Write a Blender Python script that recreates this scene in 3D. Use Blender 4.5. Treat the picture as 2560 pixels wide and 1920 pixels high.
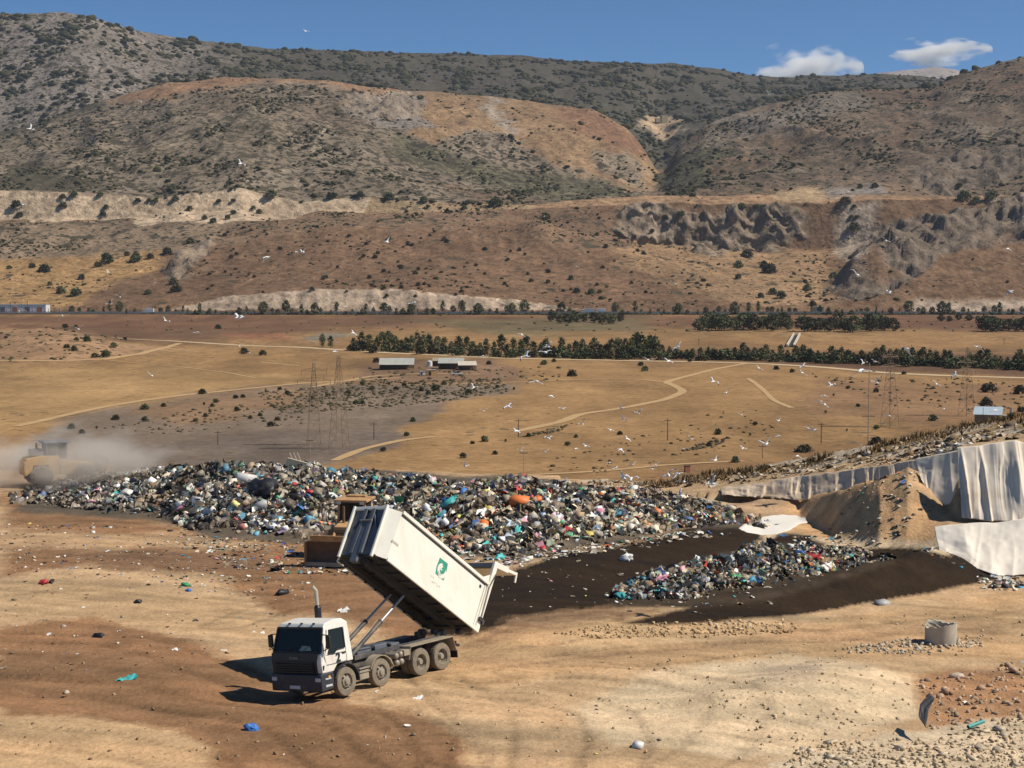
import bpy, math, random
import numpy as np
from mathutils import Vector, Matrix

for o in list(bpy.data.objects):
    bpy.data.objects.remove(o, do_unlink=True)
SC = bpy.context.scene
COL = SC.collection
random.seed(7)
RNG = np.random.default_rng(11)

# ------------------------------------------------------------------ camera
FPX, PITCH, CAMZ = 4100.0, math.radians(3.6), 15.2
SP, CP = math.sin(PITCH), math.cos(PITCH)
cam_d = bpy.data.cameras.new('camera')
cam_d.sensor_width = 36.0
cam_d.lens = FPX / 2560.0 * 36.0
cam_d.clip_start = 0.5
cam_d.clip_end = 60000.0
cam = bpy.data.objects.new('camera', cam_d)
cam.location = (0, 0, CAMZ)
cam.rotation_euler = (math.pi / 2 - PITCH, 0, 0)
COL.objects.link(cam)
SC.camera = cam

# ------------------------------------------------------------------ light
SUN_EL, SUN_AZ = math.radians(49), math.radians(97)      # azimuth from +Y towards +X
SDIR = Vector((math.sin(SUN_AZ) * math.cos(SUN_EL), math.cos(SUN_AZ) * math.cos(SUN_EL), math.sin(SUN_EL)))
world = bpy.data.worlds.new('World')
SC.world = world
world.use_nodes = True
wn = world.node_tree.nodes
wl = world.node_tree.links
bg = wn['Background']
sky = wn.new('ShaderNodeTexSky')
sky.sky_type = 'NISHITA'
sky.sun_disc = False
sky.sun_elevation = SUN_EL
sky.sun_rotation = SUN_AZ
sky.altitude = 100
sky.air_density = 0.5
sky.dust_density = 0.0
sky.ozone_density = 10.0
tint = wn.new('ShaderNodeVectorMath'); tint.operation = 'MULTIPLY'; tint.inputs[1].default_value = (.80, 1.04, .98)   # whole sky: clearer, slightly less violet blue
wl.new(sky.outputs[0], tint.inputs[0]); wl.new(tint.outputs[0], bg.inputs[0])
bg.inputs[1].default_value = 0.09
sun_d = bpy.data.lights.new('sun', 'SUN')
sun_d.energy = 4.8
sun_d.angle = math.radians(0.5)
sun_d.color = (1.0, 0.92, 0.79)
sun = bpy.data.objects.new('sun', sun_d)
sun.rotation_euler = SDIR.to_track_quat('Z', 'Y').to_euler()
sun.location = (60, 0, 80)
COL.objects.link(sun)
SC.view_settings.view_transform = 'Standard'
SC.view_settings.look = 'None'
SC.view_settings.exposure = 0.2
SC.view_settings.gamma = 1.0
SC.view_settings.use_curve_mapping = False
SC.render.engine = 'CYCLES'
SC.cycles.use_denoising = True
SC.cycles.max_bounces = 8
SC.cycles.diffuse_bounces = 2
SC.cycles.glossy_bounces = 2
SC.cycles.volume_bounces = 6
SC.cycles.volume_step_rate = 2.0
SC.cycles.volume_max_steps = 128

# ------------------------------------------------------------------ helpers: projection
def at(px, py, Y):
    u = (px - 1280.0) / FPX
    v = -(py - 960.0) / FPX
    t = Y / (CP + v * SP)
    return Vector((u * t, Y, CAMZ + t * (-SP + v * CP)))

def proj(x, y, z):
    zz = z - CAMZ
    d = y * CP - zz * SP
    return 1280 + FPX * x / d, 960 - FPX * (y * SP + zz * CP) / d

def gp(px, py, z=0.0):
    u = (px - 1280.0) / FPX
    v = -(py - 960.0) / FPX
    dz = -SP + v * CP
    t = (z - CAMZ) / dz
    return Vector((u * t, (CP + v * SP) * t, z))

# ------------------------------------------------------------------ helpers: noise
def _h(ix, iy, seed):
    n = (ix.astype(np.int64) * 374761393 + iy.astype(np.int64) * 668265263 + seed * 974634777) & 0xFFFFFFFF
    n = ((n ^ (n >> 13)) * 1274126177) & 0xFFFFFFFF
    n = n ^ (n >> 16)
    return n.astype(np.float64) / 4294967295.0

def vnoise(x, y, seed=0):
    x = np.asarray(x, float); y = np.asarray(y, float)
    ix = np.floor(x); iy = np.floor(y)
    fx = x - ix; fy = y - iy
    fx = fx * fx * fx * (fx * (fx * 6 - 15) + 10)
    fy = fy * fy * fy * (fy * (fy * 6 - 15) + 10)
    a = _h(ix, iy, seed); b = _h(ix + 1, iy, seed)
    c = _h(ix, iy + 1, seed); d = _h(ix + 1, iy + 1, seed)
    return (a + (b - a) * fx) * (1 - fy) + (c + (d - c) * fx) * fy

def fbm(x, y, seed=0, octs=4, gain=0.5):
    s = 0; amp = 1.0; tot = 0
    for i in range(octs):
        s = s + amp * (vnoise(x, y, seed + i * 17) * 2 - 1)
        tot += amp; amp *= gain; x = x * 2.03 + 13.1; y = y * 2.03 - 7.7
    return s / tot

def ridged(x, y, seed=0, octs=3):
    s = 0; amp = 1.0; tot = 0
    for i in range(octs):
        n = 1 - np.abs(vnoise(x, y, seed + i * 31) * 2 - 1)
        s = s + amp * n * n
        tot += amp; amp *= 0.5; x = x * 2.1 + 5; y = y * 2.1 + 9
    return s / tot

def sstep(a, b, x):
    t = np.clip((x - a) / (b - a), 0, 1)
    return t * t * (3 - 2 * t)

def inpoly(px, py, poly):
    inside = np.zeros(px.shape, bool)
    n = len(poly)
    for i in range(n):
        x0, y0 = poly[i]; x1, y1 = poly[(i + 1) % n]
        if y0 == y1: continue
        c = ((py >= y0) != (py >= y1)) & (px < (x1 - x0) * (py - y0) / (y1 - y0) + x0)
        inside ^= c
    return inside

# ------------------------------------------------------------------ helpers: scene objects
def tag(o, label=None, cat=None, group=None, kind=None):
    if label: o['label'] = label
    if cat: o['category'] = cat
    if group: o['group'] = group
    if kind: o['kind'] = kind
    return o

def link(name, me, mat=None, parent=None):
    o = bpy.data.objects.new(name, me)
    if mat is not None and me is not None and len(me.materials) == 0:
        for m in (mat if isinstance(mat, (list, tuple)) else [mat]):
            me.materials.append(m)
    COL.objects.link(o)
    if parent is not None: o.parent = parent
    return o

def empty(name, loc=(0, 0, 0), rz=0.0, label=None, cat=None, group=None):
    o = bpy.data.objects.new(name, None)
    o.empty_display_size = 0.3
    o.location = loc; o.rotation_euler = (0, 0, rz)
    COL.objects.link(o)
    return tag(o, label, cat, group)

def np_mesh(name, V, F, smooth=False, attrs=None):
    """V (n,3); F (m,k) int array or list of such arrays."""
    Fs = F if isinstance(F, list) else [F]
    Fs = [np.asarray(f, np.int32) for f in Fs if len(f)]
    me = bpy.data.meshes.new(name)
    me.vertices.add(len(V))
    me.vertices.foreach_set('co', np.asarray(V, np.float32).ravel())
    loops = np.concatenate([f.ravel() for f in Fs])
    tot = np.concatenate([np.full(len(f), f.shape[1], np.int32) for f in Fs])
    st = np.concatenate([[0], np.cumsum(tot)[:-1]]).astype(np.int32)
    me.loops.add(len(loops)); me.loops.foreach_set('vertex_index', loops)
    me.polygons.add(len(tot))
    me.polygons.foreach_set('loop_start', st)
    me.polygons.foreach_set('loop_total', tot)
    me.update(calc_edges=True)
    if smooth:
        me.polygons.foreach_set('use_smooth', np.ones(len(tot), bool))
    for k, a in (attrs or {}).items():
        a = np.asarray(a, np.float32)
        if a.ndim == 2:
            at_ = me.attributes.new(k, 'FLOAT_COLOR', 'POINT')
            if a.shape[1] == 3: a = np.concatenate([a, np.ones((len(a), 1), np.float32)], 1)
            at_.data.foreach_set('color', a.ravel())
        else:
            at_ = me.attributes.new(k, 'FLOAT', 'POINT')
            at_.data.foreach_set('value', a.ravel())
    return me

def grid_faces(nr, nc):
    i = np.arange(nr * nc).reshape(nr, nc)
    return np.stack([i[:-1, :-1], i[:-1, 1:], i[1:, 1:], i[1:, :-1]], -1).reshape(-1, 4)

class MB:
    def __init__(s): s.v = []; s.f = []
    def add(s, vs, fs, M=None):
        o = len(s.v)
        for p in vs:
            p = Vector(p)
            s.v.append(M @ p if M is not None else p)
        for f in fs: s.f.append([o + i for i in f])
        return s
    def box(s, c, d, M=None, top=(1, 1), rot=None):
        x, y, z = d[0] / 2, d[1] / 2, d[2] / 2; tx, ty = top
        vs = [(-x, -y, -z), (x, -y, -z), (x, y, -z), (-x, y, -z), (-x * tx, -y * ty, z), (x * tx, -y * ty, z), (x * tx, y * ty, z), (-x * tx, y * ty, z)]
        T = Matrix.Translation(c)
        if rot is not None: T = T @ rot
        if M is not None: T = M @ T
        return s.add(vs, [(0, 3, 2, 1), (4, 5, 6, 7), (0, 1, 5, 4), (1, 2, 6, 5), (2, 3, 7, 6), (3, 0, 4, 7)], T)
    def cyl(s, a, b, r, n=12, r2=None, M=None, caps=True):
        a = Vector(a); b = Vector(b); r2 = r if r2 is None else r2
        d = (b - a).normalized()
        u = d.orthogonal().normalized(); w = d.cross(u)
        vs = []
        for P, R in ((a, r), (b, r2)):
            for i in range(n):
                t = 2 * math.pi * i / n
                vs.append(P + (u * math.cos(t) + w * math.sin(t)) * R)
        fs = [(i, (i + 1) % n, n + (i + 1) % n, n + i) for i in range(n)]
        if caps: fs += [tuple(range(n - 1, -1, -1)), tuple(range(n, 2 * n))]
        return s.add(vs, fs, M)
    def beam(s, a, b, w, h, up=(0, 0, 1), M=None):
        a = Vector(a); b = Vector(b); d = (b - a).normalized()
        u = Vector(up); side = d.cross(u)
        if side.length < 1e-4: side = d.orthogonal()
        side.normalize(); u = side.cross(d)
        vs = []
        for P in (a, b):
            for sx, sz in ((-1, -1), (1, -1), (1, 1), (-1, 1)):
                vs.append(P + side * (sx * w / 2) + u * (sz * h / 2))
        return s.add(vs, [(0, 1, 2, 3), (7, 6, 5, 4), (0, 4, 5, 1), (1, 5, 6, 2), (2, 6, 7, 3), (3, 7, 4, 0)], M)
    def prism(s, poly, y0, y1, M=None):
        """polygon in x,z extruded along y"""
        n = len(poly)
        vs = [(p[0], y0, p[1]) for p in poly] + [(p[0], y1, p[1]) for p in poly]
        fs = [tuple(range(n)), tuple(range(2 * n - 1, n - 1, -1))] + [(i, n + i, n + (i + 1) % n, (i + 1) % n) for i in range(n)]
        return s.add(vs, fs, M)
    def lathe(s, prof, axis_c, axis='y', n=28, M=None):
        """prof: (r, h) along axis"""
        vs = []; fs = []
        for r, h in prof:
            for i in range(n):
                t = 2 * math.pi * i / n
                c, q = r * math.cos(t), r * math.sin(t)
                if axis == 'y': p = (axis_c[0] + c, axis_c[1] + h, axis_c[2] + q)
                elif axis == 'z': p = (axis_c[0] + c, axis_c[1] + q, axis_c[2] + h)
                else: p = (axis_c[0] + h, axis_c[1] + c, axis_c[2] + q)
                vs.append(p)
        k = len(prof)
        for j in range(k - 1):
            for i in range(n):
                fs.append((j * n + i, j * n + (i + 1) % n, (j + 1) * n + (i + 1) % n, (j + 1) * n + i))
        return s.add(vs, fs, M)
    def mesh(s, name):
        me = bpy.data.meshes.new(name)
        me.from_pydata([tuple(p) for p in s.v], [], s.f)
        me.update()
        return me
    def build(s, name, mat, parent=None, smooth=False, bevel=0.0, seg=2, M=None):
        if M is not None: s.v = [M @ p for p in s.v]
        me = s.mesh(name)
        import bmesh
        bm = bmesh.new(); bm.from_mesh(me)
        bmesh.ops.recalc_face_normals(bm, faces=bm.faces)
        bm.to_mesh(me); bm.free()
        if smooth:
            me.polygons.foreach_set('use_smooth', [True] * len(me.polygons))
            if hasattr(me, 'set_sharp_from_angle'): me.set_sharp_from_angle(angle=math.radians(40))
        o = link(name, me, mat, parent)
        if bevel > 0:
            b = o.modifiers.new('bevel', 'BEVEL'); b.width = bevel; b.segments = seg; b.limit_method = 'ANGLE'; b.angle_limit = math.radians(35)
        return o

def copy_tree(o, parent=None):
    c = o.copy(); COL.objects.link(c); c.parent = parent
    for ch in o.children: copy_tree(ch, c)
    return c

# ------------------------------------------------------------------ helpers: materials
def nt(name):
    m = bpy.data.materials.new(name); m.use_nodes = True
    return m, m.node_tree.nodes, m.node_tree.links, m.node_tree.nodes['Principled BSDF']

def N(nodes, t, **kw):
    n = nodes.new(t)
    for k, v in kw.items(): setattr(n, k, v)
    return n

def plain_mat(name, col, rough=0.6, metal=0.0, var=0.12, scale=6.0, bump=0.0, dirt=None, dirt_amt=0.0, spec=0.4, coord='Object'):
    m, n, l, b = nt(name)
    tc = N(n, 'ShaderNodeTexCoord')
    ns = N(n, 'ShaderNodeTexNoise'); ns.inputs['Scale'].default_value = scale; ns.inputs['Detail'].default_value = 6
    l.new(tc.outputs[coord], ns.inputs['Vector'])
    mr = N(n, 'ShaderNodeMapRange'); mr.inputs[1].default_value = 0.25; mr.inputs[2].default_value = 0.75
    mr.inputs[3].default_value = 1 - var; mr.inputs[4].default_value = 1 + var
    l.new(ns.outputs[0], mr.inputs[0])
    mx = N(n, 'ShaderNodeVectorMath', operation='SCALE'); mx.inputs[0].default_value = col[:3]
    l.new(mr.outputs[0], mx.inputs['Scale'])
    out = mx.outputs[0]
    if dirt:
        n2 = N(n, 'ShaderNodeTexNoise'); n2.inputs['Scale'].default_value = scale * 0.35; n2.inputs['Detail'].default_value = 8
        n2.inputs['Roughness'].default_value = 0.7
        l.new(tc.outputs[coord], n2.inputs['Vector'])
        r2 = N(n, 'ShaderNodeMapRange'); r2.inputs[1].default_value = 0.62 - 0.35 * dirt_amt; r2.inputs[2].default_value = 0.85 - 0.25 * dirt_amt
        l.new(n2.outputs[0], r2.inputs[0])
        mm = N(n, 'ShaderNodeMix', data_type='RGBA')
        l.new(r2.outputs[0], mm.inputs[0]); l.new(out, mm.inputs[6]); mm.inputs[7].default_value = (*dirt, 1)
        out = mm.outputs[2]
    l.new(out, b.inputs['Base Color'])
    b.inputs['Roughness'].default_value = rough; b.inputs['Metallic'].default_value = metal
    b.inputs['Specular IOR Level'].default_value = spec
    if bump > 0:
        bp = N(n, 'ShaderNodeBump'); bp.inputs['Strength'].default_value = bump; bp.inputs['Distance'].default_value = 0.03
        l.new(ns.outputs[0], bp.inputs['Height']); l.new(bp.outputs[0], b.inputs['Normal'])
    return m

def attr_mat(name, s1, s2, v1=0.22, v2=0.25, bump=0.6, bdist=0.2, scrub=None, speck=None):
    """ground: vertex albedo 'Col' x two noises; optional scrub speckle driven by attribute 'Scrub'"""
    m, n, l, b = nt(name)
    b.inputs['Roughness'].default_value = 0.95; b.inputs['Specular IOR Level'].default_value = 0.1
    tc = N(n, 'ShaderNodeTexCoord')
    vec = tc.outputs['Object']
    at_ = N(n, 'ShaderNodeAttribute', attribute_name='Col')
    out = at_.outputs['Color']
    hs = []
    for s, v in ((s1, v1), (s2, v2)):
        ns = N(n, 'ShaderNodeTexNoise'); ns.inputs['Scale'].default_value = s; ns.inputs['Detail'].default_value = 3.5; ns.inputs['Roughness'].default_value = 0.62
        l.new(vec, ns.inputs['Vector'])
        mr = N(n, 'ShaderNodeMapRange'); mr.inputs[1].default_value = 0.28; mr.inputs[2].default_value = 0.72
        mr.inputs[3].default_value = 1 - v; mr.inputs[4].default_value = 1 + v; mr.clamp = False
        l.new(ns.outputs[0], mr.inputs[0])
        mx = N(n, 'ShaderNodeVectorMath', operation='SCALE')
        l.new(out, mx.inputs[0]); l.new(mr.outputs[0], mx.inputs['Scale'])
        out = mx.outputs[0]; hs.append(ns.outputs[0])
    if speck:      # small clods or rock bits, darker and lighter than the soil
        ns = N(n, 'ShaderNodeTexNoise'); ns.inputs['Scale'].default_value = speck[0]; ns.inputs['Detail'].default_value = 2
        l.new(vec, ns.inputs['Vector'])
        for lo, hi, f in ((.66, .72, speck[1]), (.34, .28, speck[2])):
            mr = N(n, 'ShaderNodeMapRange'); mr.inputs[1].default_value = lo; mr.inputs[2].default_value = hi; mr.inputs[3].default_value = 1; mr.inputs[4].default_value = f
            l.new(ns.outputs[0], mr.inputs[0])
            mx = N(n, 'ShaderNodeVectorMath', operation='SCALE'); l.new(out, mx.inputs[0]); l.new(mr.outputs[0], mx.inputs['Scale']); out = mx.outputs[0]
    if scrub:
        sa = N(n, 'ShaderNodeAttribute', attribute_name='Scrub')
        # two speckle sizes
        last = None
        for sc_, wgt in scrub['scales']:
            ns = N(n, 'ShaderNodeTexNoise'); ns.inputs['Scale'].default_value = sc_; ns.inputs['Detail'].default_value = 3; ns.inputs['Roughness'].default_value = 0.55
            l.new(vec, ns.inputs['Vector'])
            ad = N(n, 'ShaderNodeMath', operation='MULTIPLY_ADD'); ad.inputs[1].default_value = wgt
            l.new(sa.outputs['Fac'], ad.inputs[0]); l.new(ns.outputs[0], ad.inputs[2])
            mr = N(n, 'ShaderNodeMapRange'); mr.inputs[1].default_value = 0.68; mr.inputs[2].default_value = 0.76
            l.new(ad.outputs[0], mr.inputs[0])
            if last is None: last = mr.outputs[0]
            else:
                mxm = N(n, 'ShaderNodeMath', operation='MAXIMUM'); l.new(last, mxm.inputs[0]); l.new(mr.outputs[0], mxm.inputs[1]); last = mxm.outputs[0]
        gn = N(n, 'ShaderNodeTexNoise'); gn.inputs['Scale'].default_value = 0.004; l.new(vec, gn.inputs['Vector'])
        gm = N(n, 'ShaderNodeMix', data_type='RGBA'); gm.inputs[6].default_value = (*scrub['c1'], 1); gm.inputs[7].default_value = (*scrub['c2'], 1)
        gr = N(n, 'ShaderNodeMapRange'); gr.inputs[1].default_value = 0.4; gr.inputs[2].default_value = 0.6; l.new(gn.outputs[0], gr.inputs[0]); l.new(gr.outputs[0], gm.inputs[0])
        mm = N(n, 'ShaderNodeMix', data_type='RGBA')
        l.new(last, mm.inputs[0]); l.new(out, mm.inputs[6]); l.new(gm.outputs[2], mm.inputs[7])
        out = mm.outputs[2]
    l.new(out, b.inputs['Base Color'])
    if bump > 0:
        bp = N(n, 'ShaderNodeBump'); bp.inputs['Strength'].default_value = bump; bp.inputs['Distance'].default_value = bdist
        l.new(hs[1], bp.inputs['Height']); l.new(bp.outputs[0], b.inputs['Normal'])
    return m

def objcol_mat(name, rough=0.6, spec=0.3, var=0.2, scale=5.0):
    m, n, l, b = nt(name)
    oi = N(n, 'ShaderNodeObjectInfo')
    tc = N(n, 'ShaderNodeTexCoord')
    ns = N(n, 'ShaderNodeTexNoise'); ns.inputs['Scale'].default_value = scale; ns.inputs['Detail'].default_value = 5
    l.new(tc.outputs['Object'], ns.inputs['Vector'])
    mr = N(n, 'ShaderNodeMapRange'); mr.inputs[1].default_value = 0.3; mr.inputs[2].default_value = 0.7; mr.inputs[3].default_value = 1 - var; mr.inputs[4].default_value = 1 + var
    l.new(ns.outputs[0], mr.inputs[0])
    mx = N(n, 'ShaderNodeVectorMath', operation='SCALE'); l.new(oi.outputs['Color'], mx.inputs[0]); l.new(mr.outputs[0], mx.inputs['Scale'])
    l.new(mx.outputs[0], b.inputs['Base Color'])
    b.inputs['Roughness'].default_value = rough; b.inputs['Specular IOR Level'].default_value = spec
    return m

def leaf_mat(name, c1, c2, scale=0.8):
    m, n, l, b = nt(name)
    tc = N(n, 'ShaderNodeTexCoord'); oi = N(n, 'ShaderNodeObjectInfo')
    ns = N(n, 'ShaderNodeTexNoise'); ns.inputs['Scale'].default_value = scale; ns.inputs['Detail'].default_value = 4
    l.new(tc.outputs['Object'], ns.inputs['Vector'])
    ad = N(n, 'ShaderNodeMath', operation='MULTIPLY_ADD'); ad.inputs[1].default_value = 0.4; l.new(oi.outputs['Random'], ad.inputs[0]); l.new(ns.outputs[0], ad.inputs[2])
    mr = N(n, 'ShaderNodeMapRange'); mr.inputs[1].default_value = 0.45; mr.inputs[2].default_value = 0.95; l.new(ad.outputs[0], mr.inputs[0])
    mm = N(n, 'ShaderNodeMix', data_type='RGBA'); mm.inputs[6].default_value = (*c1, 1); mm.inputs[7].default_value = (*c2, 1)
    l.new(mr.outputs[0], mm.inputs[0]); l.new(mm.outputs[2], b.inputs['Base Color'])
    b.inputs['Roughness'].default_value = 0.85; b.inputs['Specular IOR Level'].default_value = 0.15
    return m
# ================================================================== TERRAIN
class Mound:
    """heap given by stations: (toe pixel, crest pixel, run toe->crest, back run) turned into plan positions"""
    def __init__(s, st, back=9.0, power=0.8, zt=0.0):
        T = [gp(px, tp, zt) for px, tp, cp_, dy in st]
        C = [at(px, cp_, t.y + dy) for (px, tp, cp_, dy), t in zip(st, T)]
        s.a = np.array([c.x / c.y for c in C]); s.ty = np.array([t.y for t in T])
        s.cy = np.array([c.y for c in C]); s.cz = np.array([max(c.z, 0.02) for c in C])
        s.cz[0] = 0; s.cz[-1] = 0
        s.back = back; s.p = power
    def h(s, a, Y):
        ty = np.interp(a, s.a, s.ty); cy = np.interp(a, s.a, s.cy); cz = np.interp(a, s.a, s.cz, left=0, right=0)
        f = np.clip((Y - ty) / np.maximum(cy - ty, .1), 0, 1) ** s.p
        f = f * f * (3 - 2 * f) * 0.6 + 0.4 * f
        b = 1 - sstep(0, 1, (Y - cy) / s.back)
        return cz * np.where(Y < cy, f, b)

M_TRASH = Mound([(30, 1262, 1260, 3), (120, 1270, 1238, 8), (250, 1285, 1208, 11), (400, 1300, 1180, 13), (480, 1330, 1176, 14), (560, 1342, 1174, 15),
                 (680, 1350, 1166, 15), (760, 1352, 1160, 15), (850, 1362, 1186, 15), (960, 1372, 1196, 15), (1060, 1380, 1196, 15), (1160, 1388, 1214, 15),
                 (1250, 1388, 1212, 15), (1330, 1382, 1212, 14), (1400, 1372, 1232, 13), (1560, 1346, 1238, 11), (1700, 1326, 1263, 9), (1800, 1322, 1290, 6),
                 (1870, 1320, 1311, 3), (1920, 1322, 1320, 2)], back=12)
M_HEAP = Mound([(1535, 1500, 1495, 1), (1580, 1508, 1465, 3), (1650, 1508, 1432, 4), (1760, 1500, 1402, 5), (1880, 1480, 1372, 5), (2000, 1452, 1366, 4.5),
                (2100, 1428, 1380, 3.5), (2180, 1412, 1398, 2), (2230, 1405, 1402, 1)], back=4)
M_BERM = Mound([(1540, 1558, 1556, 1), (1750, 1546, 1524, 2.5), (1900, 1542, 1486, 3), (2000, 1533, 1462, 3.5), (2100, 1519, 1434, 4), (2200, 1502, 1408, 4.5),
                (2310, 1484, 1372, 6), (2400, 1462, 1396, 4), (2470, 1442, 1432, 2), (2500, 1438, 1436, 1)], back=4.5, power=.9)
M_DARK = Mound([(1080, 1535, 1533, 2), (1250, 1490, 1424, 6), (1450, 1464, 1380, 7), (1620, 1434, 1348, 8), (1760, 1400, 1324, 8), (1860, 1364, 1312, 6), (1905, 1345, 1336, 3), (1930, 1340, 1338, 2)], back=5)
M_DARK2 = Mound([(1905, 1362, 1360, 1), (1950, 1365, 1338, 3), (2000, 1365, 1342, 3), (2050, 1362, 1360, 1)], back=3)
M_SOIL = Mound([(1750, 1285, 1283, 2), (1900, 1266, 1250, 3.5), (2000, 1268, 1242, 4), (2050, 1290, 1236, 5), (2100, 1318, 1226, 6), (2200, 1346, 1196, 6.5), (2270, 1348, 1172, 6.5), (2330, 1346, 1216, 6), (2380, 1342, 1262, 5), (2440, 1335, 1328, 2)], back=6, power=1.0, zt=.7)
M_SPOIL = Mound([(1380, 1585, 1583, 1), (1500, 1592, 1572, 3), (1780, 1580, 1550, 3), (1900, 1575, 1548, 3), (2000, 1572, 1560, 2), (2080, 1566, 1564, 1)], back=4)
M_PALE = Mound([(1420, 1850, 1845, 2), (1650, 1860, 1770, 4), (1900, 1855, 1690, 6), (2050, 1850, 1668, 7), (2180, 1840, 1672, 7), (2280, 1810, 1715, 5), (2320, 1790, 1760, 3), (2345, 1780, 1775, 2)], back=5, power=1.0)
MOUNDS = [M_TRASH, M_HEAP, M_BERM, M_DARK, M_DARK2, M_SOIL]

# lined dike on the right: foot, top of lining, rim
_dk = [  # px, foot (py,Y), top (py,Y), rim (py,Y)
    (1450, (1240, 118.5), (1238, 120), (1236, 123)), (1640, (1232, 116), (1222, 118), (1213, 122)), (1780, (1235, 113), (1222, 115.5), (1194, 120)),
    (2000, (1240, 109), (1193, 111.5), (1155, 118)), (2300, (1225, 99), (1150, 101.5), (1098, 112)), (2395, (1295, 93.5), (1121, 97.5), (1077, 110)),
    (2535, (1300, 92.5), (1101, 96.5), (1050, 107)), (2700, (1300, 90), (1075, 95), (1020, 103)), (3300, (1300, 84), (1000, 90), (960, 98))]
DK = {}
for i, k in enumerate(('f', 't', 'r')):
    P = [at(d[0], d[1 + i][0], d[1 + i][1]) for d in _dk]
    DK[k] = (np.array([p.x / p.y for p in P]), np.array([p.y for p in P]), np.array([p.z for p in P]))
DK_A0 = DK['r'][0][0]

TRK = dict(x=-6.931, y=59.501, hd=-2.204, pt=0.021, rl=0.118)
_th = (math.cos(TRK['hd']), math.sin(TRK['hd'])); _tl = (-_th[1], _th[0])

def dike_h(a, Y):
    yf = np.interp(a, DK['f'][0], DK['f'][1]); zf = np.interp(a, DK['f'][0], DK['f'][2])
    yt = np.interp(a, DK['t'][0], DK['t'][1]); zt = np.interp(a, DK['t'][0], DK['t'][2])
    yr = np.interp(a, DK['r'][0], DK['r'][1]); zr = np.interp(a, DK['r'][0], DK['r'][2])
    z = np.where(Y < yf, zf * 0 - 5, np.where(Y < yt, zf + (zt - zf) * (Y - yf) / (yt - yf), zt + (zr - zt) * np.clip((Y - yt) / (yr - yt), 0, 1)))
    return np.where(a < DK_A0, -5.0, z)

PLAIN_LOW = -27.0
PW_ = gp(1920, 1308)
def near_z(x, Y, fine=True):
    x = np.asarray(x, float); Y = np.asarray(Y, float)
    a = x / Y
    px = 1280 + FPX * a * 1.0
    z = 0.22 * fbm(x / 11, Y / 11, 3, 3) + 0.05 * fbm(x / 1.6, Y / 1.0, 5, 3)
    z = z * sstep(30, 50, Y)
    # cross slope under the truck
    dx = x - TRK['x']; dy = Y - TRK['y']
    lx = dx * _th[0] + dy * _th[1]; ly = dx * _tl[0] + dy * _tl[1]
    w = np.exp(-((np.maximum(np.abs(lx + 2.8) - 3.6, 0)) / 3.0) ** 2 - (np.maximum(np.abs(ly) - 1.4, 0) / 2.2) ** 2)
    plane = math.tan(TRK['rl']) * np.clip(ly, -2.8, 1.8) + math.tan(TRK['pt']) * np.clip(lx, -8, 3)
    z = z * (1 - w) + plane * w
    # bench in front of the lower lining
    bz = np.interp(px, [2230, 2380, 2560, 3000], [0, 1.5, 1.75, 2.0])
    by = np.interp(px, [2230, 2560, 3000], [90, 86.5, 82])
    z = z + bz * sstep(0, 1, (Y - by) / 3.5)
    m = np.zeros_like(z)
    for mo in MOUNDS: m = np.maximum(m, mo.h(a, Y))
    z = z * (1 - 0.5 * np.clip(m, 0, 1)) + m + M_SPOIL.h(a, Y) * 0.8 + M_PALE.h(a, Y) * 0.65
    if fine:
        lump = np.clip(M_TRASH.h(a, Y) + M_HEAP.h(a, Y), 0, 1)
        z = z + lump * (0.75 * fbm(x / 3.4, Y / 3.0, 21, 3) + 0.20 * fbm(x / .8, Y / .8, 23, 2))
        sl = np.clip(M_BERM.h(a, Y) + M_DARK.h(a, Y) + M_SOIL.h(a, Y) + M_SPOIL.h(a, Y), 0, 1)
        sl = sl * (1 - .9 * np.exp(-((x - PW_.x) / 3.2) ** 2 - ((Y - PW_.y) / 6.0) ** 2))
        z = z + sl * (0.26 * fbm(x / 1.4, Y / 1.2, 41, 4, .6))
        # wheel ruts running along the haul road
        rut = vnoise(x * .04 + 3, (Y + 0.12 * x) * 1.6, 71)
        z = z - 0.07 * sstep(.62, .8, rut) * sstep(1500, 1560, 960 + FPX * (CAMZ / Y - SP))
    dk = dike_h(a, Y)
    z = np.maximum(z, dk + 0.15 * fbm(x / 2.5, Y / 2.5, 51, 3) * (dk > 0.05))
    # far shoulder of the tip falls to the plain
    ye = np.interp(px, [-600, 900, 1400, 1600], [133, 131, 128, 0])
    yr = np.interp(a, DK['r'][0], DK['r'][1]) + 2.5
    ye = np.where(px > 1600, yr, np.where(px > 1400, np.maximum(ye, yr), ye))
    z = z - 0.62 * np.maximum(Y - ye, 0)
    return np.maximum(z, PLAIN_LOW - 0.6)

def nz(x, y): return float(near_z(np.array([x]), np.array([y]))[0])

def lin(r, g, b):
    return tuple(((c / 255 + 0.055) / 1.055) ** 2.4 if c > 10 else c / 3294.6 for c in (r, g, b))

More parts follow.
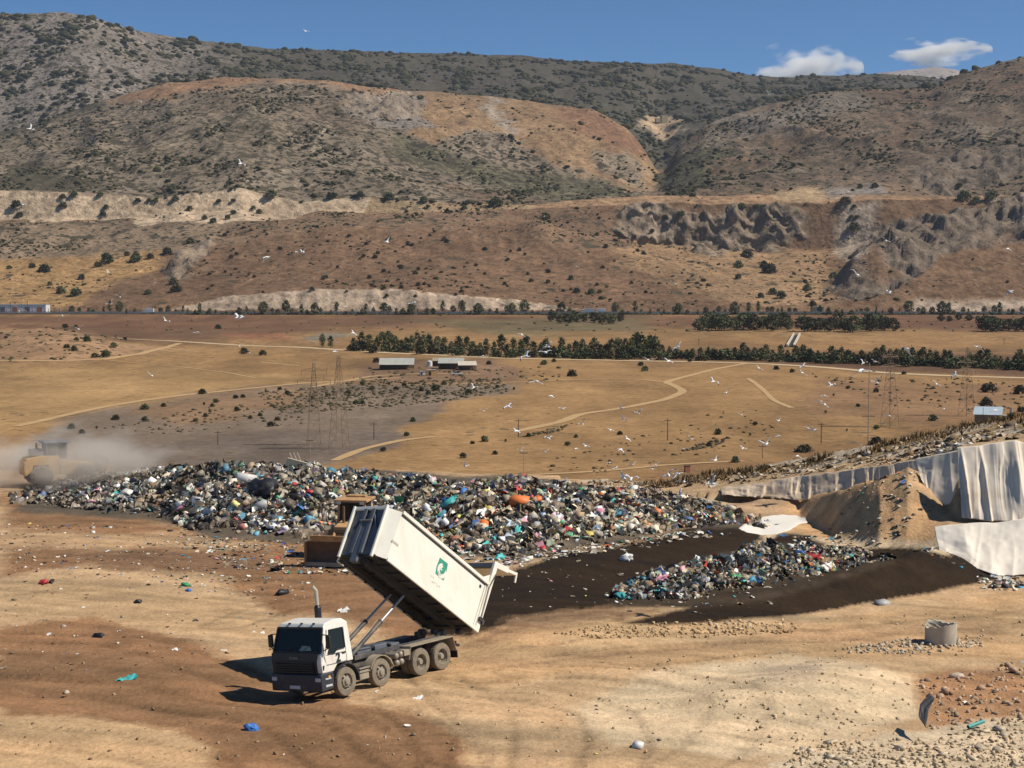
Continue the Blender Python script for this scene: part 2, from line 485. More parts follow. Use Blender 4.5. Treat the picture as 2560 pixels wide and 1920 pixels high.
def paint(px, py, x, y, base, zones, jx=46, jy=17, sc=0.25, seed=200):
    """ground patches: outlines measured on the ground, blended with ragged edges"""
    col = np.tile(np.array(base, float), (px.size, 1)); scr = np.zeros(px.size)
    n1 = fbm(x * sc, y * sc, seed, 5, .62); n2 = fbm(x * sc + 50, y * sc + 31, seed + 5, 5, .62)
    for k, (poly, c, s, soft) in enumerate(zones):
        acc = np.zeros(px.size)
        for q in range(5):
            ox, oy = ((0, 0), (1, .4), (-1, -.4), (.5, -1), (-.5, 1))[q]
            acc += inpoly(px + n1 * jx * soft + ox * 14 * soft, py + n2 * jy * soft + oy * 5 * soft, poly)
        w = (acc / 5)
        if c is not None: col = col * (1 - w[:, None]) + np.array(c) * w[:, None]
        if s is not None: scr = scr * (1 - w) + s * w
    return col, scr

# ---------------------------------------------------------------- landfill platform
ac = np.concatenate([np.linspace(-.62, -.35, 36)[:-1], np.linspace(-.35, .35, 700), np.linspace(.35, .62, 36)[1:]])
tt = np.linspace(36 ** -0.6, 196 ** -0.6, 440)
yr_ = tt ** (1 / -0.6)
A_, Y_ = np.meshgrid(ac, yr_)
X_ = A_ * Y_
Z_ = near_z(X_, Y_)
TRACKS = [[(1000, 1760), (1090, 1830), (1120, 1940)], [(1090, 1700), (1190, 1780), (1215, 1860), (1190, 1940)], [(1150, 1700), (1500, 1655), (2000, 1612), (2600, 1568)], [(1180, 1650), (1600, 1600), (2050, 1590), (2600, 1530)], [(-50, 1490), (400, 1450), (760, 1432), (1000, 1450)],
          [(-50, 1400), (400, 1372), (720, 1352)], [(-50, 1590), (300, 1600), (560, 1680), (760, 1760), (1000, 1800), (1150, 1900)], [(-50, 1700), (350, 1740), (700, 1800), (900, 1940)], [(1260, 1720), (1500, 1780), (1560, 1860), (1500, 1940)], [(1300, 1680), (1700, 1690), (1850, 1760), (1800, 1880), (1650, 1940)], [(560, 1560), (700, 1500), (1000, 1480), (1250, 1500)], [(1050, 1620), (1300, 1570), (1500, 1545)], [(0, 1830), (250, 1850), (500, 1920)]]
trk_dark = np.zeros(X_.shape)
for kt, tp in enumerate(TRACKS):
    L = np.array([tuple(gp(*p))[:2] for p in tp]); dd = np.concatenate([[0], np.cumsum(np.hypot(*np.diff(L, axis=0).T))]); ss = np.linspace(0, dd[-1], 26)
    lx_ = np.interp(ss, dd, L[:, 0]); ly_ = np.interp(ss, dd, L[:, 1])
    for _ in range(4): lx_[1:-1] = (lx_[:-2] + 2 * lx_[1:-1] + lx_[2:]) / 4; ly_[1:-1] = (ly_[:-2] + 2 * ly_[1:-1] + ly_[2:]) / 4
    sel = (X_ > lx_.min() - 3) & (X_ < lx_.max() + 3) & (Y_ > ly_.min() - 3) & (Y_ < ly_.max() + 3)
    qx = X_[sel]; qy = Y_[sel]; best = np.full(qx.shape, 1e9); sd = np.zeros(qx.shape); al = np.zeros(qx.shape)
    for i in range(25):
        ex, ey = lx_[i + 1] - lx_[i], ly_[i + 1] - ly_[i]; el = math.hypot(ex, ey); t = np.clip(((qx - lx_[i]) * ex + (qy - ly_[i]) * ey) / el ** 2, 0, 1)
        d = np.hypot(qx - lx_[i] - t * ex, qy - ly_[i] - t * ey); m = d < best; best = np.where(m, d, best); al = np.where(m, ss[i] + t * el, al)
        side_ = np.sign(ex * (qy - ly_[i]) - ey * (qx - lx_[i])); sd = np.where(m, side_, sd)
    d = best * sd; wob = .12 * np.sin(al * .7 + kt)
    st_ = np.maximum(np.exp(-((d - 1.0 + wob) / .24) ** 2), np.exp(-((d + 1.0 + wob) / .24) ** 2)) * (.35 + .65 * vnoise(al / 5, al * 0 + kt, 91)) * (.75 + .25 * np.sin(al * 2 * np.pi / .45))
    trk_dark[sel] = np.maximum(trk_dark[sel], st_)
Z_ = Z_ - .07 * trk_dark
pxn, pyn = proj(X_, Y_, Z_)
pxn = pxn.ravel(); pyn = pyn.ravel(); xs = X_.ravel(); ys = Y_.ravel()
TAN = (.45, .305, .175); BROWN = (.255, .142, .074); DKBR = (.17, .095, .052); PALE = (.53, .405, .26); COMP = (.027, .0175, .0105)
zn = [
    ([(0, 1230), (500, 1320), (760, 1345), (1000, 1370), (1220, 1420), (1260, 1500), (1180, 1580), (1000, 1590), (850, 1540), (700, 1540), (560, 1450), (300, 1410), (0, 1450)], BROWN, None, 1.6),
    ([(0, 1330), (420, 1330), (560, 1350), (720, 1370), (400, 1385), (120, 1372), (0, 1370)], (.40, .265, .15), None, 1.6),
    ([(100, 1385), (500, 1375), (720, 1420), (560, 1440), (250, 1420)], (.20, .115, .065), None, 1.6),
    ([(0, 1470), (300, 1455), (600, 1500), (640, 1590), (350, 1560), (0, 1540)], (.42, .28, .155), None, 1.8),
    ([(0, 1570), (230, 1545), (480, 1600), (560, 1640), (690, 1690), (880, 1760), (1070, 1790), (1150, 1850), (1175, 1935), (560, 1935), (450, 1835), (200, 1795), (0, 1800)], BROWN, None, 1.3),
    ([(0, 1660), (350, 1680), (560, 1780), (900, 1830), (1100, 1850), (1140, 1935), (800, 1935), (560, 1850), (250, 1760), (0, 1720)], (.215, .122, .064), None, 1.5),
    ([(-800, 1805), (0, 1800), (190, 1792), (400, 1828), (540, 1875), (560, 1960), (-800, 1960)], (.45, .30, .165), None, 1.2),
    ([(1000, 1590), (1300, 1540), (1560, 1530), (2000, 1570), (2560, 1480), (2560, 1660), (2000, 1640), (1500, 1680), (1150, 1720), (950, 1700)], (.45, .29, .155), None, 1.3),
    ([(1150, 1650), (1900, 1585), (2560, 1560), (2560, 1590), (1950, 1612), (1500, 1650), (1200, 1680)], (.40, .255, .14), None, 1.5),
    ([(1380, 1595), (1500, 1575), (1760, 1555), (1960, 1555), (1960, 1582), (1700, 1600), (1450, 1625)], (.50, .34, .19), None, 1.2),
    ([(1450, 1780), (1560, 1700), (1720, 1660), (2000, 1638), (2200, 1655), (2290, 1715), (2310, 1790), (2150, 1850), (1850, 1890), (1500, 1860)], PALE, None, 1.6),
    ([(1850, 1660), (2000, 1650), (2080, 1660), (2040, 1690), (1930, 1705)], (.44, .34, .235), None, 1.4),
    ([(2290, 1700), (2400, 1680), (2700, 1670), (2700, 1800), (2420, 1830), (2320, 1830), (2300, 1790)], (.36, .20, .105), None, 1.2),
    ([(1850, 1960), (1950, 1885), (2080, 1860), (2300, 1830), (2450, 1800), (2900, 1780), (2900, 1960)], (.50, .40, .275), None, 1.5),
    ([(1400, 1250), (1640, 1215), (1800, 1235), (2100, 1225), (2200, 1250), (1900, 1300), (1650, 1320), (1500, 1290)], (.40, .27, .165), None, 1.2),
    ([(1640, 1262), (1800, 1240), (1820, 1250), (1700, 1280), (1650, 1285)], (.55, .42, .24), None, 1),
    ([(1850, 1375), (1840, 1335), (2000, 1325), (2400, 1325), (2560, 1305), (2800, 1300), (2800, 1330), (2400, 1345), (2350, 1420), (2250, 1390)], (.55, .42, .27), None, 1),
    ([(1960, 1250), (2100, 1222), (2270, 1165), (2340, 1215), (2430, 1330), (2300, 1350), (2060, 1345), (1960, 1330)], (.49, .305, .16), None, .8),
    ([(2260, 1170), (2290, 1172), (2440, 1330), (2360, 1335)], (.44, .29, .165), None, 1),
    ([(1040, 1590), (1080, 1540), (1200, 1440), (1320, 1405), (1500, 1372), (1650, 1338), (1800, 1308), (1870, 1306), (1915, 1345), (1860, 1400), (1680, 1460), (1560, 1520), (1330, 1545), (1180, 1590)], COMP, None, .8),
    ([(1250, 1545), (1560, 1515), (1640, 1530), (1400, 1575), (1200, 1600)], (.26, .16, .09), None, 1.5),
    ([(1540, 1566), (1700, 1520), (1850, 1470), (2050, 1440), (2120, 1375), (2300, 1366), (2430, 1395), (2505, 1443), (2300, 1490), (2000, 1538), (1850, 1548)], COMP, None, .6),
    ([(1900, 1372), (1950, 1334), (2020, 1338), (2060, 1368)], COMP, None, .6),
    ([(1530, 1515), (1570, 1455), (1760, 1395), (1900, 1360), (2050, 1362), (2240, 1405), (2100, 1450), (1900, 1510), (1700, 1520)], (.05, .036, .024), None, .8),
    ([(20, 1275), (110, 1225), (250, 1185), (400, 1150), (760, 1130), (1000, 1175), (1330, 1195), (1560, 1222), (1720, 1250), (1900, 1306), (1870, 1320), (1700, 1328), (1560, 1350), (1350, 1388), (1100, 1392), (760, 1360), (500, 1345), (460, 1310), (200, 1290)], (.11, .088, .065), None, .8),
]
near_col, _ = paint(pxn, pyn, xs, ys, TAN, zn)
# rim of the dike and its outer bank
rimw = ((ys > np.interp(xs / ys, DK['t'][0], DK['t'][1]) + 3.5) & (xs / ys > DK_A0)).astype(float)
rimn = fbm(xs / 3, ys / 3, 77, 3)
near_col = near_col * (1 - rimw[:, None]) + rimw[:, None] * np.where((rimn > .1)[:, None], (.42, .34, .25), (.26, .18, .095))
outer = (ys > 136).astype(float)[:, None]
near_col = near_col * (1 - outer) + outer * np.array((.33, .2, .1))
# drag streaks and wheel marks on the worked ground
st1 = fbm(xs * .09 + 4, (ys + .25 * xs) * .55, 301, 4); st2 = fbm(xs * .25, (ys + .35 * xs) * 1.7, 303, 3)
st3 = fbm(xs * .9, ys * 1.3, 307, 3)
near_col *= (1 + .28 * st1 + .22 * st2 + .18 * st3)[:, None] * (1 + np.stack([.02 * st1, -.04 * st1, -.07 * st1], 1))
near_col *= (1 - .34 * trk_dark.ravel())[:, None]
# heads-and-turn arcs of tyres round the truck
cx, cy = -2.0, 38.0
rr = np.hypot(xs - cx, ys - cy); arc = (np.sin(rr * 5.2 + 2 * fbm(xs / 6, ys / 6, 311, 2)) > .8) & (vnoise(xs / 3, ys / 3, 313) > .5) & (ys < 66) & (ys > 46) & (xs > -4)
near_col *= np.where(arc, .86, 1.0)[:, None]
near_me = np_mesh('landfill_ground', np.stack([xs, ys, Z_.ravel()], 1), grid_faces(*Z_.shape), True, {'Col': np.clip(near_col, .01, .9)})
MAT_NEAR = attr_mat('trampled_soil', 0.7, 5.0, .16, .17, bump=.55, bdist=.12, speck=(3.2, 1.10, .80))
tag(link('landfill_ground', near_me, MAT_NEAR), kind='structure')

# ---------------------------------------------------------------- plain
def plain_z(x, Y):
    x = np.asarray(x, float); Y = np.asarray(Y, float)
    z = np.interp(Y, [0, 420, 1300, 1390, 1500], [PLAIN_LOW, PLAIN_LOW, -13.0, -12.2, -10.5])
    z = z + .9 * fbm(x / 90, Y / 130, 401, 3) * sstep(150, 260, Y) * (1 - sstep(1150, 1300, Y))
    a = x / Y
    # spoil hill on the left edge
    z = z + 9 * np.exp(-((a + .285) / .045) ** 2 - ((Y - 850) / 90) ** 2) * (1 + .25 * fbm(x / 18, Y / 18, 405, 3))
    # highway embankment
    z = z + 2.2 * sstep(1225, 1275, Y) * (1 - sstep(1345, 1360, Y))
    return z

def pz(x, y): return float(plain_z(np.array([x]), np.array([y]))[0])

def on_plain(px, py):
    z = -25.0
    for _ in range(9):
        p = gp(px, py, z)
        z = 0.5 * z + 0.5 * pz(p.x, p.y)
    p = gp(px, py, z); p.z = pz(p.x, p.y)
    return p

ap = np.linspace(-.62, .62, 460)
yp = 1 / np.linspace(1 / 150, 1 / 1480, 380)
AP, YP = np.meshgrid(ap, yp); XP = AP * YP; ZP = plain_z(XP, YP)
ppx, ppy = proj(XP, YP, ZP); ppx = ppx.ravel(); ppy = ppy.ravel(); px_ = XP.ravel(); py_ = YP.ravel()
FIELD = (.345, .212, .092)
zp = [
    ([(-900, 905), (500, 915), (760, 945), (900, 960), (600, 975), (330, 1000), (100, 1060), (-900, 1110)], (.40, .255, .112), None, 1.2),
    ([(100, 1070), (330, 1005), (620, 975), (900, 955), (1250, 960), (1280, 985), (1100, 1010), (1020, 1060), (1010, 1090), (830, 1150), (760, 1190), (300, 1190), (0, 1180)], (.215, .165, .115), None, 1.3),
    ([(250, 1130), (560, 1090), (1000, 1075), (1000, 1100), (820, 1150), (500, 1170)], (.185, .145, .108), None, 1.4),
    ([(300, 1020), (560, 985), (760, 975), (740, 1010), (560, 1050), (420, 1060)], (.28, .18, .10), None, 1.6),
    ([(900, 935), (1300, 925), (1300, 965), (900, 960)], (.26, .165, .09), None, 1.4),
    ([(-900, 790), (3400, 780), (3400, 850), (2560, 832), (1900, 820), (1200, 818), (800, 825), (500, 855), (250, 850), (100, 825), (-900, 820)], (.195, .108, .060), None, 1.2),
    ([(540, 832), (680, 833), (760, 850), (600, 850)], (.36, .165, .085), None, 1),
    ([(770, 832), (850, 830), (850, 852), (770, 852)], (.26, .22, .16), None, .8),
    ([(1000, 800), (1600, 795), (1640, 835), (1250, 835)], (.185, .145, .075), None, 1.2),
    ([(1000, 850), (1500, 835), (2000, 850), (2560, 838), (3000, 850), (3000, 880), (2300, 880), (1500, 870)], (.35, .21, .092), None, 1.2),
    ([(900, 872), (1900, 905), (2560, 945), (3200, 960), (3200, 900), (2500, 880), (1900, 880), (1300, 875)], (.18, .105, .06), None, 1.2),
    ([(0, 825), (120, 815), (300, 850), (420, 875), (300, 892), (100, 905), (-600, 900), (-600, 830)], (.40, .25, .135), None, 1.3),
    ([(1000, 900), (1250, 900), (1300, 950), (950, 950), (850, 920)], (.27, .17, .10), None, 1.2),
    ([(2060, 950), (2560, 960), (2560, 1050), (2350, 1060), (2050, 1030)], (.29, .175, .088), None, 1.6),
    ([(1300, 1180), (1800, 1150), (2600, 1020), (2600, 1100), (1800, 1200), (1400, 1240)], (.30, .18, .08), None, 1.2),
]
pcol, _ = paint(ppx, ppy, px_, py_, FIELD, zp, jx=60, jy=12, sc=.02, seed=420)
pn1 = fbm(px_ / 60, py_ / 140, 431, 4); pn2 = fbm(px_ / 14, py_ / 40, 433, 3)
pcol *= (1 + .26 * pn1 + .28 * pn2)[:, None] * np.array((.75, .735, .765))
pscr = np.clip(.35 + .5 * fbm(px_ / 130, py_ / 200, 437, 3), 0, 1)
pme = np_mesh('plain', np.stack([px_, py_, ZP.ravel()], 1), grid_faces(*ZP.shape), True, {'Col': np.clip(pcol, .01, .9), 'Scrub': pscr})
MAT_PLAIN = attr_mat('dry_grass_field', 0.05, 0.35, .16, .22, bump=.5, bdist=1.0, scrub=dict(scales=[(0.22, .22)], c1=(.13, .09, .05), c2=(.10, .085, .05)))
tag(link('plain', pme, MAT_PLAIN), kind='structure')

# ---------------------------------------------------------------- hills
def curve(pts):
    P = [at(*p) for p in pts]
    o = np.argsort([p.x / p.y for p in P])
    return tuple(np.array([(P[i].x / P[i].y, P[i].y, P[i].z)[j] for i in o]) for j in range(3))
K = [
    (curve([(-900, 780, 1385), (3400, 780, 1385)]), 0.0),
    (curve([(-900, 770, 1398), (0, 768, 1398), (430, 762, 1400), (560, 745, 1404), (800, 727, 1408), (1000, 728, 1408), (1100, 735, 1406), (1300, 752, 1402), (1450, 766, 1400), (2060, 768, 1398), (2110, 752, 1402), (2300, 756, 1402), (3400, 756, 1402)], ), 1.0),
    (curve([(-900, 690, 1550), (0, 690, 1550), (300, 684, 1550), (600, 660, 1555), (900, 648, 1560), (1100, 648, 1560), (1350, 655, 1560), (1600, 662, 1560), (1850, 672, 1560), (2050, 695, 1555), (2090, 700, 1530), (2130, 645, 1510), (2200, 592, 1530), (2280, 560, 1550), (2400, 528, 1580), (2560, 498, 1590), (3400, 480, 1590)]), 5.0),
    (curve([(-900, 620, 1680), (0, 620, 1680), (300, 610, 1680), (600, 590, 1680), (900, 572, 1680), (1100, 562, 1680), (1350, 562, 1680), (1600, 610, 1680), (1850, 645, 1690), (2060, 665, 1690), (2090, 680, 1640), (2130, 672, 1620), (2200, 622, 1650), (2280, 595, 1670), (2400, 552, 1700), (2560, 520, 1700), (3400, 500, 1700)]), 6.0),
    (curve([(-900, 575, 1745), (0, 575, 1745), (300, 570, 1745), (600, 550, 1745), (900, 547, 1745), (1100, 540, 1745), (1350, 548, 1745), (1500, 570, 1750), (1600, 612, 1765), (1850, 625, 1775), (2080, 628, 1775), (2130, 622, 1772), (2200, 592, 1765), (2280, 570, 1760), (2560, 508, 1760), (3400, 495, 1760)]), 5.0),
    (curve([(-900, 545, 1800), (0, 545, 1800), (300, 545, 1800), (450, 530, 1800), (600, 524, 1800), (700, 548, 1800), (800, 528, 1800), (900, 530, 1800), (1100, 526, 1800), (1330, 522, 1800), (1500, 507, 1800), (1850, 508, 1800), (2080, 506, 1800), (2200, 500, 1800), (3400, 496, 1800)]), 3.0),
    (curve([(-900, 475, 1822), (0, 475, 1822), (250, 482, 1820), (400, 492, 1818), (600, 470, 1822), (750, 505, 1815), (900, 492, 1818), (1100, 505, 1815), (1330, 513, 1820), (1500, 492, 1825), (1600, 490, 1830), (1900, 488, 1830), (2400, 488, 1830), (3400, 484, 1830)]), 2.0),
    (curve([(-900, 400, 2150), (0, 400, 2150), (300, 365, 2150), (600, 320, 2150), (900, 340, 2150), (1100, 390, 2150), (1300, 432, 2120), (1450, 460, 2080), (1560, 474, 2050), (1640, 480, 2050), (1700, 466, 2080), (1900, 418, 2150), (2200, 380, 2150), (2560, 330, 2150), (3400, 300, 2150)]), 30.0),
    (curve([(-900, 345, 2600), (0, 330, 2600), (100, 305, 2600), (260, 247, 2620), (420, 207, 2640), (560, 188, 2650), (700, 195, 2650), (860, 206, 2650), (1040, 226, 2640), (1220, 239, 2620), (1380, 259, 2600), (1480, 273, 2580), (1560, 312, 2540), (1610, 370, 2500), (1640, 425, 2450), (1665, 425, 2450), (1700, 365, 2500), (1760, 312, 2560), (1900, 266, 2650), (2060, 228, 2700), (2130, 224, 2700), (2330, 216, 2720), (2400, 184, 2740), (2480, 162, 2760), (2560, 142, 2760), (2900, 90, 2760), (3400, 80, 2760)]), 3.0),
    None,
    (curve([(-900, 60, 3500), (0, 36, 3500), (100, 35, 3500), (160, 28, 3500), (220, 40, 3500), (300, 65, 3550), (420, 90, 3700), (560, 108, 3800), (700, 120, 3900), (900, 128, 4000), (1100, 133, 4100), (1300, 139, 4100), (1400, 150, 4100), (1560, 158, 4100), (1680, 157, 4200), (1780, 170, 4200), (1880, 189, 4200), (1950, 195, 4200), (2050, 189, 4250), (2180, 187, 4250), (2300, 192, 4250), (2450, 205, 4250), (3400, 220, 4250)]), 4.0),
    None,
]
SEG = [10, 46, 34, 22, 30, 26, 70, 110, 14, 120, 8]
ah = np.linspace(-.56, .56, 640)
rows = []
for kk in K:
    if kk is None: rows.append(None)
    else:
        c, amp = kk
        rows.append([np.interp(ah, c[0], c[1]), np.interp(ah, c[0], c[2]), np.full(ah.size, amp)])
rows[9] = [rows[8][0] + 260, rows[8][1] - 55, np.full(ah.size, 14.0)]
rows[11] = [rows[10][0] + 500, rows[10][1] - 160, np.full(ah.size, 5.0)]
HY, HZ, HA = [], [], []
for i in range(len(K) - 1):
    for t in np.linspace(0, 1, SEG[i], endpoint=(i == len(K) - 2)):
        HY.append(rows[i][0] * (1 - t) + rows[i + 1][0] * t)
        HZ.append(rows[i][1] * (1 - t) + rows[i + 1][1] * t)
        HA.append(rows[i][2] * (1 - t) + rows[i + 1][2] * t)
HY = np.array(HY); HZ = np.array(HZ); HA = np.array(HA)
# soften the creases between the stations
for _ in range(5):
    k_ = slice(SEG[0] + SEG[1], sum(SEG[:4]))
    HZ[k_] = .5 * HZ[k_] + .25 * np.roll(HZ, 1, 0)[k_] + .25 * np.roll(HZ, -1, 0)[k_]
HX = ah[None, :] * HY
big = fbm(HX / 300, HY / 300, 501, 4); gul = ridged(HX / 150 + .002 * HY, HY / 420, 505, 3) - .45
HZ0 = HZ.copy()
HZ = HZ + HA * (.8 * big + .9 * gul) + np.minimum(HA, 8) * (.9 * (ridged(HX / 55, HY / 130, 507, 3) - .45) + .4 * fbm(HX / 20, HY / 20, 509, 3))
hpx, hpy = proj(HX, HY, HZ0)
ROCK = [[(1540, 560), (1580, 530), (1640, 520), (1700, 545), (1780, 540), (1840, 515), (1960, 520), (2030, 545), (2040, 600), (1980, 640), (1800, 632), (1740, 625), (1620, 600)],
        [(2085, 740), (2110, 640), (2180, 575), (2300, 545), (2560, 500), (2900, 480), (2900, 640), (2560, 600), (2350, 640), (2200, 740)],
        [(420, 690), (440, 640), (500, 610), (530, 640), (480, 680)],
        [(1000, 235), (1040, 230), (1060, 310), (960, 300), (870, 280), (880, 240)],
        [(2250, 480), (2330, 420), (2560, 350), (2560, 440), (2400, 485)]]
rockw = np.zeros(HX.shape)
for p_ in ROCK: rockw = np.maximum(rockw, inpoly(hpx + 46 * fbm(HX / 60, HY / 60, 515, 4, .6), hpy + 26 * fbm(HX / 60, HY / 60, 517, 4, .6), p_).astype(float))
rockw *= sstep(-.30, .05, fbm(HX / 45, HZ / 30, 513, 4) + .14)
cut = inpoly(hpx, hpy, [(430, 775), (560, 742), (800, 722), (1000, 724), (1300, 750), (1460, 775)])
for _ in range(2):
    rockw[1:-1, 1:-1] = (rockw[1:-1, 1:-1] * 2 + rockw[:-2, 1:-1] + rockw[2:, 1:-1] + rockw[1:-1, :-2] + rockw[1:-1, 2:]) / 6
HZ = HZ + rockw * (16 * (ridged(HX / 42, HY / 70, 521, 4) - .5) + 8 * fbm(HX / 11, HY / 16, 525, 3))
HY = HY - rockw * (13 * (ridged(HX / 34, HZ0 / 40, 541, 3) - .35) + 6 * fbm(HX / 9, HZ0 / 9, 543, 3) + 7 * np.abs(fbm(HX / 7, HZ0 / 11, 547, 2))); HX = ah[None, :] * HY
HZ = HZ + cut * (2.2 * fbm(HX / 7, HY / 30, 527, 3))
fpx, fpy = proj(HX, HY, HZ)
fpx = fpx.ravel(); fpy = fpy.ravel(); hx = HX.ravel(); hy = HY.ravel()
seg_of_row = np.repeat(np.arange(len(SEG)), SEG)
rowseg = np.repeat(seg_of_row, ah.size)
RED = (.172, .104, .062)
zh = [
    ([(-900, 480), (0, 545), (300, 545), (620, 530), (700, 555), (600, 600), (450, 620), (300, 660), (-900, 660)], (.23, .165, .11), .55, 1.4),
    ([(600, 545), (900, 530), (1200, 530), (1330, 545), (1150, 570), (800, 575), (560, 600)], (.21, .135, .085), .50, 1.4),
    ([(-900, 660), (100, 650), (420, 620), (420, 680), (250, 720), (200, 760), (-900, 770)], (.30, .185, .085), .15, 1.2),
    ([(1500, 540), (1700, 600), (2050, 630), (2090, 700), (2060, 760), (1800, 760), (1650, 700), (1500, 620)], (.30, .19, .105), .40, 1.2),
    ([(1300, 530), (1560, 500), (1600, 620), (1450, 640), (1330, 590)], (.21, .13, .08), .48, 1.2),
]
hill_col, hill_scr = paint(fpx, fpy, hx, hy, RED, zh, jx=50, jy=22, sc=.012, seed=540)
hill_scr = np.maximum(hill_scr, .22)
def zone(mask, c, s):
    global hill_col, hill_scr
    m = np.asarray(mask, float)
    if c is not None: hill_col = hill_col * (1 - m[:, None]) + np.array(c) * m[:, None]
    if s is not None: hill_scr = hill_scr * (1 - m) + s * m
j1 = 60 * fbm(hx / 110, hy / 110, 551, 6, .68); j2 = 30 * fbm(hx / 110, hy / 110, 553, 6, .68)
jpx = fpx + j1; jpy = fpy + j2
P_ = lambda poly: sum(inpoly(jpx + ox, jpy + oy, poly) for ox, oy in ((0, 0), (9, 3), (-9, -3), (5, -5), (-5, 5))) / 5.0
mid = (rowseg >= 6) & (rowseg <= 7)
left = jpx < 1650
zone(mid & left, (.25, .195, .14), .66)
zone(mid & ~left, (.185, .132, .092), .60)
# warm soil patches inside the mid hill
warm = sstep(.12, .35, fbm(hx / 130, hy / 200, 561, 4)) * (mid).astype(float)
warm = warm * np.where(jpx < 1000, .35, .7)
hill_col = hill_col * (1 - warm[:, None]) + warm[:, None] * np.array((.19, .118, .075))
pale = sstep(.15, .45, fbm(hx / 70, hy / 110, 563, 4)) * mid.astype(float)
hill_col = hill_col * (1 - .5 * pale[:, None]) + .5 * pale[:, None] * np.array((.30, .245, .18))
zone(mid * P_([(1040, 215), (1480, 255), (1570, 310), (1660, 420), (1650, 470), (1580, 480), (1500, 440), (1330, 370), (1240, 320), (1150, 320), (1080, 370), (1010, 330)]), (.26, .168, .095), .14)
zone(mid * P_([(1380, 262), (1500, 275), (1600, 350), (1640, 410), (1560, 380), (1440, 320)]), (.215, .122, .072), .14)
zone(mid * P_([(1205, 245), (1235, 248), (1310, 325), (1290, 335)]), (.30, .25, .20), .2)
zone(mid * P_([(1470, 370), (1560, 385), (1620, 440), (1600, 470), (1500, 420)]), (.26, .20, .14), .55)
zone(mid * P_([(250, 260), (420, 200), (560, 180), (760, 185), (1040, 215), (1040, 232), (640, 205), (520, 225), (420, 240), (280, 265)]), (.25, .15, .088), .12)
zone(mid * P_([(-900, 300), (0, 295), (100, 280), (250, 240), (240, 262), (100, 320), (0, 345), (-900, 360)]), (.13, .115, .07), .9)
zone(mid * P_([(870, 240), (1040, 228), (1070, 310), (980, 310), (880, 280)]), (.25, .215, .185), .35)
zone(mid * P_([(1000, 330), (1100, 380), (1300, 420), (1500, 440), (1600, 490), (1400, 510), (1250, 470), (1050, 420), (950, 380)]), (.165, .15, .09), .75)
zone(mid * P_([(0, 440), (60, 395), (220, 455), (320, 470), (120, 475), (-400, 480), (-400, 400)]), (.14, .12, .08), .85)
zone(mid * P_([(1640, 480), (1660, 430), (1760, 360), (1820, 380), (1760, 460), (1700, 490)]), (.12, .115, .065), .8)
zone(mid * P_([(1760, 320), (1900, 265), (2120, 222), (2200, 250), (2060, 300), (1900, 340)]), (.20, .165, .135), .5)
# benches and cuts
zone((rowseg == 5) & (jpx < 920), (.45, .335, .225), .03)
zone((rowseg == 5) & (jpx >= 920) & (jpx < 1330), (.29, .205, .12), .25)
zone((rowseg == 5) & (jpx >= 1330), (.30, .19, .11), .08)
zone((rowseg == 4) & (jpx < 760) & (jpy < 552 + 14 * fbm(hx / 45, hy / 45, 571, 2)), (.43, .325, .225), .10)
zone(P_([(1950, 488), (1965, 462), (2080, 458), (2085, 490)]), (.38, .27, .16), .05)
zone(P_([(2085, 490), (2080, 462), (2200, 462), (2200, 490)]), (.22, .19, .165), .2)
zone(P_([(2200, 488), (2190, 465), (2420, 455), (2420, 490)]), (.23, .155, .10), .3)
zone(P_([(2130, 510), (2190, 505), (2175, 560), (2200, 600), (2170, 660), (2100, 640), (2105, 590)]) * (rowseg <= 5), (.30, .235, .175), .06)
ctf = cut.ravel() & (rowseg <= 1)
zone(ctf, (.36, .275, .20), .0)
zone((rowseg <= 1) * P_([(2290, 778), (2290, 752), (2900, 750), (2900, 778)]), (.36, .28, .21), .05)
rw = np.clip(rockw.ravel() * 1.4, 0, 1)
rc = np.where((jpx > 2060)[:, None], (.155, .125, .098), (.235, .185, .138))
hill_col = hill_col * (1 - rw[:, None] * .85) + rw[:, None] * .85 * rc
hill_scr = np.where(rw > .4, np.minimum(hill_scr, .34), hill_scr)
# back range
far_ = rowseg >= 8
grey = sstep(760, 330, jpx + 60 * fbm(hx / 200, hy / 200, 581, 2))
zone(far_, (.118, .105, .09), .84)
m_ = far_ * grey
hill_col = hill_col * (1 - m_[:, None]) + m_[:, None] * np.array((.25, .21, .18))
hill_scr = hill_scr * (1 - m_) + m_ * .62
zone(far_ * P_([(1585, 300), (1700, 295), (1700, 312), (1660, 318), (1655, 345), (1625, 345), (1610, 318), (1590, 312)]), (.40, .29, .18), .0)
var = 1 + .25 * fbm(hx / 50, hy / 80, 591, 4) + .12 * fbm(hx / 9, hy / 14, 593, 3)
hill_col *= var[:, None]
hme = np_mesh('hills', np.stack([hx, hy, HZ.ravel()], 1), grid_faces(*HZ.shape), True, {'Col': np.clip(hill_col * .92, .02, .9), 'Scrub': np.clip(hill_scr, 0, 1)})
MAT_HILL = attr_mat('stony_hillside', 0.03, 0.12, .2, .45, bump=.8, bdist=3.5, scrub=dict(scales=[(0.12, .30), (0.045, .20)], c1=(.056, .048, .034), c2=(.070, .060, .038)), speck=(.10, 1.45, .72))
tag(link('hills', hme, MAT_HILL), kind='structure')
HV = np.stack([hx, hy, HZ.ravel()], 1)

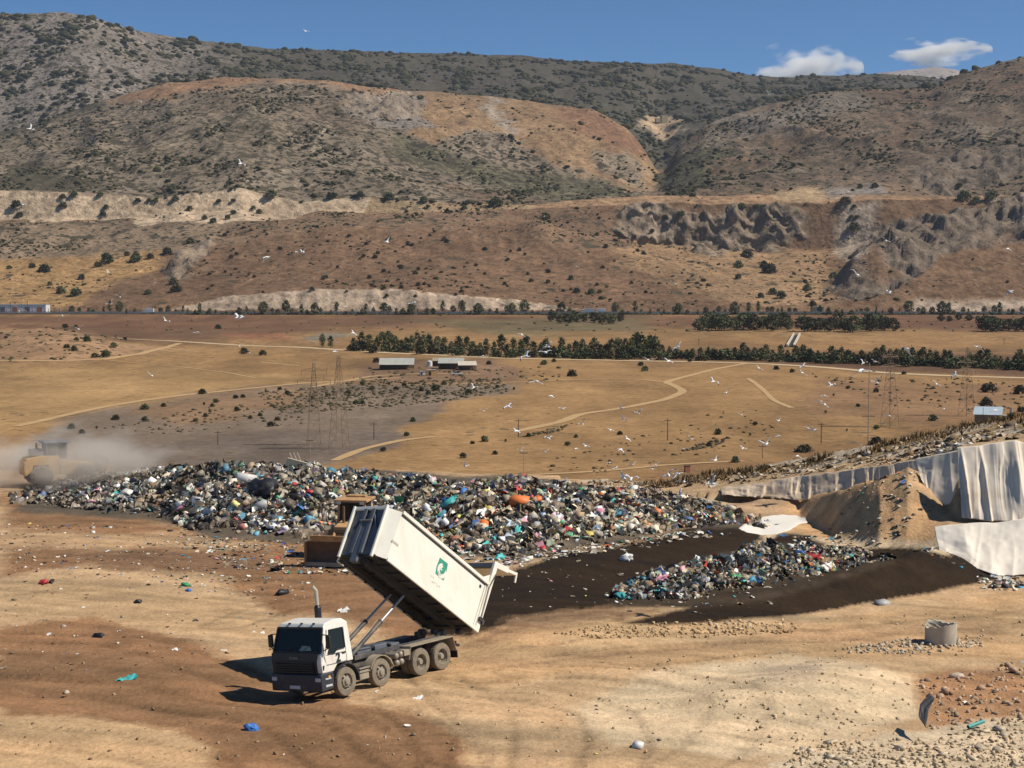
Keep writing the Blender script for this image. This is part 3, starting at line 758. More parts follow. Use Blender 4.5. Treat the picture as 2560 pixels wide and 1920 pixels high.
# far pale mountain
am = np.linspace(.10, .40, 160)
c = curve([(1700, 240, 7000), (2060, 215, 7000), (2180, 184, 7000), (2260, 175, 7000), (2340, 168, 7000), (2390, 174, 7000), (2420, 186, 7000), (2470, 196, 7000), (2560, 205, 7000), (3000, 230, 7000)])
ym = np.linspace(0, 1, 60)
YM = 6200 + 800 * ym[:, None] + 0 * am[None]
ZM = (np.interp(am, c[0], c[2])[None] - 340) * (1 - ym[:, None]) * 0 + np.interp(am, c[0], c[2])[None] * (.45 + .55 * ym[:, None])
XM = am[None] * YM
ZM = ZM + 26 * fbm(XM / 120, YM / 260, 601, 4) * np.minimum(1, 4 * (1 - ym[:, None]) + .12) + 14 * ridged(XM / 60, YM / 200, 603, 3) * np.minimum(1, 3 * (1 - ym[:, None]))
mc = np.tile(np.array((.33, .285, .265)), (XM.size, 1)) * (1 + .35 * fbm(XM.ravel() / 60, YM.ravel() / 160, 607, 4))[:, None]
mme = np_mesh('far_mountain', np.stack([XM.ravel(), YM.ravel(), ZM.ravel()], 1), grid_faces(*ZM.shape), True, {'Col': mc, 'Scrub': np.full(XM.size, .32)})
tag(link('far_mountain', mme, MAT_HILL), kind='structure')

# ground height anywhere on the hills by pixel: nearest visible vertex
_vis_hill = (rowseg <= 8)
def on_hill(px, py, rlo=0, rhi=8):
    m = (rowseg >= rlo) & (rowseg <= rhi)
    d = (fpx - px) ** 2 + (fpy - py) ** 2
    d = np.where(m, d, 1e12)
    i = int(np.argmin(d)); 
    return Vector(HV[i])
# ================================================================== VEHICLES
DUST = (.36, .27, .17)
M = {}
M['white_paint'] = plain_mat('white_paint', (.74, .71, .64), .35, 0, .05, 3, dirt=(.45, .36, .25), dirt_amt=.12)
M['container_paint'] = plain_mat('container_paint', (.80, .77, .67), .45, 0, .05, 1.2, dirt=(.60, .50, .36), dirt_amt=.22)
M['grey_steel'] = plain_mat('grey_steel', (.13, .14, .16), .5, .2, .2, 3, dirt=(.2, .18, .15), dirt_amt=.3)
M['black_plastic'] = plain_mat('black_plastic', (.018, .018, .02), .45, 0, .2, 5, dirt=(.10, .08, .06), dirt_amt=.15)
M['bumper'] = plain_mat('grey_bumper', (.035, .037, .045), .5, 0, .2, 4, dirt=(.16, .13, .10), dirt_amt=.25)
M['tyre'] = plain_mat('dusty_tyre', (.20, .165, .12), .9, 0, .25, 6, bump=.4)
M['rim'] = plain_mat('dusty_rim', (.30, .26, .20), .6, .2, .2, 8)
M['hub_dark'] = plain_mat('wheel_recess', (.05, .045, .04), .8)
M['chassis'] = plain_mat('chassis', (.06, .06, .065), .6, 0, .3, 4, dirt=(.22, .18, .13), dirt_amt=.45)
M['dust_plate'] = plain_mat('dusty_plate', (.30, .25, .18), .8, 0, .2, 3)
M['dark_floor'] = plain_mat('dirty_underside', (.045, .04, .034), .8, 0, .3, 2, dirt=(.09, .07, .05), dirt_amt=.3)
M['chrome'] = plain_mat('cylinder_rod', (.42, .43, .44), .45, .4, .1)
M['amber'] = plain_mat('amber_lens', (.85, .45, .03), .3)
M['lamp'] = plain_mat('lamp_lens', (.50, .52, .55), .15, 0, .1, spec=.6)
M['pipe'] = plain_mat('exhaust_pipe', (.52, .46, .36), .45, .3, .1)
M['green'] = plain_mat('green_print', (.045, .29, .19), .5)
M['white_print'] = plain_mat('white_print', (.76, .75, .68), .5)
M['faded_print'] = plain_mat('faded_print', (.52, .47, .38), .6)
M['black_print'] = plain_mat('black_print', (.02, .03, .03), .5)
M['silver'] = plain_mat('silver_letters', (.18, .18, .18), .4, .5)
M['yellow'] = plain_mat('yellow_paint', (.56, .32, .075), .7, 0, .2, 2, dirt=(.32, .22, .12), dirt_amt=.5)
M['orange_rust'] = plain_mat('worn_orange_steel', (.46, .27, .12), .8, 0, .25, 3, dirt=(.26, .155, .085), dirt_amt=.5)
M['rust'] = plain_mat('rusty_steel', (.13, .078, .05), .85, 0, .3, 3, dirt=(.15, .085, .05), dirt_amt=.35)
M['track'] = plain_mat('track_steel', (.085, .07, .055), .75, .2, .3, 4, dirt=(.25, .17, .10), dirt_amt=.4)
M['worn_steel'] = plain_mat('worn_steel', (.30, .26, .21), .55, .3, .2, 5)
M['bright_latch'] = plain_mat('yellow_hook', (.75, .55, .05), .5)
def grime(mat, scale, col, amt):
    n, l = mat.node_tree.nodes, mat.node_tree.links; b = n['Principled BSDF']; src = b.inputs['Base Color'].links[0].from_socket
    tc = N(n, 'ShaderNodeTexCoord'); mp = N(n, 'ShaderNodeMapping'); mp.inputs['Scale'].default_value = scale; l.new(tc.outputs['Object'], mp.inputs[0])
    ns = N(n, 'ShaderNodeTexNoise'); ns.inputs['Scale'].default_value = 1.0; ns.inputs['Detail'].default_value = 6; ns.inputs['Roughness'].default_value = .65; l.new(mp.outputs[0], ns.inputs['Vector'])
    mr = N(n, 'ShaderNodeMapRange'); mr.inputs[1].default_value = .48; mr.inputs[2].default_value = .78; mr.inputs[4].default_value = amt; l.new(ns.outputs[0], mr.inputs[0])
    mm = N(n, 'ShaderNodeMix', data_type='RGBA'); l.new(mr.outputs[0], mm.inputs[0]); l.new(src, mm.inputs[6]); mm.inputs[7].default_value = (*col, 1); l.new(mm.outputs[2], b.inputs['Base Color'])
grime(M['container_paint'], (2.6, 2.6, .5), (.58, .47, .32), .34)
grime(M['white_paint'], (3.0, 3.0, .8), (.52, .44, .32), .25)
def glass_mat(name, col, rough=.06):
    m, n, l, b = nt(name)
    b.inputs['Base Color'].default_value = (*col, 1); b.inputs['Roughness'].default_value = rough
    b.inputs['Specular IOR Level'].default_value = .22
    return m
M['glass'] = glass_mat('dark_glass', (.016, .019, .017), .16)
M['paper'] = plain_mat('dashboard_paper', (.22, .28, .26), .6)

def text_part(body, size, mat, parent, name, Mx):
    cu = bpy.data.curves.new(name, 'FONT'); cu.body = body; cu.size = size; cu.align_x = 'CENTER'; cu.align_y = 'CENTER'; cu.extrude = .004; cu.offset = size * .035; cu.resolution_u = 3
    to = bpy.data.objects.new(name, cu); COL.objects.link(to)
    dg = bpy.context.evaluated_depsgraph_get(); dg.update()
    me = bpy.data.meshes.new_from_object(to.evaluated_get(dg))
    bpy.data.objects.remove(to, do_unlink=True)
    me.transform(Mx); me.materials.clear()
    return link(name, me, mat, parent)

truck = empty('hooklift_truck', (TRK['x'], TRK['y'], 0), 0, 'white hooklift truck with four axles and number 2 on its door, tipping a container', 'truck')
truck.rotation_euler = (TRK['rl'], -TRK['pt'], TRK['hd'])
AX = (0, -1.92, -4.30, -5.60)
def yw(z):   # half width of the cab by height
    return float(np.interp(z, [0, 1.7, 2.62, 2.76, 2.84], [1.235, 1.235, 1.155, 1.10, 0.98]))
def cab_prism(poly, mat, name, parent, grow=0.0, bevel=.03):
    m = MB(); m.prism(poly, -1, 1)
    for p in m.v: p.y = math.copysign(yw(p.z) + grow, p.y)
    return m.build(name, mat, parent, bevel=bevel, seg=3)
FR = .12
cab = cab_prism([(1.26, 1.0), (1.29, 1.35), (1.26, 1.66), (1.19, 1.78), (0.93, 2.62), (0.82, 2.75), (0.2, 2.83), (-.18, 2.81), (-.36, 2.66), (-.43, 1.24), (.42, 1.24), (.66, 1.0)], M['white_paint'], 'cab_shell', truck, bevel=.05)
cab_prism([(1.36, .36), (1.37, .95), (1.30, 1.01), (.70, 1.01), (.66, .86), (.72, .40)], M['bumper'], 'bumper', truck, grow=.015, bevel=.05)
# black grille panel over the whole front with slats
m = MB(); m.add([(1.295, -1.19, 1.02), (1.295, 1.02, 1.02), (1.335, 1.02, 1.45), (1.305, 1.10, 1.74), (1.305, -1.19, 1.74), (1.335, -1.19, 1.45)], [(0, 1, 2, 5), (5, 2, 3, 4)])
g = m.build('grille', M['black_plastic'], truck)
sl = g.modifiers.new('solid', 'SOLIDIFY'); sl.thickness = .03
for i in range(5):
    z = 1.06 + i * .09
    m = MB(); m.box((1.35, -.05, z), (.05, 1.9, .05)); m.build('grille_slat', M['black_plastic'], g, bevel=.01)
text_part('SCANIA', .125, M['silver'], truck, 'front_lettering', Matrix(((0, 0, 1, 1.345), (1, 0, 0, -.05), (0, 1, 0, 1.56), (0, 0, 0, 1))))
# windscreen
def wsx(z): return float(np.interp(z, [1.78, 2.62], [1.19, .93])) + .012
m = MB(); m.add([(wsx(1.76), -1.14, 1.76), (wsx(1.76), 1.14, 1.76), (wsx(2.56), 1.07, 2.56), (wsx(2.56), -1.07, 2.56)], [(0, 1, 2, 3)])
ws = m.build('windscreen', M['glass'], truck)
m = MB(); z0, z1 = 1.80, 1.98
m.add([(wsx(z0) + .006, .10, z0), (wsx(z0) + .006, .72, z0 + .02), (wsx(z1) + .006, .60, z1), (wsx(z1) + .006, .22, z1)], [(0, 1, 2, 3)]); m.build('paper_on_dashboard', M['paper'], ws)
m = MB()
for a, b in (((wsx(1.76) + .01, -1.17, 1.76), (wsx(2.58) + .01, -1.09, 2.58)), ((wsx(1.76) + .01, 1.17, 1.76), (wsx(2.58) + .01, 1.09, 2.58)), ((wsx(2.58) + .01, -1.1, 2.6), (wsx(2.58) + .01, 1.1, 2.6)), ((wsx(1.74) + .01, -1.18, 1.75), (wsx(1.74) + .01, 1.18, 1.75))):
    m.beam(a, b, .07, .07)
m.build('windscreen_frame', M['black_plastic'], ws)
for yy in (-.55, .25):
    m = MB(); m.beam((1.225, yy, 1.76), (1.10, yy + .5, 2.10), .02, .02); m.build('wiper', M['black_plastic'], ws)
for s in (1, -1):
    # door with window, handle
    def side(pts, off): return [(x, s * (yw(z) + off), z) for x, z in pts]
    m = MB(); f = side([(1.02, 1.30), (1.10, 1.62), (.98, 1.80), (.80, 2.56), (-.02, 2.56), (-.05, 1.30)], .006); m.add(f, [tuple(range(6))])
    door = m.build('door', M['white_paint'], truck)
    m = MB(); f = side([(.90, 1.70), (.80, 1.86), (.70, 2.48), (.02, 2.48), (.02, 1.80), (.45, 1.78), (.60, 1.66)], .014); m.add(f, [tuple(range(7))]); w = m.build('door_window', M['glass'], door)
    m = MB()
    q = side([(.92, 1.68), (.82, 1.86), (.72, 2.50), (0.0, 2.50), (0.0, 1.78), (.45, 1.76), (.60, 1.64)], .018)
    for i in range(7): m.beam(q[i], q[(i + 1) % 7], .035, .03)
    m.build('window_seal', M['black_plastic'], door)
    m = MB(); m.beam((-.06, s * 1.245, 1.26), (-.06, s * 1.175, 2.5), .012, .012); m.beam((-.06, s * 1.247, 1.28), (1.02, s * 1.247, 1.28), .012, .012); m.beam((.15, s * 1.243, 1.63), (1.05, s * 1.243, 1.63), .01, .012)
    m.build('door_seam', M['bumper'], door)
    m = MB(); m.box((.08, s * 1.25, 1.60), (.18, .03, .06)); m.build('door_handle', M['black_plastic'], door, bevel=.01)
    # mirror
    m = MB(); m.box((1.05, s * 1.44, 2.12), (.11, .20, .46)); mr_ = m.build('mirror', M['black_plastic'], truck, bevel=.03)
    m = MB(); m.beam((1.05, s * 1.17, 2.38), (1.05, s * 1.44, 2.36), .035, .035); m.build('mirror_arm', M['black_plastic'], mr_)
    m = MB(); m.beam((1.12, s * 1.22, 1.80), (1.06, s * 1.44, 1.90), .03, .03); m.build('mirror_arm', M['black_plastic'], mr_)
    # lights
    m = MB(); m.box((1.32, s * 1.08, .80), (.12, .26, .14)); m.build('headlight', M['lamp'], truck, bevel=.02)
    m = MB(); m.box((1.0, s * 1.25, .80), (.30, .03, .06)); m.build('side_marker', M['lamp'], truck, bevel=.01)
    m = MB(); m.box((.95, s * 1.257, .86), (.10, .04, .07)); m.build('indicator', M['amber'], truck, bevel=.01)
    m = MB(); m.box((.98, s * 1.25, .55), (.34, .03, .08)); m.build('bumper_step', M['lamp'], truck, bevel=.01)
    m = MB(); m.add(side([(1.255, 1.05), (1.285, 1.3), (1.1, 1.33), (1.1, 1.05)], .008), [(0, 1, 2, 3)]); m.build('air_deflector', M['white_paint'], truck)
    m = MB(); m.add(side([(1.24, 1.12), (1.24, 1.29), (1.14, 1.29), (1.14, 1.25), (1.18, 1.12)], .014), [(0, 1, 2, 3, 4)]); m.build('deflector_slot', M['black_plastic'], truck)
text_part('2', .46, M['black_print'], truck, 'door_number', Matrix(((-1, 0, 0, .40), (0, 0, 1, 1.262), (0, 1, 0, 1.46), (0, 0, 0, 1))))
m = MB(); m.box((1.385, -.05, .52), (.02, .52, .12)); m.build('number_plate', M['lamp'], truck)
# roof ribs, marker lamps
for yy in (-.6, 0, .6):
    m = MB(); m.box((.85, yy, 2.745), (.06, .10, .05)); m.build('roof_marker', M['black_plastic'], truck, bevel=.01)
# exhaust stack behind the cab
m = MB(); m.cyl((-.62, -.55, 1.2), (-.62, -.55, 3.12), .13, 14); m.cyl((-.62, -.55, 3.12), (-.62, -.55, 3.22), .13, 14, .08); ex = m.build('exhaust_stack', M['black_plastic'], truck, smooth=True)
m = MB(); m.cyl((-.62, -.55, 3.2), (-.60, -.55, 3.78), .075, 12); m.cyl((-.60, -.55, 3.76), (-.48, -.60, 3.93), .075, 12, .07); m.build('exhaust_pipe', M['pipe'], ex, smooth=True)
# chassis rails and cross members
for s in (1, -1):
    m = MB(); m.box((-3.1, s * .42, .92), (7.4, .09, .28)); m.build('chassis_rail', M['chassis'], truck, bevel=.01)
    m = MB(); m.box((-3.9, s * .53, 1.16), (5.4, .12, .18)); m.build('subframe_rail', M['chassis'], truck, bevel=.01)
for x in (-1.0, -2.6, -3.6, -5.0, -6.5):
    m = MB(); m.box((x, 0, .94), (.14, .80, .2)); m.build('cross_member', M['chassis'], truck)
for x in AX:
    m = MB(); m.cyl((x, -1.0, .52), (x, 1.0, .52), .10, 10); m.build('axle', M['chassis'], truck)
# wheels
R_ = .525
def wheel(x, s, rear):
    y = s * (1.06 if not rear else 1.03); w = .155
    prof = [(.30, -w), (.44, -w), (.505, -w * .92), (R_, -w * .6), (R_, w * .6), (.505, w * .92), (.44, w), (.30, w)]
    m = MB(); m.lathe(prof, (x, y, R_), n=36)
    if rear: m.lathe(prof, (x, y - s * .34, R_), n=36)
    for k in range(36):
        t = 2 * math.pi * k / 36
        m.beam((x + math.cos(t) * .522, y - w * .55, R_ + math.sin(t) * .522), (x + math.cos(t + .05) * .522, y + w * .55, R_ + math.sin(t + .05) * .522), .05, .025, up=(math.cos(t), 0, math.sin(t)))
    wh = m.build('wheel', M['tyre'], truck, smooth=True)
    m = MB()
    if not rear:
        m.lathe([(.31, w * .95 * s), (.29, w * .7 * s), (.27, w * .3 * s), (.20, w * .9 * s), (.14, w * .95 * s), (.10, w * 1.35 * s), (.0, w * 1.4 * s)], (x, y, R_), n=28)
    else:
        m.lathe([(.31, w * .95 * s), (.285, w * .4 * s), (.27, -w * .6 * s), (.16, -w * .7 * s), (.14, w * .5 * s), (.10, w * .95 * s), (.0, w * .98 * s)], (x, y, R_), n=28)
    m.build('rim', M['rim'], wh, smooth=True)
    if not rear:
        for k in range(8):
            t = 2 * math.pi * k / 8
            c = Vector((x + math.cos(t) * .225, y + s * w * .72, R_ + math.sin(t) * .225))
            m = MB(); m.cyl(c, c + Vector((0, s * .04, 0)), .034, 8); m.build('rim_hole', M['hub_dark'], wh)
for i, x in enumerate(AX):
    for s in (1, -1): wheel(x, s, i >= 2)
# mudguards
def arc_guard(x, s, r, a0, a1, mat, y0=.85, y1=1.26):
    m = MB(); n = 14; vs = []; fs = []
    for k in range(n + 1):
        t = math.radians(a0 + (a1 - a0) * k / n)
        for rr_ in (r, r + .035):
            for yy in (y0, y1): vs.append((x + rr_ * math.cos(t), s * yy, R_ + rr_ * math.sin(t)))
    for k in range(n):
        b = k * 4
        for i, j in ((0, 1), (1, 3), (3, 2), (2, 0)): fs.append((b + i, b + j, b + 4 + j, b + 4 + i))
    fs += [(0, 1, 3, 2), (n * 4, n * 4 + 2, n * 4 + 3, n * 4 + 1)]
    m.add(vs, fs); return m.build('mudguard', mat, truck, smooth=True)
for s in (1, -1):
    arc_guard(0, s, .64, 25, 185, M['bumper'])
    arc_guard(AX[1], s, .62, 20, 160, M['dust_plate'])
    # flat dusty deck plate over the rear axles with drop ends
    m = MB(); m.box((-4.95, s * .98, 1.20), (2.6, .56, .04)); m.beam((-3.66, s * .98, 1.2), (-3.52, s * .98, .72), .56, .03, up=(1, 0, 0)); m.beam((-6.24, s * .98, 1.2), (-6.40, s * .98, .62), .56, .03, up=(1, 0, 0))
    m.build('rear_mudguard', M['dust_plate'], truck, bevel=.008)
    m = MB(); m.box((-6.43, s * .98, .50), (.03, .56, .32)); m.build('mud_flap', M['black_plastic'], truck)
    # steps and battery box between axles 1 and 2
    m = MB(); m.box((-.95, s * 1.02, .62), (.52, .42, .36)); st = m.build('battery_box', M['dust_plate'], truck, bevel=.02)
    m = MB(); m.box((-.95, s * 1.22, .86), (.60, .14, .05)); m.box((-.95, s * 1.22, .72), (.60, .10, .04)); m.build('side_step', M['worn_steel'], st, bevel=.008)
    m = MB(); m.cyl((-3.2, s * .85, .95), (-3.65, s * .85, .95), .2, 12); m.build('brake_chamber', M['chassis'], truck, smooth=True)
    # four air tanks, ends outwards
    for (dx_, dz_) in ((0, 0), (-.26, .02), (0.02, .27), (-.25, .29)):
        m = MB(); c = (-2.95 + dx_, 0, .70 + dz_)
        m.lathe([(0, s * 1.20), (.08, s * 1.19), (.118, s * 1.15), (.122, s * 1.1), (.122, s * .62), (.0, s * .60)], c, n=18); m.build('air_tank', M['worn_steel'], truck, smooth=True)
    m = MB(); m.box((-3.42, s * 1.1, 1.02), (.34, .3, .22)); m.build('valve_box', M['orange_rust'] if s < 0 else M['dust_plate'], truck, bevel=.015)
    m = MB(); m.beam((-2.45, s * 1.22, .98), (-2.62, s * 1.22, .62), .05, .03); m.build('guard_stay', M['worn_steel'], truck)
    # tail lamp bar
    m = MB(); m.box((-6.75, s * .8, .88), (.05, .4, .14)); m.build('tail_lamp', M['rust'], truck, bevel=.01)
m = MB(); m.box((-6.80, 0, .78), (.10, 2.3, .10)); m.build('rear_bumper', M['worn_steel'], truck, bevel=.01)
# deck details on chassis
for (x, y, z, d) in ((-1.1, .2, 1.28, (.5, .5, .25)), (-2.0, .15, 1.30, (.8, .45, .22)), (-2.9, .12, 1.32, (.7, .6, .2)), (-3.7, 0, 1.28, (.5, .9, .12)), (-2.4, -.45, 1.25, (1.2, .3, .2))):
    m = MB(); m.box((x, y, z), d); m.build('hydraulic_block', M['grey_steel'], truck, bevel=.03)
m = MB(); m.cyl((-1.5, .35, 1.36), (-3.4, .35, 1.36), .035, 8); m.cyl((-1.5, .1, 1.42), (-3.2, .25, 1.40), .025, 8); m.build('hydraulic_hose', M['black_plastic'], truck)
# tilt frame: body pose shared with the container
BXR, BZR, BTH, BL, BH = -7.62, 1.25, math.radians(34.2), 6.0, 2.06
Bm = Matrix.Translation((BXR, 0, BZR)) @ Matrix.Rotation(-BTH, 4, 'Y')
for s in (1, -1):
    m = MB(); m.beam((1.2, s * .44, -.16), (BL + .25, s * .44, -.16), .14, .22); m.build('tilt_frame_rail', M['dark_floor'], truck, M=Bm)
m = MB(); m.beam((BL + .35, 0, -.24), (BL + .35, 0, 1.45), .34, .24, up=(1, 0, 0)); m.beam((BL + .30, 0, 1.38), (BL + .02, 0, 1.62), .18, .12); hk = m.build('hook_arm', M['grey_steel'], truck, bevel=.02, M=Bm)
m = MB(); m.box((BL + .06, 0, 1.58), (.14, .12, .30)); m.build('hook', M['bright_latch'], hk, bevel=.02, M=Bm)
for s in (1, -1):
    p0 = Vector((-.95, s * .42, 1.12)); p1 = Bm @ Vector((3.55, s * .36, -.20)); mid_ = p0.lerp(p1, .58)
    m = MB(); m.cyl(p0, mid_, .085, 14); m.cyl(mid_ - (p1 - p0).normalized() * .06, mid_, .10, 14); hc = m.build('tipping_cylinder', M['chassis'], truck, smooth=True)
    m = MB(); m.cyl(mid_, p1, .05, 12); m.build('cylinder_rod', M['chrome'], hc, smooth=True)
    m = MB(); o_ = Vector((0.10, 0, .14)); m.cyl(p0 + o_, mid_ * .95 + p0 * .05 + o_, .018, 6); m.build('hydraulic_pipe', M['worn_steel'], hc)
    m = MB(); m.box((-6.35, s * .52, 1.24), (.5, .16, .28)); m.cyl((-6.5, s * .40, 1.30), (-6.5, s * .66, 1.30), .14, 14); m.build('rear_roller', M['chassis'], truck)

# ---------------------------------------------------------------- container
box = empty('tipping_container', (TRK['x'], TRK['y'], 0), 0, 'cream white tipping container raised on the truck, green square emblem on its side', 'container')
box.rotation_euler = truck.rotation_euler
def cb(m, name, mat, parent=box, **k): return m.build(name, M[mat], parent, M=Bm, **k)
W_ = 1.25; ch = .34
# side walls with chamfered front corners
for s in (1, -1):
    m = MB(); m.box((BL / 2, s * (W_ - .03), BH / 2 + .05), (BL, .06, BH - .1)); sw = cb(m, 'side_wall', 'container_paint')
    m = MB(); m.beam((0, s * (W_ + .03), BH), (BL, s * (W_ + .03), BH), .10, .14); cb(m, 'top_rail', 'container_paint', bevel=.015)
    m = MB(); m.beam((0, s * (W_ + .012), BH - .12), (BL, s * (W_ + .012), BH - .12), .02, .05); cb(m, 'painted_rail_shadow', 'bumper')  # dark strip laid on the wall, paints the shade below the top rail
    m = MB(); m.beam((0, s * (W_ + .02), .06), (BL, s * (W_ + .02), .06), .08, .14); cb(m, 'bottom_rail', 'container_paint', bevel=.015)
    # chamfer panel at the front
    m = MB(); p = [(BL, s * W_), (BL + .42, s * (W_ - .40)), (BL + .42, s * (W_ - .46)), (BL, s * (W_ - .08))]
    m.add([(x, y, z) for z in (0.05, BH) for x, y in p], [(0, 1, 2, 3), (7, 6, 5, 4), (0, 4, 5, 1), (1, 5, 6, 2), (2, 6, 7, 3), (3, 7, 4, 0)]); cb(m, 'front_corner_panel', 'container_paint')
    m = MB(); m.beam((BL + .42, s * (W_ - .42), -.04), (BL + .46, s * (W_ - .42), BH + .08), .10, .12, up=(1, 0, 0)); cb(m, 'front_post', 'container_paint', bevel=.02)
    # rear corner post, latch rods
    m = MB(); m.beam((-.10, s * (W_ + .01), -.02), (-.10, s * (W_ + .01), BH + .05), .12, .26, up=(1, 0, 0)); cb(m, 'rear_post', 'container_paint', bevel=.015)
    m = MB(); m.beam((.14, s * (W_ + .03), .1), (.14, s * (W_ + .03), BH - .15), .05, .05, up=(1, 0, 0)); cb(m, 'rear_rib', 'container_paint', bevel=.01)
    m = MB(); m.cyl((-.10, s * (W_ + .11), .42), (-.02, s * (W_ + .11), BH - .1), .028, 8); lr = cb(m, 'latch_rod', 'worn_steel')
    m = MB(); m.cyl((-.03, s * (W_ + .11), BH - .1), (-.20, s * (W_ + .11), BH + .55), .022, 8); cb(m, 'latch_chain', 'bumper', lr)
    m = MB(); m.box((-.09, s * (W_ + .12), .50), (.26, .10, .16)); m.box((-.24, s * (W_ + .10), .44), (.12, .12, .22)); cb(m, 'latch', 'bumper', bevel=.015)
    m = MB(); m.beam((-.12, s * W_, BH), (-.10, s * W_, BH + .98), .13, .24, up=(1, 0, 0)); m.add([(-.05, s * (W_ - .02), BH + .45), (.55, s * (W_ - .02), BH), (-.05, s * (W_ - .02), BH)], [(0, 1, 2)]); cb(m, 'tailgate_post', 'container_paint', bevel=.015)
    m = MB(); m.box((BL - .15, s * (W_ + .004), 1.72 - .9), (.40, .02, .09)); cb(m, 'wear_strip', 'faded_print')
    m = MB(); m.box((.42, s * (W_ + .006), BH - .32), (.12, .02, .12)); cb(m, 'marker_plate', 'bumper')
    # floor runners
    m = MB(); m.beam((-.1, s * .53, -.05), (BL, s * .53, -.05), .12, .16); cb(m, 'runner', 'dark_floor')
    m = MB(); m.cyl((.15, s * .53, -.16), (.15, s * .75, -.16), .11, 14); cb(m, 'roller', 'chassis')
m = MB(); m.box((BL / 2, 0, .03), (BL, 2.36, .06)); m.box((BL + .18, 0, .04), (.40, 1.9, .06)); cb(m, 'floor', 'dark_floor')
for i in range(9):
    m = MB(); m.box((.35 + i * .66, 0, -.03), (.08, 2.34, .08)); cb(m, 'floor_bearer', 'dark_floor')
m = MB(); m.box((BL + .34, 0, BH / 2 + .05), (.06, 1.62, BH - .05)); fw = cb(m, 'front_wall', 'grey_steel', bevel=.01)
m = MB(); m.beam((BL + .44, .24, .1), (BL + .44, .20, BH - .05), .16, .10, up=(1, 0, 0)); m.beam((BL + .44, -.24, .1), (BL + .44, -.20, BH - .05), .16, .10, up=(1, 0, 0)); m.beam((BL + .40, -.6, 1.2), (BL + .40, -.2, 1.9), .06, .10, up=(1, 0, 0)); m.beam((BL + .40, .6, 1.2), (BL + .40, .2, 1.9), .06, .10, up=(1, 0, 0)); cb(m, 'hook_bar_frame', 'grey_steel', fw, bevel=.01)
m = MB(); m.cyl((BL + .48, -.3, 1.5), (BL + .48, .3, 1.5), .04, 10); cb(m, 'hook_bar', 'worn_steel', fw)
m = MB(); m.beam((BL + .40, -W_ + .42, BH), (BL + .40, W_ - .42, BH), .12, .14); cb(m, 'front_top_rail', 'white_paint', bevel=.015)
# roof sheet set slightly below the rails
m = MB(); m.box((BL / 2, 0, BH - .10), (BL - .1, 2.36, .03)); cb(m, 'tarpaulin_cover', 'dark_floor')
# raised tailgate
m = MB(); m.beam((-.12, -W_, BH + .90), (-.12, W_, BH + .90), .16, .20); tb = cb(m, 'tailgate_beam', 'grey_steel', bevel=.015)
m = MB(); m.beam((-.10, 0, BH + .93), (-1.62, 0, BH + 1.25), 2.40, .07); tg = cb(m, 'tailgate', 'container_paint')
for s in (1, -1):
    m = MB(); m.beam((-.05, s * 1.20, BH + .93), (-1.0, s * 1.20, BH + 1.12), .12, .24); m.beam((-1.0, s * 1.20, BH + 1.12), (-1.62, s * 1.20, BH + 1.26), .08, .13); m.beam((-1.60, s * 1.20, BH + 1.33), (-1.67, s * 1.20, BH + .9), .07, .09, up=(1, 0, 0)); cb(m, 'tailgate_frame', 'container_paint', tg, bevel=.01)
# emblem: green square with a white swirl
lx0, lz0 = 2.92, 1.22
def lp(u, v, off): return (lx0 - u * 1.12, W_ + off, lz0 + v * 1.18)     # u towards the rear, v up
m = MB(); m.add([lp(-.27, .30, .006), lp(.22, .31, .006), lp(.28, .05, .006), lp(.27, -.30, .006), lp(-.24, -.28, .006), lp(-.29, -.05, .006)], [tuple(range(6))]); em = cb(m, 'emblem', 'green')
def crescent(c, r0, r1, a0, a1, n=16, sq=(1, 1)):
    o = []; i_ = []
    for k in range(n + 1):
        t = k / n; a = math.radians(a0 + (a1 - a0) * t); w = math.sin(math.pi * min(1, t * 1.05)) ** .7
        rm = (r0 + r1) / 2; hw = (r1 - r0) / 2 * w
        o.append((c[0] + (rm + hw) * math.cos(a) * sq[0], c[1] + (rm + hw) * math.sin(a) * sq[1])); i_.append((c[0] + (rm - hw) * math.cos(a) * sq[0], c[1] + (rm - hw) * math.sin(a) * sq[1]))
    return o, i_
for c, r0, r1, a0, a1 in (((.02, -.02), .11, .25, 95, 300), ((.04, -.04), .12, .27, 200, 400), ((.0, .03), .02, .10, 40, 330)):
    o, i_ = crescent(c, r0, r1, a0, a1)
    m = MB(); n_ = len(o); m.add([lp(u, v, .011) for u, v in o] + [lp(u, v, .011) for u, v in i_], [(k, k + 1, n_ + k + 1, n_ + k) for k in range(n_ - 1)]); cb(m, 'emblem_swirl', 'white_print', em)
for k, (u, v, w, h) in enumerate(((-.42, -.46, .07, .03), (-.30, -.47, .05, .05), (-.30, -.62, .10, .04), (-.18, -.60, .05, .05), (-.08, -.58, .06, .03), (.02, -.62, .05, .05), (.12, -.58, .08, .03))):
    m = MB(); m.add([lp(u, v, .006), lp(u + w, v, .006), lp(u + w, v + h, .006), lp(u, v + h, .006)], [(0, 1, 2, 3)]); cb(m, 'faded_lettering', 'faded_print', em)

# ---------------------------------------------------------------- bulldozer behind the container
gd = gp(882, 1394)
dz = empty('bulldozer', (gd.x, gd.y, nz(gd.x, gd.y)), math.radians(-100), 'worn orange bulldozer with rusty blade standing behind the tipped container', 'bulldozer')
dz.scale = (1.08, 1.08, 1.08)
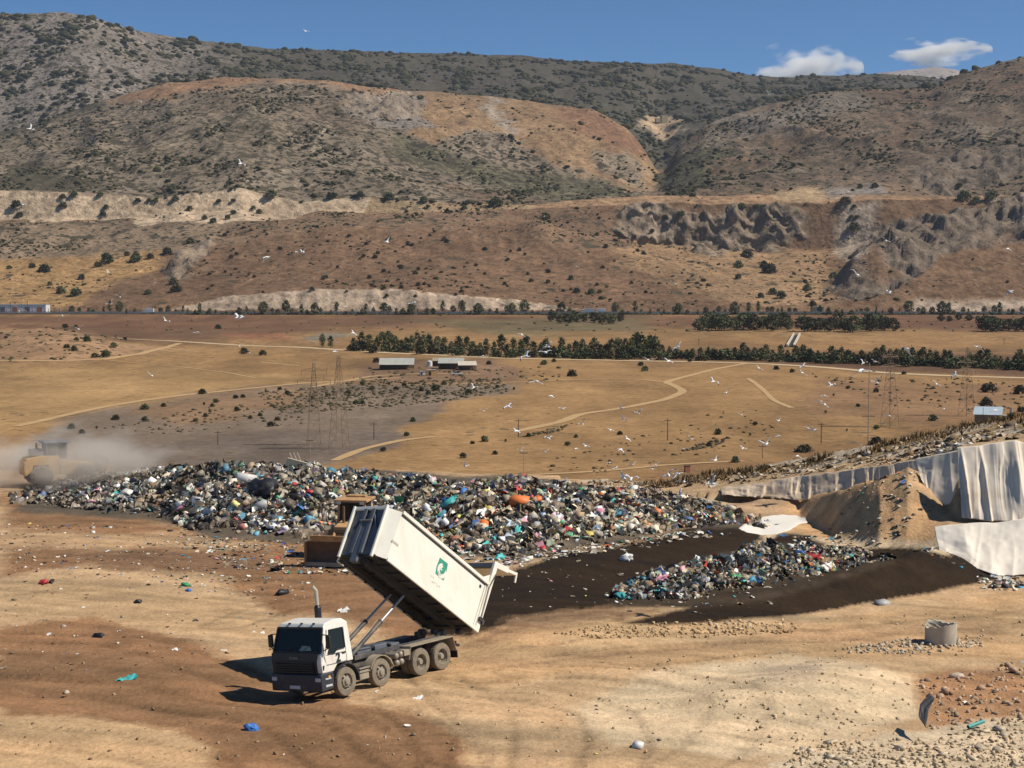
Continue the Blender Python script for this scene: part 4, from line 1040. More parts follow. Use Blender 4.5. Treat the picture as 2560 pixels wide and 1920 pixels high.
# x forward, origin at middle of tracks
for s in (1, -1):
    m = MB(); n = 40; L2, rt = 1.45, .46; pts = []
    for k in range(n):
        t = 2 * math.pi * k / n
        x = (L2 if math.cos(t) >= 0 else -L2) + rt * math.cos(t); z = rt + .02 + rt * math.sin(t); pts.append((x, z))
    m.prism(pts, s * .62, s * 1.18)
    tr = m.build('track', M['track'], dz, smooth=False)
    for k in range(26):
        f = k / 26 * (4 * L2 + 2 * math.pi * rt); 
        if f < 2 * L2: p = (-L2 + f, 2 * rt + .03); up = (0, 0, 1)
        elif f < 2 * L2 + math.pi * rt:
            t = math.pi / 2 - (f - 2 * L2) / rt; p = (L2 + rt * math.cos(t), rt + .02 + rt * math.sin(t)); up = (math.cos(t), 0, math.sin(t))
        elif f < 4 * L2 + math.pi * rt: continue
        else:
            t = -math.pi / 2 - (f - 4 * L2 - math.pi * rt) / rt; p = (-L2 + rt * math.cos(t), rt + .02 + rt * math.sin(t)); up = (math.cos(t), 0, math.sin(t))
        m = MB(); m.beam((p[0], s * .60, p[1]), (p[0], s * 1.20, p[1]), .10, .06, up=up); m.build('track_shoe', M['track'], tr)
    m = MB(); m.prism([(-1.2, .45), (1.2, .45), (1.3, .62), (.6, .72), (-1.2, .72)], s * .60, s * 1.22); m.build('track_frame', M['orange_rust'], dz, bevel=.02)
    m = MB(); m.lathe([(.34, -.06), (.34, .06), (.14, .10), (0, .10)], (-L2, s * 1.20, .50), n=20); m.build('sprocket', M['worn_steel'], dz, smooth=True)
    m = MB(); m.beam((.2, s * 1.34, .55), (2.3, s * 1.34, .50), .16, .26); m.build('push_arm', M['orange_rust'], dz, bevel=.02)
    m = MB(); m.cyl((1.5, s * .45, 1.75), (2.0, s * .45, 1.30), .08, 10); hcl = m.build('lift_cylinder', M['orange_rust'], dz, smooth=True)
    m = MB(); m.cyl((2.0, s * .45, 1.30), (2.42, s * .45, .95), .05, 10); m.build('lift_rod', M['chrome'], hcl, smooth=True)
    m = MB(); m.cyl((1.4, s * 1.25, .80), (2.35, s * 1.0, 1.35), .06, 10); m.build('tilt_strut', M['rust'], dz, smooth=True)
# curved blade, 3.8 m wide, with end plates, top guard and cutting edge
m = MB(); prof = [(2.62, .12), (2.44, .45), (2.38, .85), (2.46, 1.22), (2.62, 1.52)]
vs = []; 
for y in (-1.9, 1.9):
    for x, z in prof: vs.append((x, y, z))
    for x, z in reversed(prof): vs.append((x - .09, y, z))
k = 2 * len(prof)
fs = [tuple(range(k)), tuple(range(2 * k - 1, k - 1, -1))] + [(i, k + i, k + (i + 1) % k, (i + 1) % k) for i in range(k)]
m.add(vs, fs); bl = m.build('blade', M['rust'], dz); bl.scale = (1, .88, .80)
m = MB(); m.box((2.64, 0, .10), (.05, 3.86, .26)); m.build('cutting_edge', M['worn_steel'], bl)
m = MB(); m.prism([(2.62, 1.52), (2.72, 1.90), (2.62, 1.90), (2.50, 1.50)], -1.6, 1.6); m.build('spill_guard', M['orange_rust'], bl)
for s in (1, -1):
    m = MB(); m.prism([(2.70, .05), (2.76, .9), (2.68, 1.56), (2.36, 1.5), (2.26, .85), (2.34, .3)], s * 1.90, s * 1.96); m.build('end_plate', M['orange_rust'], bl)
    for yy in (.5, 1.2):
        m = MB(); m.prism([(2.40, .3), (2.30, .85), (2.42, 1.5), (2.28, 1.4), (2.12, .8), (2.20, .35)], s * yy, s * (yy + .10)); m.build('blade_rib', M['orange_rust'], bl)
m = MB(); m.box((-.1, 0, 1.0), (3.0, 1.15, .7)); m.build('hull', M['rust'], dz, bevel=.03)
m = MB(); m.prism([(1.75, .9), (1.78, 1.85), (.2, 2.0), (.2, .9)], -.48, .48); hd_ = m.build('engine_hood', M['orange_rust'], dz, bevel=.04)
for i in range(6):
    m = MB(); m.box((1.80, 0, 1.0 + i * .13), (.03, .8, .05)); m.build('radiator_slat', M['rust'], hd_)
m = MB(); m.cyl((.95, -.2, 1.9), (.95, -.2, 2.75), .07, 10); m.build('exhaust_stack', M['rust'], dz, smooth=True)
m = MB(); m.cyl((.6, .25, 1.95), (.6, .25, 2.45), .10, 10); m.build('air_cleaner', M['rust'], dz, smooth=True)
cabd = MB(); cabd.box((-.45, 0, 2.25), (1.25, 1.42, 1.25), top=(.94, .92)); cb_ = cabd.build('cab', M['black_plastic'], dz, bevel=.03)
for s in (1, -1):
    m = MB(); m.box((-.45, s * .712, 2.30), (.9, .02, .85)); m.build('cab_window', M['glass'], cb_)
    for x in (.16, -1.06):
        m = MB(); m.beam((x, s * .70, 1.4), (x * .95 - .02, s * .66, 2.92), .12, .14, up=(1, 0, 0)); m.build('rops_post', M['orange_rust'], dz, bevel=.01)
m = MB(); m.box((.185, 0, 2.32), (.02, 1.1, .85)); m.build('cab_windscreen', M['glass'], cb_)
m = MB(); m.box((-.42, 0, 2.95), (1.75, 1.75, .13)); m.box((-.9, 0, 3.05), (.5, 1.0, .12)); rf = m.build('cab_roof', M['orange_rust'], dz, bevel=.03)
for s in (1, -1):
    m = MB(); m.box((.45, s * .6, 2.86), (.08, .2, .12)); m.build('work_lamp', M['lamp'], rf)
    m = MB(); m.box((-.5, s * .9, 1.28), (1.9, .55, .35)); m.build('fender', M['orange_rust'], dz, bevel=.03)
m = MB(); m.box((-1.75, 0, 1.25), (.5, 1.6, .9)); m.build('fuel_tank', M['orange_rust'], dz, bevel=.04)
m = MB(); m.beam((-2.0, 0, .9), (-2.55, 0, .95), .5, .3); m.beam((-2.5, 0, 1.3), (-2.6, 0, .35), .16, .26, up=(1, 0, 0)); m.build('ripper', M['rust'], dz)

# ---------------------------------------------------------------- landfill compactor in the dust on the left
gc = gp(150, 1216)
cp_ = empty('landfill_compactor', (gc.x, gc.y, nz(gc.x, gc.y)), math.radians(28), 'yellow landfill compactor half hidden in blowing dust at the left end of the rubbish', 'compactor')
for x in (-1.55, 1.55):
    for s in (1, -1):
        m = MB(); m.lathe([(.0, -.45), (.68, -.45), (.68, .45), (0, .45)], (x, s * 1.25, .78), n=24); wh = m.build('drum_wheel', M['track'], cp_, smooth=True)
        for k in range(12):
            for j, yy in enumerate((-.28, .0, .28)):
                t = 2 * math.pi * (k + .5 * (j % 2)) / 12
                m = MB(); c = Vector((x + .74 * math.cos(t), s * 1.25 + yy, .78 + .74 * math.sin(t))); m.beam(c - Vector((math.cos(t), 0, math.sin(t))) * .08, c + Vector((math.cos(t), 0, math.sin(t))) * .06, .16, .12, up=(0, 1, 0)); m.build('cleat', M['worn_steel'], wh)
m = MB(); m.prism([(-2.55, .95), (-2.6, 2.05), (-1.4, 2.25), (-.2, 2.2), (-.2, .85), (-.9, .8), (-1.0, 1.55), (-2.1, 1.55), (-2.15, .95)], -.85, .85); m.build('engine_body', M['yellow'], cp_, bevel=.04)
m = MB(); m.box((-2.62, 0, 1.35), (.25, 1.75, 1.05)); m.build('rear_guard', M['yellow'], cp_, bevel=.04)
m = MB(); m.prism([(-.1, .8), (-.1, 1.5), (.7, 1.65), (2.3, 1.55), (2.4, .85), (1.9, .7)], -.8, .8); m.build('front_frame', M['yellow'], cp_, bevel=.04)
m = MB(); m.box((-.35, 0, 2.55), (1.5, 1.5, 1.15), top=(.95, .93)); cc = m.build('cab', M['bumper'], cp_, bevel=.03)
for s in (1, -1):
    m = MB(); m.box((-.35, s * .745, 2.6), (1.15, .02, .85)); m.build('cab_window', M['glass'], cc)
    for x in (.36, -1.06, -.35):
        m = MB(); m.beam((x, s * .755, 2.0), (x, s * .71, 3.1), .07, .08, up=(1, 0, 0)); m.build('cab_post', M['grey_steel'], cc)
m = MB(); m.box((-.35, 0, 3.18), (1.95, 1.8, .12)); m.build('cab_roof', M['grey_steel'], cp_, bevel=.03)
m = MB(); m.cyl((-1.6, .3, 2.2), (-1.6, .3, 3.1), .08, 10); m.build('exhaust_stack', M['rust'], cp_)
m = MB(); m.box((-1.7, 0, 2.45), (.9, 1.2, .45)); m.build('air_intake', M['grey_steel'], cp_, bevel=.03)
m = MB(); vs = []
for y in (-1.9, 1.9):
    for x, z in ((3.25, .15), (3.10, .5), (3.06, .9), (3.16, 1.35), (3.06, 1.35), (2.94, .9), (2.98, .5), (3.12, .15)): vs.append((x, y, z))
m.add(vs, [tuple(range(8)), tuple(range(15, 7, -1))] + [(i, 8 + i, 8 + (i + 1) % 8, (i + 1) % 8) for i in range(8)]); bl = m.build('blade', M['yellow'], cp_)
for i in range(7):
    m = MB(); m.beam((3.1, -1.8 + i * .6, 1.35), (3.1, -1.8 + i * .6, 1.9), .06, .06, up=(1, 0, 0)); m.build('trash_rack_bar', M['rust'], bl)
m = MB(); m.beam((3.1, -1.85, 1.9), (3.1, 1.85, 1.9), .07, .07); m.build('trash_rack_rail', M['rust'], bl)
for s in (1, -1):
    m = MB(); m.beam((1.0, s * .6, .9), (3.0, s * .6, .6), .18, .22); m.build('blade_arm', M['yellow'], cp_)
# ================================================================== RUBBISH, LININGS, STONES
def ico(sub=0):
    t = (1 + 5 ** .5) / 2
    v = [(-1, t, 0), (1, t, 0), (-1, -t, 0), (1, -t, 0), (0, -1, t), (0, 1, t), (0, -1, -t), (0, 1, -t), (t, 0, -1), (t, 0, 1), (-t, 0, -1), (-t, 0, 1)]
    f = [(0, 11, 5), (0, 5, 1), (0, 1, 7), (0, 7, 10), (0, 10, 11), (1, 5, 9), (5, 11, 4), (11, 10, 2), (10, 7, 6), (7, 1, 8), (3, 9, 4), (3, 4, 2), (3, 2, 6), (3, 6, 8), (3, 8, 9), (4, 9, 5), (2, 4, 11), (6, 2, 10), (8, 6, 7), (9, 8, 1)]
    v = [tuple(c / math.hypot(1, t) for c in p) for p in v]
    for _ in range(sub):
        mid = {}; nf = []
        def mp(a, b):
            k = (min(a, b), max(a, b))
            if k not in mid:
                p = [(v[a][i] + v[b][i]) / 2 for i in range(3)]; L = math.sqrt(sum(c * c for c in p)); v.append(tuple(c / L for c in p)); mid[k] = len(v) - 1
            return mid[k]
        for a, b, c in f:
            x, y, z = mp(a, b), mp(b, c), mp(c, a); nf += [(a, x, z), (b, y, x), (c, z, y), (x, y, z)]
        f = nf
    return np.array(v, float), np.array(f, np.int32)

rg = np.random.default_rng(5)
def crumple(sub, amp, sq):
    v, f = ico(sub)
    v = v * (1 + amp * (rg.random((len(v), 1)) * 2 - 1)) * np.array(sq)
    return v, f
def sheet(n, amp):
    g = np.linspace(-1, 1, n); x, y = np.meshgrid(g, g); z = amp * (rg.random(x.shape) * 2 - 1)
    x = x * (1 + .3 * (rg.random(x.shape) - .5)); y = y * (1 + .3 * (rg.random(x.shape) - .5))
    q = grid_faces(n, n); f = np.concatenate([q[:, [0, 1, 2]], q[:, [0, 2, 3]]])
    return np.stack([x.ravel(), y.ravel(), z.ravel()], 1), f
def boxt():
    v = np.array([(x, y, z) for x in (-1, 1) for y in (-1, 1) for z in (-.6, .6)], float) * (1 + .15 * (rg.random((8, 1)) - .5))
    q = np.array([(0, 1, 3, 2), (4, 6, 7, 5), (0, 4, 5, 1), (2, 3, 7, 6), (0, 2, 6, 4), (1, 5, 7, 3)])
    return v, np.concatenate([q[:, [0, 1, 2]], q[:, [0, 2, 3]]]).astype(np.int32)
def strip():
    v = np.array([(-1.6, -.14, 0), (-1.6, .14, 0.1), (-.5, -.14, .25), (-.5, .14, .2), (.5, -.14, -.1), (.5, .14, 0), (1.6, -.14, .3), (1.6, .14, .25)])
    f = np.array([(0, 2, 1), (1, 2, 3), (2, 4, 3), (3, 4, 5), (4, 6, 5), (5, 6, 7)], np.int32)
    return v, f
TPL = [crumple(0, .7, (1, .75, .42)) for _ in range(4)] + [sheet(3, .5) for _ in range(4)] + [boxt()] + [strip()]
TP_W = np.array([.07, .07, .07, .07, .15, .15, .15, .15, .05, .09]); TP_W /= TP_W.sum()

PALETTE = [((.30, .245, .17), 14), ((.20, .16, .11), 18), ((.12, .095, .07), 18), ((.025, .025, .026), 15), ((.055, .05, .045), 10), ((.44, .40, .34), 10), ((.74, .72, .66), 10), ((.62, .53, .39), 8),
           ((.05, .13, .34), 2.4), ((.06, .27, .40), 2.2), ((.06, .35, .33), 1.8), ((.05, .22, .11), 1.6), ((.45, .06, .05), 1.3), ((.62, .17, .05), .9), ((.60, .30, .36), 1.4), ((.62, .50, .12), 1.3), ((.30, .20, .11), 6), ((.22, .27, .20), 4), ((.20, .13, .22), .8), ((.30, .36, .42), 3)]
PC = np.array([p[0] for p in PALETTE]); PW = np.array([p[1] for p in PALETTE], float); PW /= PW.sum()

def rand_rot(n, flat=0.0):
    q = rg.normal(size=(n, 4)); q /= np.linalg.norm(q, axis=1, keepdims=True)
    if flat > 0:
        a = rg.random(n) * 2 * np.pi; t = np.stack([np.cos(a / 2), 0 * a, 0 * a, np.sin(a / 2)], 1) + (1 - flat) * .6 * q; q = t / np.linalg.norm(t, axis=1, keepdims=True)
    w, x, y, z = q.T
    return np.stack([np.stack([1 - 2 * (y * y + z * z), 2 * (x * y - z * w), 2 * (x * z + y * w)], -1), np.stack([2 * (x * y + z * w), 1 - 2 * (x * x + z * z), 2 * (y * z - x * w)], -1), np.stack([2 * (x * z - y * w), 2 * (y * z + x * w), 1 - 2 * (x * x + y * y)], -1)], 1)

def scatter(name, pos, size, cols, flat=0.0, tpl=TPL, tw=TP_W, mat=None, lift=.25, label=None, cat=None):
    n = len(pos); which = rg.choice(len(tpl), n, p=tw); R = rand_rot(n, flat)
    Vs, Fs, Cs = [], [], []; o = 0
    for k, (v, f) in enumerate(tpl):
        idx = np.where(which == k)[0]
        if len(idx) == 0: continue
        P = np.einsum('nij,vj->nvi', R[idx], v) * size[idx][:, None, None]
        P = P + pos[idx][:, None, :]; P[..., 2] += (size[idx] * lift)[:, None]
        Vs.append(P.reshape(-1, 3)); Fs.append((f[None] + (np.arange(len(idx)) * len(v))[:, None, None] + o).reshape(-1, 3)); o += len(idx) * len(v)
        Cs.append(np.repeat(cols[idx], len(v), 0))
    me = np_mesh(name, np.concatenate(Vs), np.concatenate(Fs), False, {'Col': np.concatenate(Cs)})
    ob = link(name, me, mat); tag(ob, label, cat, kind='stuff'); return ob

def vcol_mat(name, rough=.6, spec=.3, scale=3.0, var=.25):
    m, n, l, b = nt(name); a = N(n, 'ShaderNodeAttribute', attribute_name='Col'); tc = N(n, 'ShaderNodeTexCoord')
    ns = N(n, 'ShaderNodeTexNoise'); ns.inputs['Scale'].default_value = scale; ns.inputs['Detail'].default_value = 3; l.new(tc.outputs['Object'], ns.inputs['Vector'])
    mr = N(n, 'ShaderNodeMapRange'); mr.inputs[1].default_value = .3; mr.inputs[2].default_value = .7; mr.inputs[3].default_value = 1 - var; mr.inputs[4].default_value = 1 + var; l.new(ns.outputs[0], mr.inputs[0])
    mx = N(n, 'ShaderNodeVectorMath', operation='SCALE'); l.new(a.outputs['Color'], mx.inputs[0]); l.new(mr.outputs[0], mx.inputs['Scale']); l.new(mx.outputs[0], b.inputs['Base Color'])
    b.inputs['Roughness'].default_value = rough; b.inputs['Specular IOR Level'].default_value = spec; return m
MAT_RUB = vcol_mat('mixed_rubbish', .55, .35)
MAT_STONE = vcol_mat('broken_stone', .95, .1)
MAT_OBJ = objcol_mat('plastic_and_card', .5, .35)

def sample_mound(mo, n, a0=None, a1=None, y_front=.0, y_back=.5, thin=0.0):
    out = np.zeros((0, 2))
    a_lo = mo.a[0] if a0 is None else a0; a_hi = mo.a[-1] if a1 is None else a1
    while len(out) < n:
        a = rg.uniform(a_lo, a_hi, n * 2); t = rg.uniform(-y_front, 1 + y_back, n * 2)
        ty = np.interp(a, mo.a, mo.ty); cy = np.interp(a, mo.a, mo.cy)
        Y = ty + t * (cy - ty)
        keep = rg.random(n * 2) < np.where(t < .12, .30 + .5 * np.clip(t / .12, 0, 1), 1.0)
        keep &= (t > .34 * vnoise(a * Y / 1.7, a * 0 + .5, 811) - .05) | (rg.random(n * 2) < .16)
        h = mo.h(a, Y); keep &= (h > .03) | (rg.random(n * 2) < .10)
        out = np.concatenate([out, np.stack([a * Y, Y], 1)[keep]])
    return out[:n]
def with_z(P): return np.concatenate([P, near_z(P[:, 0], P[:, 1])[:, None]], 1)
def psize(n, lo, hi, p=2.2): return lo + (hi - lo) * rg.random(n) ** p

P1 = with_z(sample_mound(M_TRASH, 33000, y_front=.05)); c1 = PC[rg.choice(len(PC), len(P1), p=PW)] * rg.uniform(.75, 1.2, (len(P1), 1))
# left end of the heap and parts near the dark soil are greyer
lf = sstep(.0, -.24, P1[:, 0] / P1[:, 1]) * .45
gm = c1.mean(1, keepdims=True); c1 = c1 * (1 - lf[:, None]) + (gm * .75 + .02) * np.array((1.05, 1, .9)) * lf[:, None]
soilm = sstep(.05, .4, fbm(P1[:, 0] / 2.4, P1[:, 1] / 2.4, 805, 3))[:, None] * .75; c1 = c1 * (1 - soilm) + np.array((.17, .125, .08)) * rg.uniform(.5, 1.3, (len(P1), 1)) * soilm
big_n = fbm(P1[:, 0] / 3, P1[:, 1] / 3, 801, 2); c1 *= (1 + .5 * np.clip(big_n, -.7, .7))[:, None]
scatter('loose_rubbish', P1, psize(len(P1), .045, .30, 2.3), np.clip(c1 * 1.28, .014, .85), mat=MAT_RUB, label='dense loose rubbish covering the long heap behind the truck', cat='rubbish')
P2 = with_z(sample_mound(M_HEAP, 8000, y_front=.05, y_back=.3)); c2 = PC[rg.choice(len(PC), len(P2), p=PW)] * rg.uniform(.8, 1.25, (len(P2), 1))
scatter('loose_rubbish', P2, psize(len(P2), .035, .24, 2.3), np.clip(c2, .01, .85), mat=MAT_RUB, label='loose rubbish covering the smaller heap on the dark soil', cat='rubbish')
# litter strewn over the ground, denser by the heaps
def gpoly(poly, n):
    o = []; p = np.array(poly, float); lo = p.min(0); hi = p.max(0)
    while len(o) < n:
        q = lo + (hi - lo) * rg.random((n, 2)); k = inpoly(q[:, 0], q[:, 1], poly)
        o += [tuple(x) for x in q[k]]
    o = np.array(o[:n]); G = [gp(a, b) for a, b in o]; return np.array([(g.x, g.y) for g in G])
LT = [(gpoly([(450, 1340), (1050, 1370), (1050, 1450), (600, 1420), (430, 1370)], 900), .04, .16), (gpoly([(0, 1290), (500, 1330), (800, 1420), (760, 1500), (0, 1430)], 760), .03, .13), (gpoly([(0, 1430), (760, 1500), (700, 1640), (0, 1700)], 130), .03, .12),
      (gpoly([(1030, 1390), (1700, 1345), (1850, 1340), (1550, 1400), (1250, 1430)], 700), .05, .22), (gpoly([(1250, 1430), (1700, 1400), (1560, 1500), (1250, 1560)], 60), .04, .14), (gpoly([(1500, 1490), (2100, 1460), (2300, 1420), (1900, 1530), (1550, 1545)], 60), .04, .14),
      (gpoly([(0, 1700), (2560, 1560), (2560, 1900), (0, 1900)], 90), .03, .09), (gpoly([(2080, 1390), (2340, 1390), (2440, 1450), (2200, 1420)], 60), .06, .2), (gpoly([(2440, 1440), (2560, 1435), (2560, 1480), (2460, 1470)], 160), .05, .2),
      (gpoly([(1950, 1340), (2400, 1320), (2400, 1345), (2150, 1385), (2000, 1370)], 260), .05, .2), (gpoly([(2240, 1240), (2330, 1290), (2440, 1340), (2380, 1345), (2250, 1290)], 150), .05, .2)]
LP = with_z(np.concatenate([l[0] for l in LT])); LS = np.concatenate([psize(len(l[0]), l[1], l[2], 2) for l in LT])
lw = PW.copy(); lw[[5, 6, 7]] *= 2.5; lw /= lw.sum()
scatter('scattered_litter', LP, LS, np.clip(PC[rg.choice(len(PC), len(LP), p=lw)], .02, .85), flat=.7, mat=MAT_RUB, lift=.12, label='small scraps of litter strewn over the brown ground', cat='litter')

# stones: rubble by the ring, along the spoil bank, bottom right, dike rim
def chunk():
    v, f = boxt(); v = v * np.array((1, .75, .9)) * (1 + .75 * (rg.random((8, 3)) - .5)); return v, f
ST = [chunk() for _ in range(4)]; SW = np.full(4, .25)
def poly_z(poly, n): return with_z(gpoly(poly, n))
S_ = [(poly_z([(1950, 1905), (2010, 1865), (2200, 1850), (2320, 1850), (2560, 1790), (2760, 1780), (2760, 1925), (1950, 1925)], 1700), .01, .085, (.48, .375, .25)), (poly_z([(1380, 1590), (1500, 1570), (1780, 1552), (2000, 1560), (1980, 1585), (1500, 1605)], 800), .012, .085, (.45, .315, .175)),
      (poly_z([(2100, 1625), (2250, 1600), (2450, 1590), (2460, 1615), (2300, 1635), (2120, 1635)], 520), .012, .085, (.44, .36, .26)), (poly_z([(2290, 1700), (2560, 1650), (2760, 1640), (2760, 1790), (2320, 1830)], 520), .02, .12, (.42, .30, .2)),
      (poly_z([(1900, 1560), (2560, 1500), (2560, 1640), (1500, 1700)], 160), .015, .07, (.42, .32, .22)), (poly_z([(900, 1650), (2200, 1640), (2200, 1900), (900, 1900)], 260), .012, .06, (.45, .34, .22)), (poly_z([(0, 1450), (900, 1600), (900, 1900), (0, 1900)], 200), .012, .07, (.30, .2, .12)),
      (poly_z([(2050, 1345), (2270, 1175), (2440, 1335)], 420), .02, .11, (.44, .29, .17)), (poly_z([(1700, 1690), (2300, 1700), (2250, 1840), (1900, 1870)], 240), .012, .07, (.5, .39, .25))]
SPn = np.concatenate([s[0] for s in S_]); SSz = np.concatenate([psize(len(s[0]), s[1], s[2], 2.5) for s in S_]); SCl = np.concatenate([np.tile(s[3], (len(s[0]), 1)) * rg.uniform(.7, 1.2, (len(s[0]), 1)) for s in S_])
scatter('stone_rubble', SPn, SSz, SCl, tpl=ST, tw=SW, mat=MAT_STONE, lift=.15, label='pale broken stones and clods scattered over the haul ground', cat='stones')
# rim of the dike: broken sheets, stones and dry tufts
ra = rg.uniform(DK_A0 + .005, .42, 1500); rY = np.interp(ra, DK['t'][0], DK['t'][1]) + rg.uniform(.8, 8.5, 1500) * np.interp(ra, [.05, .3], [.5, 1.0])
RP = with_z(np.stack([ra * rY, rY], 1)); rc_ = np.array([(.44, .36, .27), (.33, .25, .17), (.13, .10, .075), (.52, .46, .38), (.2, .14, .08)])[rg.integers(0, 5, 1500)]
scatter('rim_debris', RP, psize(1500, .04, .30, 2.2), rc_, flat=.6, mat=MAT_STONE, lift=.15, label='broken sheet scraps and stones along the rim of the lined dike', cat='debris')
ta = rg.uniform(DK_A0 + .01, .42, 2200); tY = np.interp(ta, DK['r'][0], DK['r'][1]) + rg.normal(-.3, 1.6, 2200)
TPn = with_z(np.stack([ta * tY, tY], 1))
TUFT = []
for _ in range(3):
    vs = []; fs = []
    for k in range(7):
        an = rg.random() * 6.28; l_ = .5 + .6 * rg.random(); t_ = .3 + .4 * rg.random(); b_ = len(vs); w_ = .12
        vs += [(-w_ * math.sin(an), w_ * math.cos(an), -.1), (w_ * math.sin(an), -w_ * math.cos(an), -.1), (l_ * t_ * math.cos(an), l_ * t_ * math.sin(an), l_)]; fs.append((b_, b_ + 1, b_ + 2))
    TUFT.append((np.array(vs), np.array(fs, np.int32)))
def rot_z_scatter(name, P, S, C, tpl, mat, **kw):
    return scatter(name, P, S, C, flat=1.0, tpl=tpl, tw=np.full(len(tpl), 1 / len(tpl)), mat=mat, lift=.1, **kw)
rot_z_scatter('dry_grass', TPn, rg.uniform(.12, .42, 2200) * (.35 + 1.0 * sstep(.35, .75, vnoise(TPn[:, 0] / 2.2, TPn[:, 1] / 2.2, 61))), np.array([(.26, .17, .08), (.17, .12, .06), (.12, .085, .05)])[rg.integers(0, 3, 2200)], TUFT, MAT_STONE, label='dry brown grass and brush along the outer rim of the dike', cat='grass')

# ------------------------------------------------ single large pieces on the heaps
def piece_mesh(kind, i):
    if kind == 'bag':
        v, f = ico(2); n_ = fbm(v[:, 0] * 2.1 + i * 9, v[:, 1] * 2.1 + v[:, 2] * 1.7, 900 + i, 3); v = v * (1 + .75 * n_[:, None]) * np.array((1, .82, .58))
    elif kind == 'sheet':
        v, f = sheet(8, .18); v[:, 2] += .5 * fbm(v[:, 0] * 1.3 + i * 3, v[:, 1] * 1.3, 930 + i, 3); v[:, 1] *= .55 + .3 * (i % 3)
    elif kind == 'carton': v, f = boxt()
    else: v, f = crumple(1, .25, (1, .7, .4))
    return np_mesh(kind, v, f, kind == 'bag')
PM = {k: [piece_mesh(k, i) for i in range(4)] for k in ('bag', 'sheet', 'carton', 'lump')}
for k in PM:
    for me in PM[k]: me.materials.append(MAT_OBJ)
COLN = [('black', (.022, .022, .025), 26), ('white', (.70, .69, .66), 18), ('pale grey', (.42, .42, .41), 12), ('brown', (.30, .19, .10), 10), ('blue', (.05, .16, .45), 9), ('turquoise', (.07, .40, .40), 9), ('green', (.06, .33, .14), 6), ('red', (.50, .05, .05), 5), ('orange', (.70, .19, .05), 4), ('pink', (.66, .30, .38), 5), ('yellow', (.68, .55, .14), 5), ('beige', (.58, .47, .33), 9)]
cwt = np.array([c[2] for c in COLN], float); cwt /= cwt.sum()
KN = {'bag': ('rubbish_bag', 'plastic rubbish bag', 'bag'), 'sheet': ('plastic_sheet', 'crumpled plastic sheet', 'plastic sheet'), 'carton': ('cardboard_box', 'battered box', 'box'), 'lump': ('cloth_bundle', 'bundled cloth', 'cloth')}
def place_name(px, mo):
    if mo is M_HEAP: return 'on the smaller heap beside the dark soil'
    if px < 450: return 'on the dusty left end of the long heap'
    if px < 800: return 'on the long heap left of the tipped container'
    if px < 1250: return 'on the long heap behind the tipped container'
    return 'on the right part of the long heap'
def add_piece(kind, p, size, ci, where, i=None, tilt=.5):
    cn, cc, _ = COLN[ci]
    nm, ln, cat = KN[kind]
    o = link(nm, PM[kind][random.randrange(4) if i is None else i])
    f = random.uniform(.8, 1.15); o.color = (min(cc[0] * f, .9), min(cc[1] * f, .9), min(cc[2] * f, .9), 1)
    o.location = (p[0], p[1], p[2] + size * .22); o.scale = (size * random.uniform(.8, 1.25), size * random.uniform(.7, 1.1), size * random.uniform(.7, 1.1))
    o.rotation_euler = (random.uniform(-tilt, tilt), random.uniform(-tilt, tilt), random.uniform(0, 6.28))
    tag(o, f'{cn} {ln} {where}', cat, f'{cn} {cat} pieces {where}')
    return o
for mo, n, lo, hi in ((M_TRASH, 205, .17, .52), (M_HEAP, 60, .13, .38)):
    Q = with_z(sample_mound(mo, n, y_front=0, y_back=.05))
    for q in Q:
        pxq, pyq = proj(*q)
        add_piece(random.choices(('bag', 'sheet', 'carton', 'lump'), (3, 6, 1.2, 2.5))[0], q, lo + (hi - lo) * random.random() ** 2.2, int(rg.choice(len(COLN), p=cwt)), place_name(pxq, mo))
